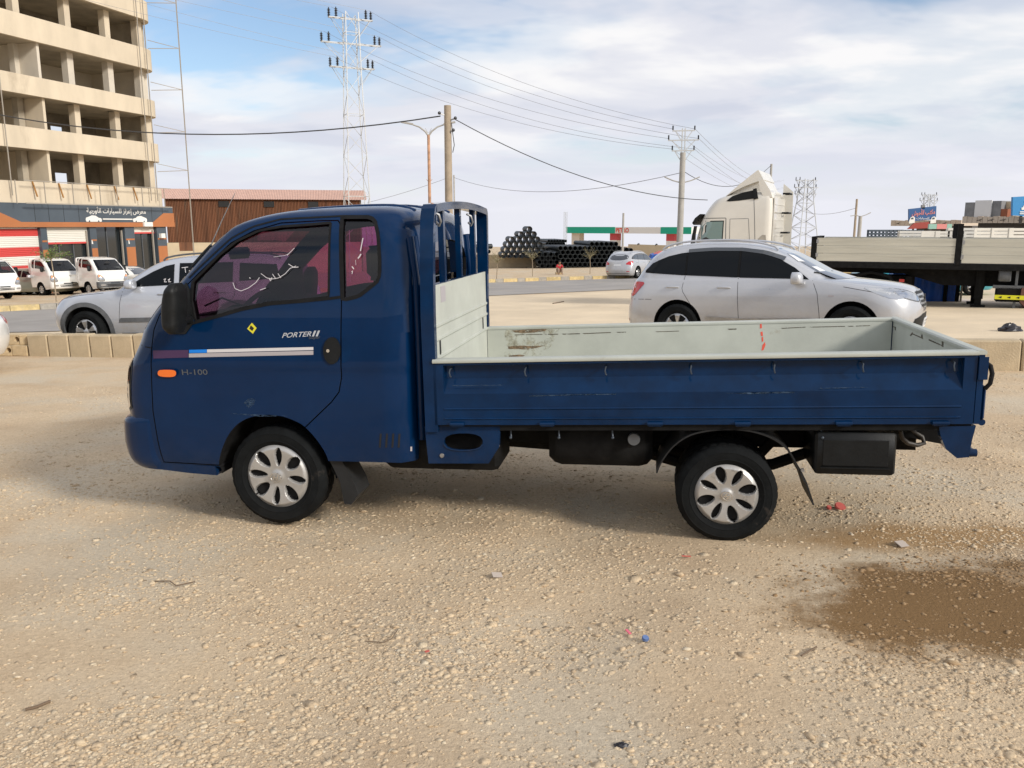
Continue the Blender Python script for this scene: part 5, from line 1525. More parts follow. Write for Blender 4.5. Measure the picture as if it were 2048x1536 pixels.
# near row of big kerb blocks between the lot and the road
row = tag(bpy.data.objects.new('block_kerb', None), kind='structure'); C.objects.link(row)
pa, pb = gpt(57, 712), gpt(2048, 742)
dv = Vector((pb.x-pa.x, pb.y-pa.y)); L_ = dv.length+4; dv.normalize(); nv = Vector((-dv.y, dv.x))
s = 0.0; g = random.Random(3)
while s < L_:
    ln = .455 if s < 9 else g.uniform(.9, 1.05)
    q = Vector((pa.x, pa.y))+dv*(s+ln/2); z = zgf(q.x, q.y)
    mb = MB().box(-ln/2+.006, ln/2-.006, 0, .22, -.08, .40+g.uniform(-.012, .012), 0, .022)
    o = mb.build('kerb_block', 'kerb_block', row, 30)
    o.location = (q.x, q.y, z); o.rotation_euler = (0, -math.atan(.02*dv.x-.036*dv.y), math.atan2(dv.y, dv.x)+g.uniform(-.012, .012))
    s += ln
# hollow concrete blocks beside its end
def hollow_block(label, px, py, w, h, rz, holes=2, dz=0.0):
    p = gpt(px, py); dep = .2
    me = MB().box(-w/2, w/2, 0, dep, 0, h, 0, .008).mesh('b', ['concrete_block', 'concrete_block'], None)
    for i in range(holes):
        cx = -w/2+w*(i+.55)/(holes+.1)
        me = boolean(me, MB().lathe([(h*.27, -.2), (h*.27, .5)], (cx, 0, h*.55), 'y', 18, close=True).mesh('c', ['concrete_block'], None))
    o = tag(newobj('hollow_block', me), label, 'concrete block', 'hollow blocks at the kerb end')
    o.location = (p.x, p.y, p.z+dz); o.rotation_euler = (0, 0, rz); finish(me, 30)
mat('concrete_block', (0.55, 0.42, 0.25), 0.95, var=0.15, vscale=9, bump=.4, bscale=60)
hollow_block('hollow concrete block with two round holes, lower left of the small stack', 8, 712, .42, .19, R(-4), 2)
hollow_block('solid looking concrete block, lower right of the small stack', 40, 712, .30, .19, R(-10), 0)
hollow_block('hollow concrete block with two round holes lying on top of the stack', 27, 711, .42, .19, R(-8), 2, .195)
hollow_block('broken hollow block end touching the kerb row', 50, 711, .14, .18, R(4), 0, .195)

# ------------------------------------------------------------------ unfinished building on the left
mat('render_cream', (0.62, 0.53, 0.395), 0.9, var=0.10, vscale=.8, bump=.1, bscale=20, stretch=(1, 1, .35), dirt=(0.40, 0.33, 0.235), dirt_amt=.12)
mat('render_pale', (0.62, 0.56, 0.46), 0.9, var=0.07, vscale=1.0)
mat('bare_concrete', (0.42, 0.365, 0.28), 0.95, var=0.18, vscale=1.2, bump=.2, bscale=14)
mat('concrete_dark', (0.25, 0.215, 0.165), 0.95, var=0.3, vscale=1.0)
mat('slate_panel', (0.075, 0.095, 0.115), 0.4, var=0.1, vscale=.6)
mat('orange_panel', (0.42, 0.155, 0.055), 0.5, var=0.07, vscale=.6)
mat('sign_white', (0.80, 0.78, 0.72), 0.5)
mat('shutter_white', (0.74, 0.72, 0.64), 0.5)
mat('shutter_red', (0.62, 0.07, 0.06), 0.5)
mat('scaffold', (0.40, 0.36, 0.30), 0.6, 0.3)
mat('scaffold_rust', (0.33, 0.16, 0.04), 0.8)
mat('shop_glass', (0.018, 0.022, 0.024), 0.05, coat=1.0)
DR = Vector((526, 1657, 0)).normalized(); NB = Vector((DR.y, -DR.x, 0))
BP = at(345, 415, 58.0)
bz0 = zgf(BP.x-2, BP.y-6)
bld = thing('unfinished_building', 'unfinished cream apartment block with open floors above a car showroom', 'building', (BP.x, BP.y, 0), math.atan2(DR.y, DR.x))
def Fb(px, py, dep=0.0):
    q = on_plane(px, py, BP - NB*dep, NB); return ((q-BP).dot(DR), q.z)
X0 = -20.0; DEP = 6.5
def band(z0, z1, name, m, th=.22, r=1.5, out=0.0):
    path = [(X0, -out), (-r, -out)] + [(-r+(r+out)*math.sin(a), r-(r+out)*math.cos(a)) for a in np.linspace(.12, math.pi/2, 9)] + [(out, DEP)]
    inner = [(X0, th-out), (-r, th-out)] + [(-r+(r+out-th)*math.sin(a), r-(r+out-th)*math.cos(a)) for a in np.linspace(.12, math.pi/2, 9)] + [(out-th, DEP)]
    mb = MB(); n = len(path)
    for p_, i_ in zip(path, inner): mb.v += [(p_[0], p_[1], z0), (p_[0], p_[1], z1), (i_[0], i_[1], z1), (i_[0], i_[1], z0)]
    for i in range(n-1):
        for j in range(4): mb.f.append((i*4+j, i*4+(j+1)%4, i*4+4+(j+1)%4, i*4+4+j))
    mb.f += [(0,1,2,3), tuple(n*4-1-j for j in range(4))]; mb.m = [0]*len(mb.f)
    return mb.build(name, m, bld, 30)
LV = [(3.03, 4.20), (5.98, 7.13), (8.86, 9.88), (11.78, 13.05), (14.82, 16.0), (17.7, 18.9)]
for z0, z1 in LV:
    band(z0, z1, 'balcony_parapet', 'render_cream')
    mb = MB().prism([(X0, .2), (-1.5, .2), (-.6, .6), (-.22, 1.5), (-.22, DEP), (X0, DEP)], z0+.02, z0+.24, 'z'); mb.build('floor_slab', 'bare_concrete', bld)
cols = [(-11.35, .45), (-6.1, .42), (-3.65, .42), (-1.75, .40)]
colx = {}
for (za, zb_), nm in (((4.2, 5.98), 0), ((7.13, 8.86), 1), ((9.88, 11.78), 2), ((13.05, 14.82), 3), ((16.0, 17.7), 4)):
    pale = nm == 2
    mc = 'render_pale' if pale else 'bare_concrete'
    for px, w in ({0: [(164, .42), (241, .42), (303, .5)], 1: [(157, .42), (236, .42), (298, .5)], 2: [(143, .45), (222, .45), (283, .4)], 3: [(136, .42), (214, .42), (277, .45), (35, .42)], 4: [(130, .42), (210, .42)]}[nm]):
        py = {0: 340, 1: 250, 2: 150, 3: 50, 4: 10}[nm]
        x, z = Fb(px, py, .7); MB().box(x-w/2, x+w/2, .7, 1.15, za-1.0, zb_+.05).build('column', 'render_pale' if pale else 'render_cream', bld)
    if nm < 3:
        x, z = Fb({0: 97, 1: 88, 2: 76}[nm], {0: 330, 1: 230, 2: 120}[nm], .35)
        MB().box(x-.09, x+.09, .3, DEP-.3, za-1.0, zb_+.04).build('partition_wall', 'render_pale' if pale else 'render_cream', bld)
        x2, z = Fb({0: 50, 1: 43, 2: 35}[nm], {0: 330, 1: 230, 2: 120}[nm], 1.6)
        MB().box(x2-.2, x2+.2, 1.6, 2.0, za-1.0, zb_+.04).build('column', 'render_pale' if pale else 'bare_concrete', bld)
    # wall at the right end and the back wall with openings to the sky
    MB().box(-.75, -.30, 1.0, DEP-.1, za-1.0, zb_+.03).build('end_wall', mc, bld)
    holes = {0: [(110,136,345,372), (254,281,348,380)], 1: [(101,126,251,270), (246,275,258,285)], 2: [(236,262,165,184)], 3: [(225,255,70,84)], 4: []}[nm]
    bd = 5.2; rects = []
    for a, b, c_, d_ in holes:
        x_a, z_a = Fb(a, c_, bd); x_b, z_b = Fb(b, c_, bd); rects.append((x_a, x_b, za-.6, min(z_a, zb_-.3)))
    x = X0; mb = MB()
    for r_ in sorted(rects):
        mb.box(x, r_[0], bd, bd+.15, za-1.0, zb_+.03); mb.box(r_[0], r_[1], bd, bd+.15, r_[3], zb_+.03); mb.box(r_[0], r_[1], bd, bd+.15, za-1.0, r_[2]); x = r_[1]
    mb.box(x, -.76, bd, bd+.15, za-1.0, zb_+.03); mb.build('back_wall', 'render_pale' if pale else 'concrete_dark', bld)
MB().box(X0, -.3, DEP, DEP+.2, bz0-.3, 4.0).build('rear_wall', 'bare_concrete', bld)
# showroom ground floor
def fquad(px0, px1, z0, z1, dep=0.0):
    a = Fb(px0, 450, dep)[0]; b = Fb(px1, 450, dep)[0]; return a, b, z0, z1
MB().box(X0, -.16, -.12, .05, 1.98, 3.02).build('fascia', 'slate_panel', bld)
for px in (66, 94, 124, 154, 300, 322):
    x = Fb(px, 425)[0]; MB().box(x-.012, x+.012, -.124, -.118, 2.02, 3.0).build('panel_joint', 'ink_black', bld)
MB().box(X0, -.10, -.17, .02, 1.72, 2.0).build('fascia_strip', 'orange_panel', bld)
xr0, xr1 = Fb(302, 445)[0], -.10
MB().prism([(xr0, 2.0), (xr1, 2.0), (xr1, 2.62), (xr0+1.1, 2.62)], -.15, -.118, 'y').build('fascia_wedge', 'orange_panel', bld)
xl = Fb(38, 440)[0]
MB().prism([(X0, 2.0), (xl, 2.0), (xl-1.4, 2.55), (X0, 2.55)], -.15, -.118, 'y').build('fascia_wedge', 'orange_panel', bld)
def opening(px0, px1, ztop, zshut, m_glass, nm):
    a, b = Fb(px0, 450)[0], Fb(px1, 450)[0]
    MB().box(a, b, .34, .37, bz0, 1.75).build('shop_window', m_glass, bld)
    n = max(2, int((b-a)/.9))
    for i in range(n+1):
        x = a+(b-a)*i/n; MB().box(x-.03, x+.03, .29, .34, bz0, 1.75).build('glazing_bar', 'grey_plastic', bld)
    if zshut is not None:
        sh = MB()
        z = 1.72
        while z > zshut:
            sh.prism([(.20, z), (.175, z-.05), (.20, z-.1), (.24, z-.1), (.24, z)], a, b, 'x'); z -= .1
        o = sh.build('roller_shutter', 'shutter_white', bld)
        MB().box(a, b, .165, .245, zshut-.10, zshut).build('shutter_foot', 'shutter_red', bld)
        return o
opening(92, 178, 1.75, .85, 'shop_glass', 'a'); opening(190, 247, 1.75, None, 'shop_glass', 'b'); opening(267, 311, 1.75, 1.38, 'shop_glass', 'c')
a, b = X0, Fb(79, 450)[0]
z = 1.72; i = 0
while z > bz0+.1:
    red = any(lo <= z <= hi for lo, hi in ((1.27, 1.70), (.18, .58), (-.85, -.45)))
    red = (1.28 < z < 1.72 and z < 1.62) or (.20 < z < .62) or (-.80 < z < -.30)
    MB().prism([(.20, z), (.175, z-.05), (.20, z-.1), (.24, z-.1), (.24, z)], a, b, 'x').build('shutter_slat', 'shutter_red' if red else 'shutter_white', bld)
    z -= .1; i += 1
for px0, px1 in ((79, 92), (178, 191), (248, 267), (312, 331)):
    a, b = Fb(px0, 450)[0], Fb(px1, 450)[0]
    MB().box(a, b, -.02, .5, bz0, 1.75).build('pier', 'slate_panel', bld)
    MB().box(a+.03, b-.03, -.04, -.018, bz0, .45).build('pier_facing', 'orange_panel', bld)
    MB().box(a+.05, b-.05, -.04, -.018, .88, .98).build('pier_band', 'orange_panel', bld)
for px in (183.5, 257): 
    x, z = Fb(px, 484); MB().prism([(x-.05, z-.12), (x+.05, z-.12), (x+.05, z-.06), (x, z+.12), (x-.05, z+.1)], -.05, -.039, 'y').build('pier_mark', 'sign_white', bld)
for px in (179, 249, 311):
    x = Fb(px-2, 470)[0]; MB().box(x-.06, x+.03, .1, .2, bz0, 1.5).build('shutter_guide', 'scaffold', bld)
# lettering on the fascia (joined Arabic letter forms, written right to left)
AR = {'ا': '\ufe8d\ufe8e\ufe8d\ufe8e', 'أ': '\ufe83\ufe84\ufe83\ufe84', 'إ': '\ufe87\ufe88\ufe87\ufe88', 'ب': '\ufe8f\ufe90\ufe91\ufe92', 'ة': '\ufe93\ufe94\ufe93\ufe94', 'ت': '\ufe95\ufe96\ufe97\ufe98', 'ح': '\ufea1\ufea2\ufea3\ufea4', 'د': '\ufea9\ufeaa\ufea9\ufeaa', 'ر': '\ufead\ufeae\ufead\ufeae', 'ز': '\ufeaf\ufeb0\ufeaf\ufeb0',
      'س': '\ufeb1\ufeb2\ufeb3\ufeb4', 'ض': '\ufebd\ufebe\ufebf\ufec0', 'ع': '\ufec9\ufeca\ufecb\ufecc', 'ك': '\ufed9\ufeda\ufedb\ufedc', 'ل': '\ufedd\ufede\ufedf\ufee0', 'م': '\ufee1\ufee2\ufee3\ufee4', 'و': '\ufeed\ufeee\ufeed\ufeee', 'ي': '\ufef1\ufef2\ufef3\ufef4', 'ن': '\ufee5\ufee6\ufee7\ufee8', 'ش': '\ufeb5\ufeb6\ufeb7\ufeb8', 'ه': '\ufee9\ufeea\ufeeb\ufeec'}
NOJOIN = set('اأإدرزوة')
def arabic(txt):
    words = []
    for w in txt.split(' '):
        out = []
        for i, ch in enumerate(w):
            pj = i > 0 and w[i-1] not in NOJOIN; nj = i < len(w)-1 and ch not in NOJOIN
            out.append(AR[ch][3 if pj and nj else 1 if pj else 2 if nj else 0])
        words.append(''.join(out))
    return ' '.join(words)[::-1]
def sign_text(txt, m, parent, x0, x1, z0, z1, y, extr=.02, name='lettering', bold=.01):
    me = text_mesh(txt, 1.0, 0.0, bold=bold)
    if len(me.vertices) == 0: return None
    xs = [v.co.x for v in me.vertices]; ys = [v.co.y for v in me.vertices]
    for v in me.vertices:
        u = (v.co.x-min(xs))/max(1e-6, max(xs)-min(xs)); t = (v.co.y-min(ys))/max(1e-6, max(ys)-min(ys))
        v.co = (x0+(x1-x0)*u, y, z0+(z1-z0)*t)
    me.materials.clear(); me.materials.append(MATS[m])
    return newobj(name, me, parent)
xa, za = Fb(170, 426); xb, zb_ = Fb(287, 413)
sign_text(arabic('معرض إعزاز للسيارات الأوربية'), 'sign_white', bld, xa, xb, 2.44, 2.93, -.135)
for px, fl in ((183.5, 1), (276, -1)):
    x, z = Fb(px, 434)
    car_ = [(-.62,-.17),(.62,-.17),(.66,-.05),(.60,.03),(.38,.06),(.18,.17),(-.12,.19),(-.35,.12),(-.60,.06),(-.66,-.05)]
    MB().prism([(x+fl*p_[0]*.95, 2.21+p_[1]*1.05) for p_ in car_], -.15, -.119, 'y').build('car_silhouette', 'sign_white', bld)
    for dx in (-.36, .36): MB().lathe([(.001, -.152), (.06, -.152), (.06, -.14)], (x+dx, 0, 2.06), 'y', 12).build('silhouette_wheel', 'slate_panel', bld)
a, b = Fb(202, 436)[0], Fb(261, 436)[0]
MB().box(a, b, -.15, -.119, 2.16, 2.23).build('fascia_line', 'sign_white', bld)
a, b = Fb(281, 445)[0], Fb(298, 445)[0]
MB().box(a, b, -.30, -.171, 1.74, 2.02).build('spotlight_box', 'sign_white', bld)
a, b = Fb(316, 462)[0], Fb(324, 462)[0]
MB().box(a, b, -.25, -.045, .98, 1.28).build('air_conditioner', 'sign_white', bld)
# frames and props hung in front of the first floor
mb = MB()
xa, xb = Fb(32, 380)[0], Fb(328, 395)[0]
fr = MB().box(xa, xb, -.62, -.58, 4.20, 4.24).build('sign_frame', 'scaffold', bld)
MB().box(xa, xb, -.62, -.58, 2.98, 3.04).build('frame_bar', 'scaffold', fr)
for px in (32, 90, 146, 200, 234, 284, 328):
    x = Fb(px, 385, -.6)[0]; MB().box(x-.02, x+.02, -.62, -.58, 2.98, 4.22).build('frame_bar', 'scaffold', fr)
for px in (73, 125, 181, 235.5, 273):
    x = Fb(px, 375, -.3)[0]
    MB().bar((x, -.05, 4.2), (x, -.30, 3.38), .07, .05).build('prop', 'scaffold_rust', bld)
for px, zt in ((287, 17.5), (300, 17.5), (4, 12.0)):
    x = Fb(px, 200, -.25)[0]
    ld = MB()
    MB().bar((x, -.25, 3.4), (x, -.25, zt), .045).build('hoist_pole', 'scaffold', bld)
# hoist mast standing clear of the building's right end
hm = thing('hoist_mast', 'thin steel hoist mast standing off the right end of the unfinished building', 'hoist')
pm = at(366, 200, 60.0); zb0 = zgf(pm.x, 60.0)
MB().bar((pm.x, 60, zb0), (pm.x, 60, 17.5), .06).build('mast_pole', 'scaffold', hm)
for z in (5.6, 8.2, 11.0, 13.7, 16.6):
    MB().bar((pm.x, 60, z), (pm.x-1.9, 59.4, z-.12), .04).build('stay', 'scaffold', hm)
    MB().bar((pm.x, 60, z), (pm.x-1.9, 59.4, z+.42), .035).build('stay', 'scaffold', hm)

# ------------------------------------------------------------------ brown corrugated shed
mat('shed_rust', (0.16, 0.068, 0.033), 0.75, 0.1, var=0.35, vscale=3.0, stretch=(1, 1, .08), dirt=(0.13, 0.10, 0.07), dirt_amt=.12)
mat('shed_roof', (0.56, 0.36, 0.28), 0.7, var=0.08, vscale=2)
mat('wall_cream', (0.56, 0.46, 0.31), 0.9, var=0.06, vscale=2, bump=.1, bscale=20)
SY = 80.0
def shed():
    a = at(330, 405, SY); b = at(719, 396, SY+4); zt = (a.z+b.z)/2+.1; zb0 = zgf(a.x, SY)-.3
    t = thing('corrugated_shed', 'long rust brown corrugated shed with a pale pink roof edge', 'shed', (a.x, a.y, 0), math.atan2(b.y-a.y, b.x-a.x))
    Ls = math.hypot(b.x-a.x, b.y-a.y)
    mb = MB(); n = 260; zc = at(360, 485, SY).z
    for i in range(n+1):
        x = Ls*i/n; y = -.04 if i % 2 else .04
        mb.v += [(x, y, zc), (x, y, zt)]
    for i in range(n): mb.f.append((2*i, 2*i+2, 2*i+3, 2*i+1)); mb.m.append(0)
    mb.build('cladding', 'shed_rust', t)
    MB().box(0, Ls, .06, .3, zb0, zt).build('inner_wall', 'concrete_dark', t)
    MB().box(-.4, Ls, -.12, .06, zb0, zc-.02).build('base_wall', 'wall_cream', t)
    w0 = (at(333, 500, SY).x-a.x); w1 = at(352, 500, SY).x-a.x
    MB().box(1.0, 2.2, -.13, -.10, zc-.8, zc+.01).build('cladding_patch', 'shed_rust', t)
    # roof: slopes back from the eave
    mb = MB(); zr = at(500, 383, SY+3).z+.25
    for i in range(n+1):
        x = -1.5+(Ls+2.2)*i/n; z = .05 if i % 2 else 0
        mb.v += [(x, -.35, zt-.05+z), (x, 3.2, zr+z)]
    for i in range(n): mb.f.append((2*i, 2*i+2, 2*i+3, 2*i+1)); mb.m.append(0)
    mb.build('roof', 'shed_roof', t)
    MB().prism([(0.06, zb0), (7.0, zb0), (7.0, zt-.3), (3.2, zr-.1), (.06, zt-.1)], Ls+.02, Ls+.15, 'x').build('gable_wall', 'concrete_dark', t)
    for px in (456, 542, 628):
        x = (at(px, 403, SY+2).x-a.x)*1.0
        MB().box(x-.48, x+.48, -.10, -.045, zt-.75, zt-.22).build('vent_opening', 'ink_black', t)
    return t
shed()

# ------------------------------------------------------------------ power pylon, poles, lamps
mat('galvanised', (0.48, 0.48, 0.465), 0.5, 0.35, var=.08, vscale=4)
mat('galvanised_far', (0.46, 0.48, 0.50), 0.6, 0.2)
mat('insulator', (0.03, 0.03, 0.033), 0.4)
mat('pole_concrete', (0.36, 0.29, 0.21), 0.9, var=.15, vscale=3)
mat('pole_grey', (0.40, 0.38, 0.34), 0.9, var=.12, vscale=3)
mat('lamp_rust', (0.48, 0.27, 0.16), 0.7, var=.35, vscale=4)
mat('wire', (0.05, 0.05, 0.05), 0.6)
mat('wire_pale', (0.30, 0.30, 0.31), 0.5, .4)
def insulator(parent, p, s=1.0):
    mb = MB(); prof = [(.02, 0)]
    for k in range(5): prof += [(.05*s, .10*k*s+.02), (.115*s, .10*k*s+.05), (.05*s, .10*k*s+.08)]
    prof += [(.03*s, .56*s), (.001, .60*s)]
    return mb.lathe(prof, p, 'z', 10).build('insulator', 'insulator', parent, 40)
def pylon(name, label, X, Y, rot, wb, wm, zm, wt, zt, arms, m, lv=12, ins=True, bar_=.09, ins_s=1.0, group=None):
    z0 = zgf(X, Y)-.1
    t = thing(name, label, 'pylon', (X, Y, z0), rot, group)
    H = zt-z0; hm_ = zm-z0
    wid = lambda z: np.interp(z, [0, hm_, H], [wb, wm, wt])/2
    for sx in (-1, 1):
        for sy in (-1, 1):
            mb = MB(); zs = [0, hm_, H]
            for i in range(2): mb.bar((sx*wid(zs[i]), sy*wid(zs[i]), zs[i]), (sx*wid(zs[i+1]), sy*wid(zs[i+1]), zs[i+1]), bar_)
            mb.build('leg', m, t)
    mb = MB(); zl = [H*(i/lv)**.93 for i in range(lv+1)]
    for i in range(lv):
        a, b = zl[i], zl[i+1]; wa, wb_ = wid(a), wid(b)
        for k, (c1, c2) in enumerate((((-1,-1),(1,-1)), ((1,-1),(1,1)), ((1,1),(-1,1)), ((-1,1),(-1,-1)))):
            p1, p2 = (c1, c2) if (i+k) % 2 else (c2, c1)
            mb.bar((p1[0]*wa, p1[1]*wa, a), (p2[0]*wb_, p2[1]*wb_, b), bar_*.55)
            if i % 4 == 0: mb.bar((c1[0]*wa, c1[1]*wa, a), (c2[0]*wa, c2[1]*wa, a), bar_*.6)
    o = mb.build('lattice_bracing', m, t); o['kind'] = 'stuff'
    tips = []
    for za, half in arms:
        zz = za-z0; w = wid(zz); mb = MB()
        for sy in (-1, 1):
            mb.bar((-half, sy*w*.35, zz), (half, sy*w*.35, zz), bar_*.9)
            for sx in (-1, 1):
                mb.bar((sx*half*.9, sy*w*.35, zz), (sx*w, sy*w, zz-1.15), bar_*.5)
                mb.bar((sx*w, sy*w, zz), (sx*half*.5, sy*w*.35, zz+.0), bar_*.5)
        for sx in (-1, 1): mb.bar((sx*half, -w*.35, zz), (sx*half, w*.35, zz), bar_*.7); mb.bar((sx*half*.5, -w*.35, zz), (sx*half, w*.35, zz), bar_*.4)
        mb.build('crossarm', m, t)
        for sx in (-1, 1):
            for sy in (-1, 1):
                if ins: insulator(t, (sx*(half-.05 if sy > 0 else half-.45), sy*w*.35, zz+.04), ins_s)
            tips.append(Matrix.Translation((X, Y, z0)) @ Matrix.Rotation(rot, 4, 'Z') @ Vector((sx*(half-.2), 0, zz+.62*ins_s)))
    return t, tips
PY = 57.0
pc = at(714, 410, PY); z_ = lambda py, Y=PY, px=705: at(px, py, Y).z
main_pylon, tipsA = pylon('power_pylon', 'tall white lattice power pylon with black insulators behind the blue cab', pc.x, PY, R(24), 1.75, .95, z_(150), .82, z_(26), [(z_(38), 1.42), (z_(88), 1.95), (z_(136), 1.45)], 'galvanised', 13, bar_=.05)
p2 = at(1605, 490, 150.0)
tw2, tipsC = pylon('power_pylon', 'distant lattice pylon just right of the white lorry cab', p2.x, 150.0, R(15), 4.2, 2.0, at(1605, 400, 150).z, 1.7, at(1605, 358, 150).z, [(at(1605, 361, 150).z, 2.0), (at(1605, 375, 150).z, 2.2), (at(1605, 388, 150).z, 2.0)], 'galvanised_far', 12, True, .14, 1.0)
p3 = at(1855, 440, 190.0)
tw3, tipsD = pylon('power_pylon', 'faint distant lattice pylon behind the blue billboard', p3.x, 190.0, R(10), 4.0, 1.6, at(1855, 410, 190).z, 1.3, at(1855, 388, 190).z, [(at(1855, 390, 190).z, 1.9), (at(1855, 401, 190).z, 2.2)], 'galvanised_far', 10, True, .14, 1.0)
def column_pole(name, label, px, ytop, Y, r, m, cat='pole', lean=0.0):
    a = at(px, ytop, Y); zb0 = zgf(a.x, Y)
    t = thing(name, label, cat, (a.x, Y, zb0))
    MB().tube([(lean, 0, -.1), (0, 0, a.z-zb0)], [r*1.25, r], 12).build('shaft', m, t, 50)
    return t, a, a.z-zb0
cpole, ca, ch = column_pole('utility_pole', 'thick brown concrete utility pole above the headboard', 895, 211, 36.0, .145, 'pole_concrete')
for dz, dx in ((-.42, -.22), (-.62, .22), (-1.1, .16)):
    MB().bar((0, 0, ch+dz), (dx*1.4, -.15, ch+dz+.08), .05).build('bracket', 'steel', cpole)
    MB().ball((dx*1.5, -.16, ch+dz+.1), .07, 8, 6).build('insulator', 'insulator', cpole, 40)
MB().tube([(.16, -.1, ch-.7), (.22, -.1, ch-1.2), (.27, -.12, ch-1.6), (.20, -.1, ch-1.9)], .018, 5).build('cable_tail', 'wire', cpole, 40)
lp, la, lh = column_pole('street_lamp', 'rusty double armed street lamp left of the concrete pole', 857, 270, 40.0, .065, 'lamp_rust', 'street lamp')
for s_ in (-1, 1):
    MB().tube([(0, 0, lh-.05), (s_*.15, 0, lh+.16), (s_*.42, 0, lh+.36), (s_*.72, 0, lh+.46)], [.045, .04, .035, .03], 8).build('arm', 'pole_grey', lp, 50)
    MB().obox((s_*.98, 0, lh+.53), (s_*.27, 0, .05), (0, .09, 0), (-.01*s_, 0, .035)).build('lamp_head', 'pole_grey', lp)
MB().tube([(-.14, 0, lh+.3), (-.05, 0, lh+.12), (.05, 0, lh+.12), (.14, 0, lh+.3)], .012, 5).build('scroll', 'pole_grey', lp, 40)
MB().bar((-.14, 0, lh-2.0), (0, 0, lh-2.15), .02).bar((.14, 0, lh-2.0), (0, 0, lh-2.15), .02).build('stub', 'lamp_rust', lp)
column_pole('utility_pole', 'thin distant pole directly right of the concrete pole', 908, 350, 85.0, .07, 'pole_grey')
vp_, va, vh = column_pole('utility_pole', 'grey concrete power pole with three steel crossarms left of the lorry', 1366, 305, 46.0, .15, 'pole_grey')
for zz, hw in ((at(1366, 262, 46).z, .60), (at(1366, 281, 46).z, .82), (at(1366, 302, 46).z, .60)):
    z = zz-va.z+vh; mb = MB().bar((-hw, 0, z), (hw, 0, z+.03), .06)
    for s_ in (-1, 1): mb.bar((s_*hw*.75, 0, z), (s_*.08, 0, z-.55), .035)
    mb.build('crossarm', 'galvanised', vp_)
    for s_ in (-1, 1): insulator(vp_, (s_*hw*.97, 0, z+.03), .42)
MB().bar((-.09, 0, vh-.2), (-.07, 0, vh+1.25), .05).build('riser', 'galvanised', vp_); MB().bar((.09, 0, vh-.2), (.07, 0, vh+1.25), .05).build('riser', 'galvanised', vp_)
zl_ = at(1366, 366, 46).z-va.z+vh
for s_ in (-1, 1): MB().tube([(0, 0, zl_), (s_*.5, 0, zl_+.13), (s_*.95, 0, zl_+.32)], .035, 6).build('lamp_arm', 'pole_grey', vp_, 40)
column_pole('utility_pole', 'slim grey pole standing in front of the PETRO lettering', 1247, 426, 60.0, .07, 'pole_grey')
q1, qa, qh = column_pole('utility_pole', 'dark thin pole right of the distant pylon', 1714, 398, 90.0, .11, 'pole_dark' if 'pole_dark' in MATS else 'pole_concrete')
q2, qb, qh2 = column_pole('street_lamp', 'stout grey lamp post beside the dark thin pole', 1721, 432, 80.0, .16, 'pole_grey', 'street lamp')
for s_ in (-1, 1): MB().tube([(0, 0, qh2-.05), (s_*.45, 0, qh2+.08), (s_*.95, 0, qh2+.32 if s_ > 0 else qh2)], .04, 6).build('lamp_arm', 'pole_grey', q2, 40)
column_pole('utility_pole', 'short pole top showing above the lorry roof deflector', 1543, 328, 60.0, .08, 'pole_grey')
ms = at(1131, 424, 120.0); mt = thing('radio_mast', 'slender lattice mast left of the green canopy', 'mast', (ms.x, 120, zgf(ms.x, 120)))
hh = ms.z-zgf(ms.x, 120)
for sx, sy in ((-.22, -.2), (.22, -.2), (0, .22)): MB().bar((sx, sy, 0), (sx, sy, hh), .06).build('leg', 'galvanised_far', mt)
mb = MB()
for i in range(14):
    z = hh*i/14; mb.bar((-.22, -.2, z), (.22, -.2, z+hh/14), .035); mb.bar((.22, -.2, z), (-.22, -.2, z+hh/14), .03)
mb.build('lattice_bracing', 'galvanised_far', mt)['kind'] = 'stuff'
# overhead wires
def wire(a, b, sag, r, m, label):
    a, b = Vector(a), Vector(b); n = 18; pts = []
    for i in range(n+1):
        t = i/n; p = a.lerp(b, t); p.z -= 4*sag*t*(1-t); pts.append(p)
    o = MB().tube(pts, r, 5).build('overhead_wire', m, None, 60)
    return tag(o, label, 'wire', 'overhead wires')
LVN = ('top', 'middle', 'bottom'); SDN = ('left hand', 'right hand')
arm_z = [at(1366, y, 46).z for y in (258, 277, 298)]
for i, tp in enumerate(tipsA):
    lvl, sd = divmod(i, 2)
    hw = (.60, .82, .60)[lvl]*(1 if sd else -1)
    wire(tp, (va.x+hw, 46.0, arm_z[lvl]), .9, .009, 'wire_pale', f'{LVN[lvl]} {SDN[sd]} overhead conductor between the white pylon and the crossarm pole')
    wire(tp, (tp.x-30+2*sd, tp.y-14, tp.z+4.5+lvl*.6), .5, .009, 'wire_pale', f'{LVN[lvl]} {SDN[sd]} overhead conductor running from the pylon to the upper left')
    wire((va.x+hw, 46.0, arm_z[lvl]), at(1560+8*lvl+8*sd, 360+14*lvl, 110), 1.2, .009, 'wire_pale', f'{LVN[lvl]} {SDN[sd]} faint conductor leaving the crossarm pole to the right')
cp = (ca.x-.3, 36, ca.z-.42); wire(cp, at(-60, 218, 42), .95, .028, 'wire', 'twisted black cable crossing the unfinished building')
wire((ca.x+.3, 36, ca.z-.55), at(1415, 400, 44), .75, .02, 'wire', 'black cable falling right from the concrete pole to the lorry')
wire(at(735, 405, 84), at(905, 352, 84), .15, .02, 'wire_pale', 'thin cable from the shed roof to the distant pole')
wire(at(908, 355, 84), at(1364, 345, 47), 1.2, .018, 'wire_pale', 'slack thin cable between the distant pole and the crossarm pole')
wire(at(1368, 343, 46), at(1543, 330, 60), 1.1, .018, 'wire', 'slack cable from the crossarm pole to the pole above the lorry')
wire(at(1585, 412, 150), at(1712, 416, 90), 1.0, .025, 'wire_pale', 'faint cable right of the distant pylon')

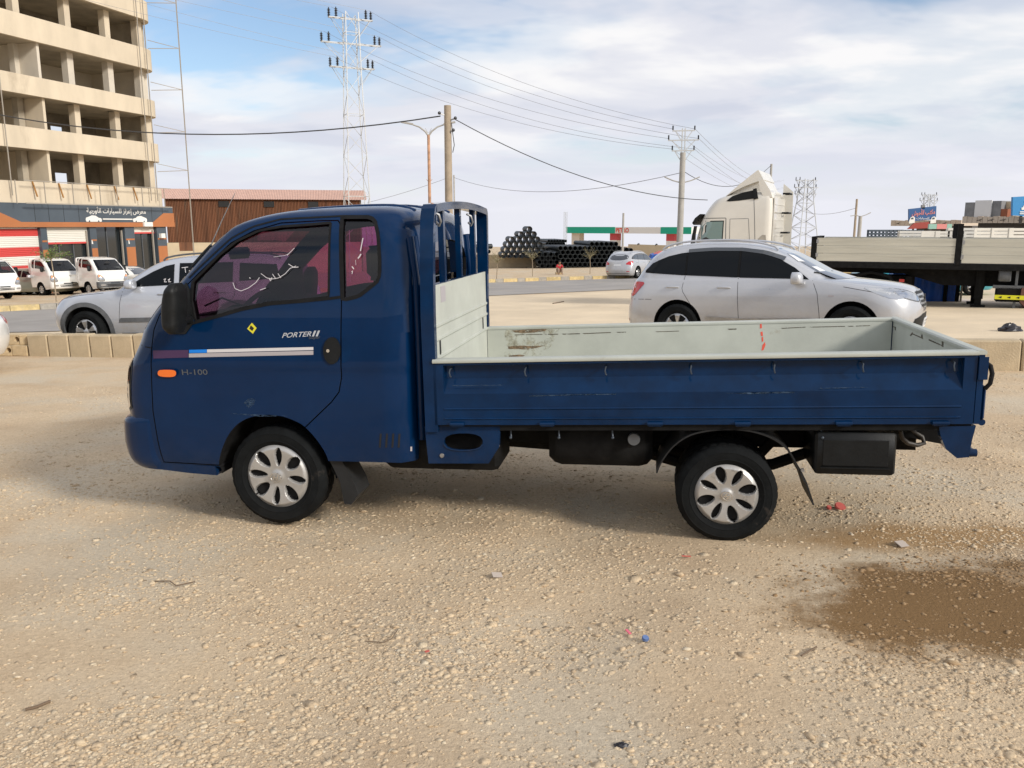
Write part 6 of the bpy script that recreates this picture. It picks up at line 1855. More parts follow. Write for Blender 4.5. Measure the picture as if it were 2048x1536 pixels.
# ------------------------------------------------------------------ fuel station canopy
mat('canopy_white', (0.76, 0.74, 0.70), 0.5)
mat('canopy_green', (0.0, 0.36, 0.22), 0.5)
mat('canopy_red', (0.55, 0.06, 0.07), 0.5)
mat('pump_cream', (0.66, 0.58, 0.48), 0.8)
ga, gb = at(1133, 462, 130.0), at(1383, 452, 116.0)
gs = thing('fuel_station', 'fuel station canopy with green ends and red PETRO lettering', 'fuel station', (ga.x, ga.y, 0), math.atan2(gb.y-ga.y, gb.x-ga.x))
GL = math.hypot(gb.x-ga.x, gb.y-ga.y); gz1 = at(1133, 454, 130).z; gz0 = at(1133, 466, 130).z
MB().box(0, GL, 0, 6, gz0, gz1).build('canopy', 'canopy_white', gs)
gu = lambda px: GL*(px-1133)/(1383-1133)
MB().box(-.02, gu(1237), -.06, -.005, gz0-.02, gz1+.02).build('green_fascia', 'canopy_green', gs)
MB().box(gu(1327), GL+.02, -.06, -.005, gz0-.02, gz1+.02).build('green_fascia', 'canopy_green', gs)
for px, w, red in ((1148, 1.5, False), (1229, 1.2, True), (1341, 1.3, True)):
    x = gu(px); zb0 = zgf(ga.x+x, 124)-.2
    if red:
        MB().box(x-w/2, x+w/2, .6, 1.8, gz0-1.0, gz0+.01).build('column_head', 'canopy_red', gs); MB().box(x-w/2+.01, x+w/2-.01, .61, 1.79, zb0, gz0-1.0).build('column', 'canopy_white', gs)
    else:
        MB().box(x-w/2, x+w/2, .6, 1.8, zb0, gz0+.01).build('column', 'pump_cream', gs)
sign_text('PETRO', 'marker_red', gs, gu(1239), gu(1265), gz0+.12, gz1-.12, -.05, name='lettering', bold=.03)

# ------------------------------------------------------------------ pipe yard
mat('pipe_black', (0.022, 0.027, 0.029), 0.5, var=.3, vscale=2)
def pipe_mesh(r, ln, n=18):
    mb = MB(); k = .86
    mb.lathe([(r*k, 0), (r*.97, 0), (r, .03), (r, ln), (r*k, ln), (r*k, 0)], (0, 0, 0), 'y', n)
    return mb.mesh('pipe', 'pipe_black', 40)
PM = {}
def pipe(px, py, Y, r, ln, rz, label, group):
    r, ln = r*KS, ln*KS; key = (round(r, 4), round(ln, 3))
    if key not in PM: PM[key] = pipe_mesh(r, ln)
    o = newobj('pipe', PM[key]); p = at(px, py, Y); o.location = p; o.rotation_euler = (0, 0, rz)
    tag(o, label, 'pipe', group)
PYD = gpt(1180, 535).y; KS = PYD/63.0
big = [(1059, 458.5)] + [(x, 468.5) for x in (1042, 1055.5, 1068)] + [(x, 479) for x in (1023.5, 1037, 1049, 1061.5, 1075)] + [(x, 489.5) for x in (1018, 1030.5, 1042, 1055, 1067, 1080)] + [(x, 500) for x in (1013, 1025, 1037, 1049, 1061, 1073.5, 1086)] + [(x, 510.5) for x in (1008, 1020, 1032, 1044, 1056, 1068, 1080)]
for i, (x, y) in enumerate(big):
    if i == 0: lb = 'large black pipe alone on top of the pyramid stack'
    elif y < 470: lb = 'large black pipe in the second row of the pyramid stack'
    elif y < 482: lb = 'large black pipe in the third row of the pyramid stack'
    else: lb = f"large black pipe in the {'fourth' if y < 492 else 'fifth' if y < 503 else 'bottom'} row of the pyramid stack"
    pipe(x, y, PYD+2.5, .235, 2.4, R(7), lb, 'pyramid of large black pipes')
for r_ in range(5):
    for c_ in range(13):
        x = 1121+c_*9.75+(4.8 if r_ % 2 else 0); y = 496.5+r_*8.2
        if x > 1249: continue
        pipe(x, y, PYD, .185, 5.0, R(10), f"black pipe end in the {('top', 'second', 'third', 'fourth', 'bottom')[r_]} row of the long pipe wall", 'long wall of stacked black pipes')
for r_ in range(4):
    for c_ in range(4):
        x = 1079+c_*11.5+(5.5 if r_ % 2 else 0); y = 508.5+r_*7.8
        if x < 1117: pipe(x, y, PYD+.2, .175, 5.0, R(4), f"black pipe in the {('top', 'second', 'third', 'bottom')[r_]} row of the small heap beside the beige wall", 'heap of black pipes beside the beige wall')
for r_ in range(6):
    for c_ in range(9-r_//2):
        x = 1090+c_*5.6+(2.8 if r_ % 2 else 0)+r_*1.0; y = 508-r_*5.2
        pipe(x, y, PYD+6, .115, 5.0, R(8), f"thin black pipe in row {('one', 'two', 'three', 'four', 'five', 'six')[r_]} from below of the rear stack", 'rear stack of thin black pipes')
for c_ in range(6): pipe(1184+c_*9.6, 488, PYD+.4, .18, 5.0, R(10), 'black pipe in the short row on top of the long wall', 'short row of pipes on the long wall')
for x, y in ((960, 486), (968.5, 486)): pipe(x, y, PYD+4, .16, 2.2, R(6), 'open black pipe lying on the pile at the headboard', 'pipes behind the headboard')
for x, y in ((959, 501), (969, 501), (978, 503)): pipe(x, y, PYD+4, .16, 4, R(30), 'black pipe low in the pile at the headboard', 'pipes behind the headboard')
o = MB().tube([at(935, 494, PYD+3.5), at(983, 492.5, PYD+5)], .2*KS, 14).build('pipe', 'pipe_black', None, 40); tag(o, 'long black pipe lying across the pile at the headboard', 'pipe', 'pipes behind the headboard')
for i, (x, y) in enumerate(((1253, 499), (1262, 500.5), (1250, 507), (1259, 508))): pipe(x, y, PYD+1, .17, 4, R(12), 'black pipe at the right end of the yard above the distant SUV', 'pipes above the distant SUV')
# ground under the heap so that nothing floats
WY = gpt(1000, 536).y
wa, wb2 = at(930, 536, WY), at(1073, 534, WY)
wl = thing('yard_wall', 'low beige block wall in front of the pipe pyramid', 'wall', (wa.x, wa.y, 0))
zt_ = at(1000, 509.5, WY).z; Lw = wb2.x-wa.x; zb0 = zgf(wa.x, WY)-.4
nb = 14
for r_ in range(4):
    h0 = zb0+(zt_-zb0)*r_/4; h1 = zb0+(zt_-zb0)*(r_+1)/4
    MB().box(0, Lw, 0, .2, h0+.008, h1-.008).build('block_course', 'wall_cream', wl)
MB().box(.01, Lw-.01, .01, .19, zb0, zt_-.01).build('mortar_core', 'concrete', wl)
# far wall and tarpaulins right of the yard
fa, fb_ = at(1256, 505, 104), at(1336, 505, 98)
fw = thing('compound_wall', 'stained beige compound wall behind the distant SUV', 'wall', (fa.x, fa.y, 0), math.atan2(fb_.y-fa.y, fb_.x-fa.x))
Lf = math.hypot(fb_.x-fa.x, fb_.y-fa.y); zt_ = at(1296, 489.5, 101).z
MB().box(0, Lf, 0, .25, zgf(fa.x, 101)-.8, zt_).build('wall_face', 'wall_stained' if 'wall_stained' in MATS else 'wall_cream', fw)
for px in (1276, 1312):
    x = (px-1256)/80*Lf; MB().ball((x, .12, zt_), .16, 10, 6).build('wall_lamp', 'pipe_black', fw, 40)
mat('tarp_blue', (0.02, 0.10, 0.42), 0.45, var=.3, vscale=3)
mat('tarp_red', (0.62, 0.16, 0.12), 0.6)
tpl = thing('tarpaulin_pile', 'pile of folded blue tarpaulins with a red sheet on top', 'tarpaulin')
for i in range(6):
    a = at(1292+2*i, 528-3.4*i, 60)
    k = MB(); 
    for j in range(9):
        x = a.x+1.5*j/8; z = a.z+.05*math.sin(j*1.7+i)
        k.v += [(x, 59.4, z), (x, 60.6, z+.04), (x, 60.6, z+.13), (x, 59.4, z+.10)]
    for j in range(8):
        for q in range(4): k.f.append((j*4+q, j*4+(q+1)%4, j*4+4+(q+1)%4, j*4+4+q))
    k.f += [(0,1,2,3), (35,34,33,32)]; k.m = [0]*len(k.f); k.build('folded_sheet', 'tarp_blue', tpl, 50)
a = at(1305, 507, 60)
MB().prism([(a.x, a.z-.05), (a.x+1.2, a.z-.02), (a.x+1.1, a.z+.16), (a.x+.5, a.z+.18)], 59.5, 60.5, 'y').build('red_sheet', 'tarp_red', tpl)

# ------------------------------------------------------------------ lorry and trailer on the right
mat('lorry_white', (0.68, 0.65, 0.58), 0.4, coat=.6, var=.05, vscale=1.5, dirt=(.45, .40, .32), dirt_amt=.04)
mat('board_pale', (0.50, 0.48, 0.40), 0.7, var=.12, vscale=1.6, stretch=(.4, 1, 6), dirt=(0.22, 0.17, 0.11), dirt_amt=.06, bump=.1, bscale=20)
mat('yellow_strip', (0.70, 0.68, 0.02), 0.5)
mat('tank_brown', (0.13, 0.055, 0.035), 0.6)
mat('tarp_royal', (0.008, 0.11, 0.56), 0.4, var=.2, vscale=2, bump=.5, bscale=3)
mat('lorry_glass', (0.18, 0.26, 0.25), 0.06, coat=1.0)
TH = R(25)
tr0 = at(1622, 530, 23.6)
lorry_rot = -TH
trailer = thing('flatbed_trailer', 'long flatbed trailer with pale wooden side boards and black posts', 'trailer', (tr0.x, tr0.y, 0), lorry_rot)
def Tq(px, py, dep=0.0):
    n = Vector((math.sin(TH), math.cos(TH), 0)); d = Vector((math.cos(TH), -math.sin(TH), 0))
    q = on_plane(px, py, Vector((tr0.x, tr0.y, 0)) + n*dep, n); return ((q-Vector((tr0.x, tr0.y, 0))).dot(d), q.z)
xe = Tq(2400, 500)[0]
zt_, zb_ = Tq(1760, 476)[1], Tq(1760, 524)[1]
xp = [Tq(1622, 500)[0], Tq(1912, 500)[0], Tq(1912, 500)[0]+4.1, xe]
pw = .13
for i in range(3):
    a, b = xp[i]+pw, xp[i+1]-.02
    n = 3
    for k in range(n):
        z0 = zb_+(zt_-zb_)*k/n; z1 = zb_+(zt_-zb_)*(k+1)/n
        MB().box(a+.02, b, .0, .03, z0+.004, z1-.004, 0, .004).build('side_board', 'board_pale', trailer)
        MB().box(a+.02, b, 2.47, 2.50, z0+.004, z1-.004).build('far_side_board', 'board_pale', trailer)
    MB().box(xp[i], xp[i]+pw, -.02, .06, zb_-.05, zt_+(.03 if i == 0 else .38)).build('post', 'chassis_black', trailer)
    MB().box(xp[i], xp[i]+pw, 2.44, 2.52, zb_-.05, zt_+(.03 if i == 0 else .38)).build('post', 'chassis_black', trailer)
    for zz in (zb_+.12, zt_-.15): MB().box(xp[i]+pw, xp[i]+pw+.06, -.015, .0, zz, zz+.10).build('latch', 'steel', trailer)
MB().box(xp[0], xp[0]+.08, .06, 2.44, zb_-.05, zt_+.03).build('front_wall', 'chassis_black', trailer)
MB().box(xp[0], xe, -.01, 2.51, zb_-.17, zb_-.01).build('deck_edge', 'chassis_black', trailer)
for yy in (.62, 1.70):
    mb = MB(); za = zb_-.17
    mb.prism([(xp[0]+.1, za), (xe, za), (xe, za-.45), (xp[1]-.2, za-.45), (xp[1]-1.2, za-.16), (xp[0]+.1, za-.16)], yy, yy+.16, 'y'); mb.build('main_beam', 'chassis_black', trailer)
lx, lz = Tq(1956, 600, .5)
for yy in (.45, 1.85):
    gz = zgf(tr0.x+lx*math.cos(TH)+yy*math.sin(TH), tr0.y-lx*math.sin(TH)+yy*math.cos(TH))
    lg = MB().box(lx-.10, lx+.10, yy, yy+.2, zb_-.95, zb_-.2).build('landing_leg', 'chassis_black', trailer)
    MB().box(lx-.075, lx+.075, yy+.03, yy+.17, gz+.06, zb_-.9).build('inner_leg', 'steel_dirty' if 'steel_dirty' in MATS else 'chassis_black', lg)
    MB().box(lx-.17, lx+.17, yy-.05, yy+.25, gz-.01, gz+.06).build('foot', 'chassis_black', lg)
bx_, bzz = Tq(2010, 552, .1); MB().box(bx_-.14, bx_+.14, .05, .3, bzz-.14, bzz+.14, 0, .02).build('valve_box', 'grey_plastic', trailer, 40)
MB().box(bx_-.25, bx_+1.2, .05, .12, bzz-.32, bzz-.24).build('guard_rail', 'grey_plastic', trailer); MB().box(bx_+.24, bx_+.30, .06, .11, bzz-.95, bzz+.2).build('guard_post', 'grey_plastic', trailer)
yx, yz = Tq(1989, 594, .0); MB().box(yx, yx+.95, .0, .04, yz-.055, yz+.055).build('reflective_strip', 'yellow_strip', trailer)
for k in range(4): MB().prism([(yx+.08+.2*k, yz), (yx+.16+.2*k, yz+.03), (yx+.16+.2*k, yz-.03)], -.004, .0, 'y').build('strip_arrow', 'ink_black', trailer)
MB().box(yx+.05, yx+.95, .05, .6, yz-.12, bzz-.3).build('stowage_box', 'chassis_black', trailer)
fx_, fz_ = Tq(2060, 595, .0); MB().prism([(fx_-.20, fz_+.24), (fx_+1.2, fz_+.24), (fx_+1.2, fz_-.30), (fx_-.05, fz_-.30), (fx_-.22, fz_-.12)], .02, .7, 'y').build('fuel_tank', 'tank_brown', trailer)
# tractor unit: cab, deflector, chassis, rear axle
rbk = Tq(1545, 450, .1)[0]; 
trk = thing('lorry_tractor', 'white high roofed lorry tractor coupled to the flatbed trailer', 'lorry', (tr0.x, tr0.y, 0), lorry_rot)
cz = lambda py, px=1470: Tq(px, py, .1)[1]
cx_ = lambda px, py=430: Tq(px, py, .1)[0]
gz = zgf(tr0.x-3, tr0.y+1.5)
f0 = cx_(1392)
lev = [(gz+.95, f0-.10, rbk, 1.20, .35, 4, .12, 7), (cz(500), f0-.08, rbk, 1.24, .35, 4, .12, 7), (cz(460), cx_(1394), rbk, 1.245, .35, 4, .12, 7), (cz(440), cx_(1400), rbk, 1.245, .36, 4, .12, 7), (cz(425), cx_(1406), rbk, 1.24, .4, 3.6, .12, 7), (cz(405), cx_(1419), rbk-.01, 1.225, .42, 3.5, .12, 7),
       (cz(395), cx_(1432), rbk-.02, 1.20, .45, 3.4, .12, 7), (cz(388), cx_(1455), rbk-.03, 1.15, .5, 3.2, .12, 6), (cz(384), cx_(1475), rbk-.06, 1.05, .4, 3, .12, 5), (cz(381), cx_(1495), rbk-.1, .85, .3, 3, .1, 4)]
lev = sorted(lev)
lme = loft(lev, 1.25, 3).mesh('cab', ['lorry_white'], 60); lref = Ref(lme); newobj('cab', lme, trk)
def LQ(px, py):
    y = .05
    for _ in range(4):
        x, z = Tq(px, py, y); l, n = lref.y_at(x, z, -1)
        if l is None: break
        y = l.y
    return (x, z)
def lp_(name, m, pxs, off=.004, par=trk, **k): return patch(name, m, par, lref, [LQ(*p_) for p_ in pxs], off=off, step=.15, **k)
line_on(lref, [LQ(*p_) for p_ in [(1451,490),(1452,436),(1403,437),(1390,480)]], .02, off=.003).build('door_seam', 'grey_plastic', trk)
sw_ = lp_('side_window', 'lorry_glass', [(1446,443),(1405,444),(1394,480),(1443,485)], .006)
lp_('window_frame', 'rubber', [(1448,441),(1403,442),(1391,482),(1445,488)], .003)
lp_('steering_wheel_hint', 'interior', [(1404,478),(1412,474),(1424,481),(1440,480),(1442,485),(1400,483)], .009, par=sw_)
line_on(lref, [LQ(*p_) for p_ in [(1508,395),(1509,430),(1510,490)]], .015, off=.003).build('panel_seam', 'grey_plastic', trk)
line_on(lref, [LQ(*p_) for p_ in [(1460,438),(1497,437),(1499,482),(1459,483),(1460,438)]], .012, off=.003).build('locker_seam', 'grey_plastic', trk)
lp_('chipped_paint', 'kerb_grey', [(1516,478),(1524,470),(1531,470),(1533,488),(1515,487)], .004)
# the roof deflector and its two side fairings
def sideprism(pxs, y0, y1, name, m, par=trk): return MB().prism([Tq(p_[0], p_[1], y0) for p_ in pxs], y0, y1, 'y').build(name, m, par)
defl = sideprism([(1452,392),(1475,372),(1500,352),(1514,341),(1517,340),(1527,359),(1520,361),(1490,372),(1470,382)], .12, 2.38, 'roof_deflector', 'lorry_white')
sideprism([(1458,393),(1517,347),(1529,362),(1545,394),(1500,400)], .30, 2.20, 'deflector_body', 'lorry_white')
sideprism([(1453,402),(1465,392),(1485,385),(1513,379),(1515,396),(1480,401),(1458,403)], .02, .07, 'dark_vent', 'black_plastic')
sideprism([(1506,378),(1513,376),(1516,397),(1507,399)], .0, .04, 'vent_end', 'black_plastic')
sideprism([(1517,362),(1526,358),(1540,380),(1545,395),(1528,395),(1520,380)], .06, .12, 'side_fairing', 'lorry_white', defl)
sideprism([(1517,362),(1526,358),(1540,380),(1545,395),(1528,395),(1520,380)], 2.38, 2.44, 'side_fairing', 'lorry_white', defl)
MB().box(rbk+.0, rbk+.03, .10, 2.4, gz+1.0, cz(396)).build('rear_wall', 'lorry_white', trk)
for z in np.linspace(gz+1.2, cz(410), 9): MB().box(rbk+.03, rbk+.045, .25, 2.25, z, z+.03).build('pressed_rib', 'lorry_white', trk)
for k, (za, xo) in enumerate(((cz(385), .10), (cz(425), .10), (cz(466), .12))): MB().tube([(rbk+.04, 1.6, za), (rbk+.22, 1.6, za), (rbk+.22, 2.2, za), (rbk+.04, 2.2, za)], .03, 6).build('grab_bracket', 'black_plastic', trk, 40)
MB().prism([(rbk-.05, gz+1.0), (rbk+.28, gz+1.0), (rbk+.25, cz(380)), (rbk-.05, cz(362))], 2.36, 2.42, 'y').build('side_extender', 'lorry_white', trk)
mx_, mz_ = LQ(1400, 447)
sideprism([(1384,446),(1390,436),(1400,428),(1404,428),(1402,434),(1392,444),(1387,450)], .12, 2.38, 'sun_visor', 'black_plastic')
sideprism([(1381,488),(1384,470),(1388,452),(1392,452),(1389,470),(1388,490)], -.12, .06, 'corner_mirror', 'black_plastic')
MB().box(f0+.3, cx_(1830, 560), .75, .95, gz+.75, gz+1.0).build('chassis_rail', 'chassis_black', trk); MB().box(f0+.3, cx_(1830, 560), 1.55, 1.75, gz+.75, gz+1.0).build('chassis_rail', 'chassis_black', trk)
dwx = Tq(1742, 560, .2)[0]
for wx in (dwx, f0+1.0):
    for yy, s_ in ((.22, -1), (2.28, 1)):
        wheel(trk, 'wheel', (wx, yy, gz+.5+(-.06 if wx == dwx else 0)), .50, .33, .29, .28, capmat='grey_plastic', style='none', side=s_, emblem=False)
MB().tube([(dwx-.62, .25, gz+.75), (dwx-.45, .25, gz+1.02), (dwx, .25, gz+1.12), (dwx+.45, .25, gz+1.02), (dwx+.62, .25, gz+.75)], .05, 8).build('wheel_guard', 'rubber', trk, 40)
MB().lathe([(.05, 0), (.5, 0), (.5, .06), (.05, .06)], (dwx, 1.25, gz+1.08), 'z', 24).build('fifth_wheel', 'chassis_black', trk, 40)
ex_ = Tq(1800, 560, .3)
MB().box(ex_[0]-.02, ex_[0]+.11, .2, .3, ex_[1]-.05, ex_[1]+.03).build('tail_lamp', 'red_lens', trk); MB().box(ex_[0]+.14, ex_[0]+.3, .4, 2.1, ex_[1]-.22, ex_[1]+.1).build('rear_crossmember', 'chassis_black', trk)
# blue tarpaulin booth and a car behind it
ba = at(1782, 604, 25.2); bb = at(1915, 604, 24.6)
bo_ = thing('tarpaulin_booth', 'royal blue tarpaulin booth on black posts under the trailer line', 'booth', (ba.x, ba.y, zgf(ba.x, 25)), math.atan2(bb.y-ba.y, bb.x-ba.x))
Lb = (bb-ba).length; hb_ = 1.35
mb = MB(); n = 24
for i in range(n+1):
    x = Lb*i/n; y = .03*math.sin(i*1.3)
    mb.v += [(x, y, .0), (x, y+.02*math.sin(i*.7), hb_)]
for i in range(n): mb.f.append((2*i, 2*i+2, 2*i+3, 2*i+1)); mb.m.append(0)
mb.build('front_sheet', 'tarp_royal', bo_, 60)
MB().box(0, Lb, .05, 1.5, 0, hb_-.03).build('interior_stack', 'tarp_royal', bo_)
MB().box(-.1, Lb+.1, -.1, 1.6, hb_, hb_+.05).build('roof_sheet', 'canopy_white', bo_)
for x in (Lb*.80, Lb*.98): MB().bar((x, -.06, -.02), (x, -.06, hb_), .10).build('post', 'chassis_black', bo_)
MB().bar((Lb+.06, -.08, -.02), (Lb+.06, -.08, hb_), .05).build('pale_post', 'scaffold', bo_)
mat('turquoise_paint', (0.06, 0.36, 0.44), 0.35, coat=.8)
mat('olive_paint', (0.20, 0.21, 0.17), 0.35, coat=.8)
tc_, tcref, _ = make_car('saloon_car', 'turquoise car in the shade right of the blue booth', paint='turquoise_paint', **SDK)
stand(tc_, R(180-8), (.88, .7, 0), (15.2, 27.5))
for c in gc.children:
    if c.name.startswith('body'): c.data.materials[0] = MATS['olive_paint']
# ------------------------------------------------------------------ roadside shop on the right
mat('shop_stone', (0.55, 0.46, 0.36), 0.85, var=.1, vscale=2)
mat('shop_dark', (0.10, 0.09, 0.08), 0.9)
mat('bill_blue', (0.03, 0.10, 0.26), 0.5)
mat('bill_bright', (0.03, 0.24, 0.52), 0.5)
mat('bill_red', (0.32, 0.05, 0.035), 0.6)
mat('bill_pink', (0.70, 0.25, 0.22), 0.5)
mat('bill_mint', (0.30, 0.50, 0.40), 0.5)
mat('block_grey', (0.22, 0.22, 0.22), 0.9, var=.2, vscale=2)
mat('panel_white', (0.70, 0.69, 0.67), 0.6)
mat('brown_box', (0.28, 0.09, 0.04), 0.7)
def shop_front(label, px0, px1, yt, yb, Y0, Y1, nst, marks, wall_px):
    """a flat roofed shop: fascia stones, roof slab, dark recessed wall"""
    sa, sb = at(px0, yt, Y0), at(px1, yt, Y1)
    t = thing('roadside_shop', label, 'shop', (sa.x, sa.y, 0), math.atan2(sb.y-sa.y, sb.x-sa.x))
    Ls = math.hypot(sb.x-sa.x, sb.y-sa.y); d = Vector((sb.x-sa.x, sb.y-sa.y, 0)).normalized(); n = Vector((-d.y, d.x, 0))
    def Sq(px, py, dep=0.0):
        q = on_plane(px, py, Vector((sa.x, sa.y, 0))+n*dep, n); return ((q-Vector((sa.x, sa.y, 0))).dot(d), q.z)
    z1, z0 = Sq((px0+px1)/2, yt)[1], Sq((px0+px1)/2, yb)[1]; xs = np.linspace(0, Ls, nst+1)
    for i in range(nst): MB().box(xs[i]+.012, xs[i+1]-.012, 0, .25, z0, z1-.02*(i % 3)).build('fascia_stone', 'shop_stone', t)
    MB().box(.02, Ls-.02, .26, 7, z0+.02, z1-.06).build('roof_slab', 'shop_stone', t)
    MB().box(Sq(wall_px, yt)[0], Ls, 1.2, 6.8, zgf(sa.x, Y0)-.4, z0+.01).build('wall', 'shop_dark', t)
    for px in marks:
        x = Sq(px, yt)[0]; z = (z0+z1)/2
        MB().bar((x-.15, -.012, z-.05), (x+.08, -.012, z+.01), .03).bar((x-.03, -.012, z-.01), (x+.07, -.012, z-.08), .025).bar((x, -.012, z), (x+.15, -.012, z+.03), .02).build('carved_mark', 'shop_dark', t)
    return t, Sq, z0, z1
shop2, Sq2, z20, zt1b = shop_front('low flat roofed shop under the tilted blue billboard', 1782, 1923, 440, 452, 62.0, 57.0, 14, (1797, 1890), 1812)
shop, Sq, zt0, zt1 = shop_front('flat roofed shop with carved fascia and grey blocks on its roof', 1925, 2120, 432, 446, 46.0, 42.0, 18, (1960, 1983, 2007, 2043), 1935)
def onroof(name, m, px0, px1, py0, py1, dep, th=1.0):
    a, b = Sq(px0, py0, dep), Sq(px1, py1, dep); return MB().box(a[0], b[0], dep, dep+th, zt1-.10, a[1]).build(name, m, shop)
onroof('block_pier', 'block_grey', 1931, 1950.5, 405, 434, .4); onroof('white_panel', 'panel_white', 1951, 1980.5, 401, 434, .3, .08); onroof('block_pier', 'block_grey', 1981, 2000, 402, 434, .4)
onroof('cream_room', 'wall_cream', 2000.5, 2026, 404, 434, .9); onroof('brown_box', 'brown_box', 2001, 2014, 418, 433, .42, .4)
a_, b_ = Sq(1952, 404, .55), Sq(1964, 433, .55)
MB().bar((a_[0], .55, a_[1]), (b_[0], .55, b_[1]), .06).build('brace', 'shop_dark', shop)
x, z = Sq(1974, 402, .55); MB().box(x-.04, x+.04, .52, .58, zt1-.05, z).build('brace', 'shop_dark', shop)
def billboard(name, label, corners, Y, m, th=.15):
    """corners: four photo points (top left, top right, bottom right, bottom left) at depth Y"""
    P_ = [at(px, py, Y) for px, py in corners]
    t = thing(name, label, 'billboard', (P_[3].x, Y, 0))
    q = [(p_.x-P_[3].x, p_.z) for p_ in P_]
    MB().prism(q, 0, th, 'y').build('board', m, t)
    return t, q
bb1, q = billboard('billboard', 'tilted blue billboard with red and white Arabic lettering on the shop roof', [(1818,418),(1873,412),(1872,438),(1818,443)], 58.0, 'bill_blue')
W_ = q[1][0]-q[0][0]; KB = 58.0/50.5
o = sign_text(arabic('مكتب الأحوش'), 'bill_pink', bb1, W_*.08, W_*.92, (q[0][1]+q[3][1])/2-.12*KB, q[0][1]-.05*KB, -.03, bold=.02)
if o:
    for v in o.data.vertices: v.co.z += .13*KB*v.co.x/W_
o = sign_text(arabic('للسيارات'), 'sign_white', bb1, W_*.26, W_*.72, q[3][1]+.10*KB, q[3][1]+.26*KB, -.03)
for x0 in (.0, .78):
    zz = lambda d: q[3][1]+d*KB
    MB().prism([(W_*x0, zz(-.12)), (W_*(x0+.2), zz(-.08)), (W_*(x0+.2), zz(.22)), (W_*(x0+.13), zz(.30)), (W_*(x0+.04), zz(.25)), (W_*x0, zz(.05))], -.05, -.005, 'y').build('painted_van', 'sign_white', bb1)
    MB().prism([(W_*(x0+.05), zz(.12)), (W_*(x0+.15), zz(.14)), (W_*(x0+.13), zz(.24)), (W_*(x0+.06), zz(.22))], -.06, -.051, 'y').build('painted_glass', 'slate_panel', bb1)
MB().prism([(-.05, zz(-.45)), (W_*.86, zz(-.38)), (W_*.72, zz(-.02)), (W_*.2, zz(-.08))], -.03, .12, 'y').build('red_panel', 'bill_red', bb1)
for x0 in (.2, .8): MB().bar((W_*x0, .1, zgf(bb1.location.x, 58)), (W_*x0, .1, q[3][1]), .1).build('support', 'shop_dark', bb1)
MB().box(W_*.42, W_*.54, .0, .15, q[0][1]+.02, q[0][1]+.24*KB).build('lamp_box', 'block_grey', bb1)
bb2, q = billboard('billboard', 'bright blue billboard with white vehicles at the right picture edge', [(2026,394),(2075,391),(2075,433),(2025,431)], 43.4, 'bill_bright')
van = [(-.5,-.28),(.5,-.28),(.55,0),(.35,.05),(.28,.42),(-.3,.42),(-.42,.05),(-.55,-.02)]
for (cx, cz_, s_) in ((.75, .78, .42), (.70, .42, .55)):
    zc_ = q[3][1]+cz_*(q[0][1]-q[3][1])
    MB().prism([(cx+p_[0]*s_, zc_+p_[1]*s_*.7) for p_ in van], -.03, -.005, 'y').build('painted_van', 'sign_white', bb2)
    MB().prism([(cx-.15*s_, zc_+.06*s_), (cx+.22*s_, zc_+.06*s_), (cx+.2*s_, zc_+.24*s_), (cx-.18*s_, zc_+.24*s_)], -.04, -.031, 'y').build('painted_glass', 'slate_panel', bb2)
for k in (.10, .20): MB().box(.35, 1.4, -.03, -.005, q[3][1]+k*(q[0][1]-q[3][1])-.03, q[3][1]+k*(q[0][1]-q[3][1])+.02).build('text_line', 'sign_white', bb2)
MB().bar((.5, .1, zt1-.4), (.5, .1, q[3][1]), .1).build('support', 'shop_dark', bb2); MB().bar((1.3, .1, zt1-.4), (1.3, .1, q[3][1]), .1).build('support', 'shop_dark', bb2)
# mint and red awning sign and stake bodied trucks between shop and trailer
aw_a, aw_b = at(1858, 453, 44), at(1925, 451, 43)
aw = thing('sign_board', 'long mint and red sign board under the shop fascia', 'sign', (aw_a.x, 44, 0))
La = aw_b.x-aw_a.x; z0, z1 = at(1880, 458, 44).z, at(1880, 448, 44).z
for f0_, f1_, m in ((0, .34, 'bill_mint'), (.34, .78, 'bill_pink'), (.78, 1, 'bill_mint')): MB().box(La*f0_, La*f1_-.01, 0, .12, z0, z1).build('sign_panel', m, aw)
for x0 in (.1, .9): MB().bar((La*x0, .06, zgf(aw_a.x, 44)), (La*x0, .06, z0), .08).build('support', 'shop_dark', aw)
def stake_truck(label, px0, px1, py_top, py_bot, Y, m, n):
    a, b = at(px0, py_top, Y), at(px1, py_top, Y); zb0 = zgf(a.x, Y); t = thing('stake_truck', label, 'truck', (a.x, Y, zb0))
    Ln = b.x-a.x; h1 = a.z-zb0; h0 = at(px0, py_bot, Y).z-zb0
    for k in range(3):
        z = h0+(h1-h0)*k/2; MB().box(0, Ln, 0, .05, z-.05, z+.05).build('rail', m, t); MB().box(0, Ln, 2.0, 2.05, z-.05, z+.05).build('rail', m, t)
    for i in range(n+1):
        x = Ln*i/n; MB().box(x-.05, x+.05, -.03, .0, h0-.1, h1+.05).build('stake', m, t); MB().box(x-.05, x+.05, 2.05, 2.08, h0-.1, h1+.05).build('stake', m, t)
    MB().box(0, Ln, 0, 2.05, h0-.5, h0-.1).build('deck', 'chassis_black', t)
    for x in (Ln*.2, Ln*.8):
        for y, s_ in ((.15, -1), (1.9, 1)): wheel(t, 'wheel', (x, y, .42), .42, .25, .25, .24, capmat='grey_plastic', style='none', side=s_, emblem=False)
    return t
stake_truck('white stake bodied truck behind the trailer post at right', 1951, 2090, 459, 473, 32.0, 'lorry_white', 4)
stake_truck('pale stake bodied truck behind the left half of the trailer boards', 1845, 1930, 465, 477, 34.0, 'lorry_white', 3)
stake_truck('dark lattice sided truck far behind the trailer boards', 1773, 1845, 462, 475, 40.0, 'slate_panel', 9)

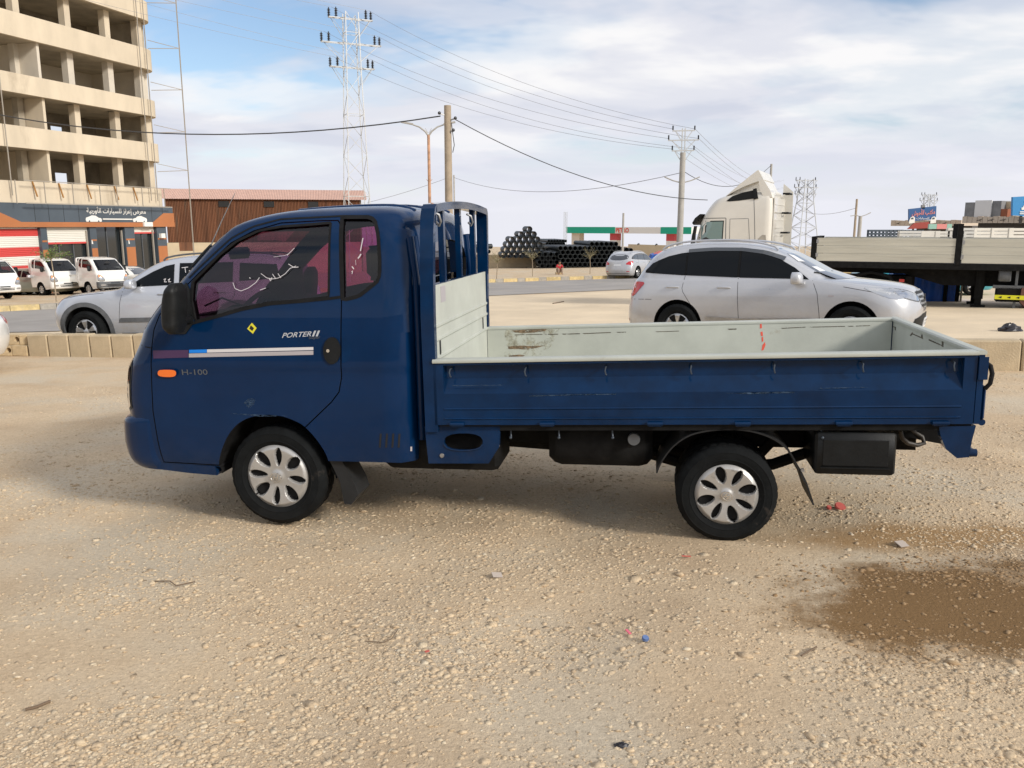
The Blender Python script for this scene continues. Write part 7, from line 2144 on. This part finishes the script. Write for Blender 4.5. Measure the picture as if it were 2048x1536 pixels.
# ------------------------------------------------------------------ trees, person, bag
mat('bark', (0.30, 0.24, 0.17), 0.9, var=.2, vscale=20)
mat('twig_dry', (0.27, 0.24, 0.14), 0.9, var=.3, vscale=5)
mat('leaf_green', (0.13, 0.20, 0.045), 0.7, var=.35, vscale=9)
def sapling(label, px, pyb, pyt, spread, leafy, seed, wrap=False):
    p = gpt(px, pyb); h = (at(px, pyt, p.y).z-p.z); g = random.Random(seed)
    t = thing('sapling', label, 'sapling', p)
    mb = MB(); th = h*(.86 if leafy > 10 else .55); tp = (g.uniform(-.06, .06), 0, th)
    mb.tube([(0, 0, -.05), (tp[0]*.4+.02, 0, th*.5), tp], [.032, .026, .02], 7); mb.build('trunk', 'bark', t, 50)
    br = MB(); lf = MB()
    for k in range(16):
        a = g.uniform(0, 6.283); e = g.uniform(.3, 1.1) if leafy < 10 else g.uniform(-.1, .9); ln = (h-th)*g.uniform(.5, 1.05)*(2.0 if leafy > 10 else 1)
        z0 = th*g.uniform(.85, 1); d = Vector((math.cos(a)*math.cos(e)*spread, math.sin(a)*math.cos(e)*spread, math.sin(e)))
        b0 = Vector((tp[0], 0, z0)); b1 = b0+d*ln*.5+Vector((0, 0, .04)); b2 = b0+d*ln
        br.tube([b0, b1, b2], [.014, .01, .005], 5)
        for q in range(leafy):
            c = b1.lerp(b2, g.uniform(0, 1.15))+Vector((g.uniform(-.12, .12), g.uniform(-.12, .12), g.uniform(-.1, .08)))
            u = Vector((g.uniform(-1, 1), g.uniform(-1, 1), g.uniform(-.6, .3))).normalized()*g.uniform(.05, .10); v = u.cross(Vector((g.uniform(-1, 1), g.uniform(-1, 1), 1))).normalized()*.026
            lf.add([c, c+u*.5+v, c+u, c+u*.5-v], [(0, 1, 2, 3)])
    br.build('branches', 'twig_dry', t, 50)
    if lf.v: lf.build('crown', 'leaf_green' if leafy > 10 else 'twig_dry', t)
    return t
sapling('young tree with drooping green leaves before the showroom shutters', 113, 604, 494, 1.25, 26, 1)
sapling('bare sapling nearest the truck headboard', 993, 559, 492, .8, 7, 2)
sapling('bare sapling in front of the end of the beige wall', 1065, 553, 485, .8, 7, 3)
sapling('bare sapling in front of the long pipe wall', 1180, 548, 484, .7, 6, 4)
mat('skin', (0.32, 0.18, 0.11), 0.6); mat('shirt_red', (0.45, 0.03, 0.04), 0.85); mat('trousers', (0.33, 0.25, 0.19), 0.9); mat('hair', (0.02, 0.016, 0.013), 0.8)
def skin_body(name, verts, edges, radii, m, parent, sub=2):
    me = bpy.data.meshes.new(name); me.from_pydata(verts, edges, [])
    o = bpy.data.objects.new(name, me); C.objects.link(o)
    md = o.modifiers.new('s', 'SKIN')
    for i, r in enumerate(radii): me.skin_vertices[0].data[i].radius = (r, r) if not isinstance(r, tuple) else r
    me.skin_vertices[0].data[0].use_root = True
    o.modifiers.new('d', 'SUBSURF').levels = sub
    bpy.context.view_layer.update()
    m2 = bpy.data.meshes.new_from_object(o.evaluated_get(bpy.context.evaluated_depsgraph_get()))
    bpy.data.objects.remove(o); m2.materials.clear(); m2.materials.append(MATS[m]); finish(m2, 179)
    return newobj(name, m2, parent)
pp_ = gpt(1119, 549)
ps = thing('person', 'person in a red shirt and light trousers sitting by the painted kerb', 'person', pp_, R(12))
# seated, knees up, leaning forward; pelvis first
J = [(0, .16, .30), (0, .12, .46), (0, .05, .64), (0, 0, .74), (0, -.03, .80), (0, -.05, .90), (0, -.06, .99),
     (-.17, .04, .70), (-.26, -.06, .52), (-.14, -.24, .44), (-.08, -.30, .43), (.17, .04, .70), (.26, -.06, .52), (.14, -.24, .44), (.08, -.30, .43),
     (-.10, .12, .28), (-.15, -.26, .46), (-.14, -.22, .06), (-.14, -.34, .03), (.10, .12, .28), (.15, -.26, .46), (.14, -.22, .06), (.14, -.34, .03)]
Ed = [(0,1),(1,2),(2,3),(3,4),(4,5),(5,6),(2,7),(7,8),(8,9),(9,10),(2,11),(11,12),(12,13),(13,14),(0,15),(15,16),(16,17),(17,18),(0,19),(19,20),(20,21),(21,22)]
Rd = [.14, .13, .14, .06, .055, .095, .07, .06, .048, .036, .03, .06, .048, .036, .03, .09, .07, .045, .035, .09, .07, .045, .035]
skin_body('body', J, Ed, Rd, 'skin', ps)
skin_body('shirt', [J[0], J[1], J[2], (0, .01, .70), J[7], J[8], J[11], J[12]], [(0,1),(1,2),(2,3),(2,4),(4,5),(2,6),(6,7)], [.16, .15, .16, .08, .08, .062, .08, .062], 'shirt_red', ps)
skin_body('trousers', [J[0], J[15], J[16], (-.14, -.225, .10), J[19], J[20], (.14, -.225, .10)], [(0,1),(1,2),(2,3),(0,4),(4,5),(5,6)], [.155, .105, .085, .062, .105, .085, .062], 'trousers', ps)
MB().ball((0, -.03, .975), .098, 12, 8, sc=(1, 1.08, .9)).build('hair', 'hair', ps, 60)
st = MB().box(-.25, .25, .02, .35, -.02, .17, 0, .02).build('concrete_seat_block', 'concrete_block', None)
st.matrix_world = Matrix.Translation(pp_) @ Matrix.Rotation(R(12), 4, 'Z'); tag(st, 'rough block used as a seat by the person in red', 'concrete block')
mat('bag_black', (0.02, 0.018, 0.022), 0.35, var=.3, vscale=12)
def crumple(name, label, cat, px, py, w, h, d, m, seed, group=None, rz=0, spiky=.35):
    p = gpt(px, py); g = np.random.default_rng(seed); mb = MB(); nu, nv_ = 14, 7
    for j in range(nv_+1):
        for i in range(nu):
            a = 2*math.pi*i/nu; t = j/nv_*math.pi/2
            r = math.cos(t)*(1+g.uniform(-spiky, spiky)*.6); z = math.sin(t)*(1+g.uniform(-spiky, spiky)*.5)
            mb.v.append((w/2*r*math.cos(a), d/2*r*math.sin(a), h*max(0, z)))
    for j in range(nv_):
        for i in range(nu):
            i2 = (i+1) % nu; mb.f.append((j*nu+i, j*nu+i2, (j+1)*nu+i2, (j+1)*nu+i)); mb.m.append(0)
    mb.f.append(tuple(range(nv_*nu, nv_*nu+nu))); mb.m.append(0)
    o = tag(mb.build(name, m, None), label, cat, group); o.location = (p.x, p.y, p.z-.005+float(zground(p.x, p.y)-zg(p.x, p.y))); o.rotation_euler = (0, 0, rz)
    return o
crumple('plastic_bag', 'crumpled black plastic bag lying beyond the right kerb block', 'bag', 2020, 663, .42, .16, .28, 'bag_black', 3)
crumple('plastic_bag', 'dark scrap of plastic half buried in the front gravel', 'litter', 1243, 1488, .055, .016, .035, 'bag_black', 4)
mat('lid_red', (0.50, 0.11, 0.09), 0.45); mat('cap_blue', (0.12, 0.19, 0.38), 0.45); mat('pink_plastic', (0.72, 0.16, 0.22), 0.5); mat('card_grey', (0.42, 0.36, 0.31), 0.8); mat('stick', (0.16, 0.11, 0.07), 0.9)
def on_ground(px, py, dz=0.0):
    p = gpt(px, py); return Vector((p.x, p.y, float(zground(p.x, p.y))+dz))
def disc(name, label, px, py, r, m, tilt=.15, th=.012):
    p = on_ground(px, py, .012); o = MB().lathe([(.001, th), (r*.86, th), (r*.9, th*.6), (r, th*.7), (r, 0), (r*.9, 0), (.001, .002)], (0, 0, 0), 'z', 24).build(name, m, None, 40)
    o.location = p; o.rotation_euler = (tilt, .1, 0); return tag(o, label, 'litter')
disc('bottle_cap', 'round red plastic lid behind the rear wheel', 1679, 1022, .034, 'lid_red', .5); disc('bottle_cap', 'small torn red cap just left of the round red lid', 1657, 1022, .016, 'lid_red', .4)
disc('bottle_cap', 'blue bottle cap in the front gravel', 1290, 1291, .015, 'cap_blue', .3)
def chip(name, label, px, py, w, d, m, rz, tilt=(0.1, .1), th=.004, cat='litter'):
    p = on_ground(px, py, .012); o = MB().box(-w/2, w/2, -d/2, d/2, 0, th).build(name, m, None); o.location = p; o.rotation_euler = (tilt[0], tilt[1], rz); return tag(o, label, cat)
chip('card_scrap', 'grey scrap of card behind the rear wheel', 1803, 1092, .07, .05, 'card_grey', .5, (.35, .1)); chip('card_scrap', 'flat grey chip on the gravel below the truck middle', 994, 1153, .055, .035, 'card_grey', .4, (.4, .2))
chip('plastic_scrap', 'short pink plastic strip near the blue cap', 1256, 1272, .012, .035, 'pink_plastic', .4); chip('plastic_scrap', 'thin red plastic strip below the rear wheel', 1372, 1121, .05, .008, 'lid_red', .1); chip('plastic_scrap', 'small dark red scrap left of the middle foreground', 854, 1307, .02, .010, 'lid_red', .7)
def twig(label, pts, r, m='stick'):
    P_ = [on_ground(px, py, .012) for px, py in pts]; o = MB().tube(P_, r, 6).build('twig', m, None, 50); return tag(o, label, 'twig')
twig('dark broken stick at the lower left edge', [(50,1412),(72,1408),(100,1398)], .006); twig('thin curved twig left of centre on the gravel', [(310,1164),(340,1163),(352,1172),(390,1163)], .0028); twig('forked dry twig in the middle foreground', [(730,1283),(768,1287),(783,1280),(796,1262)], .002)
twig('short straight twig below the rear wheel at right', [(1602,1316),(1620,1305),(1633,1298)], .004); twig('dry branch lying on the sand beyond the bed', [(1106,608),(1118,606),(1127,604)], .03)
# ------------------------------------------------------------------ low unseen wall added behind the photographer to darken the paint's reflections
tag(MB().box(-30, 7, -9.3, -9.0, -1.0, 2.8).build('reflection_wall', 'render_cream'), 'unseen wall added behind the photographer for dark reflections', 'wall')
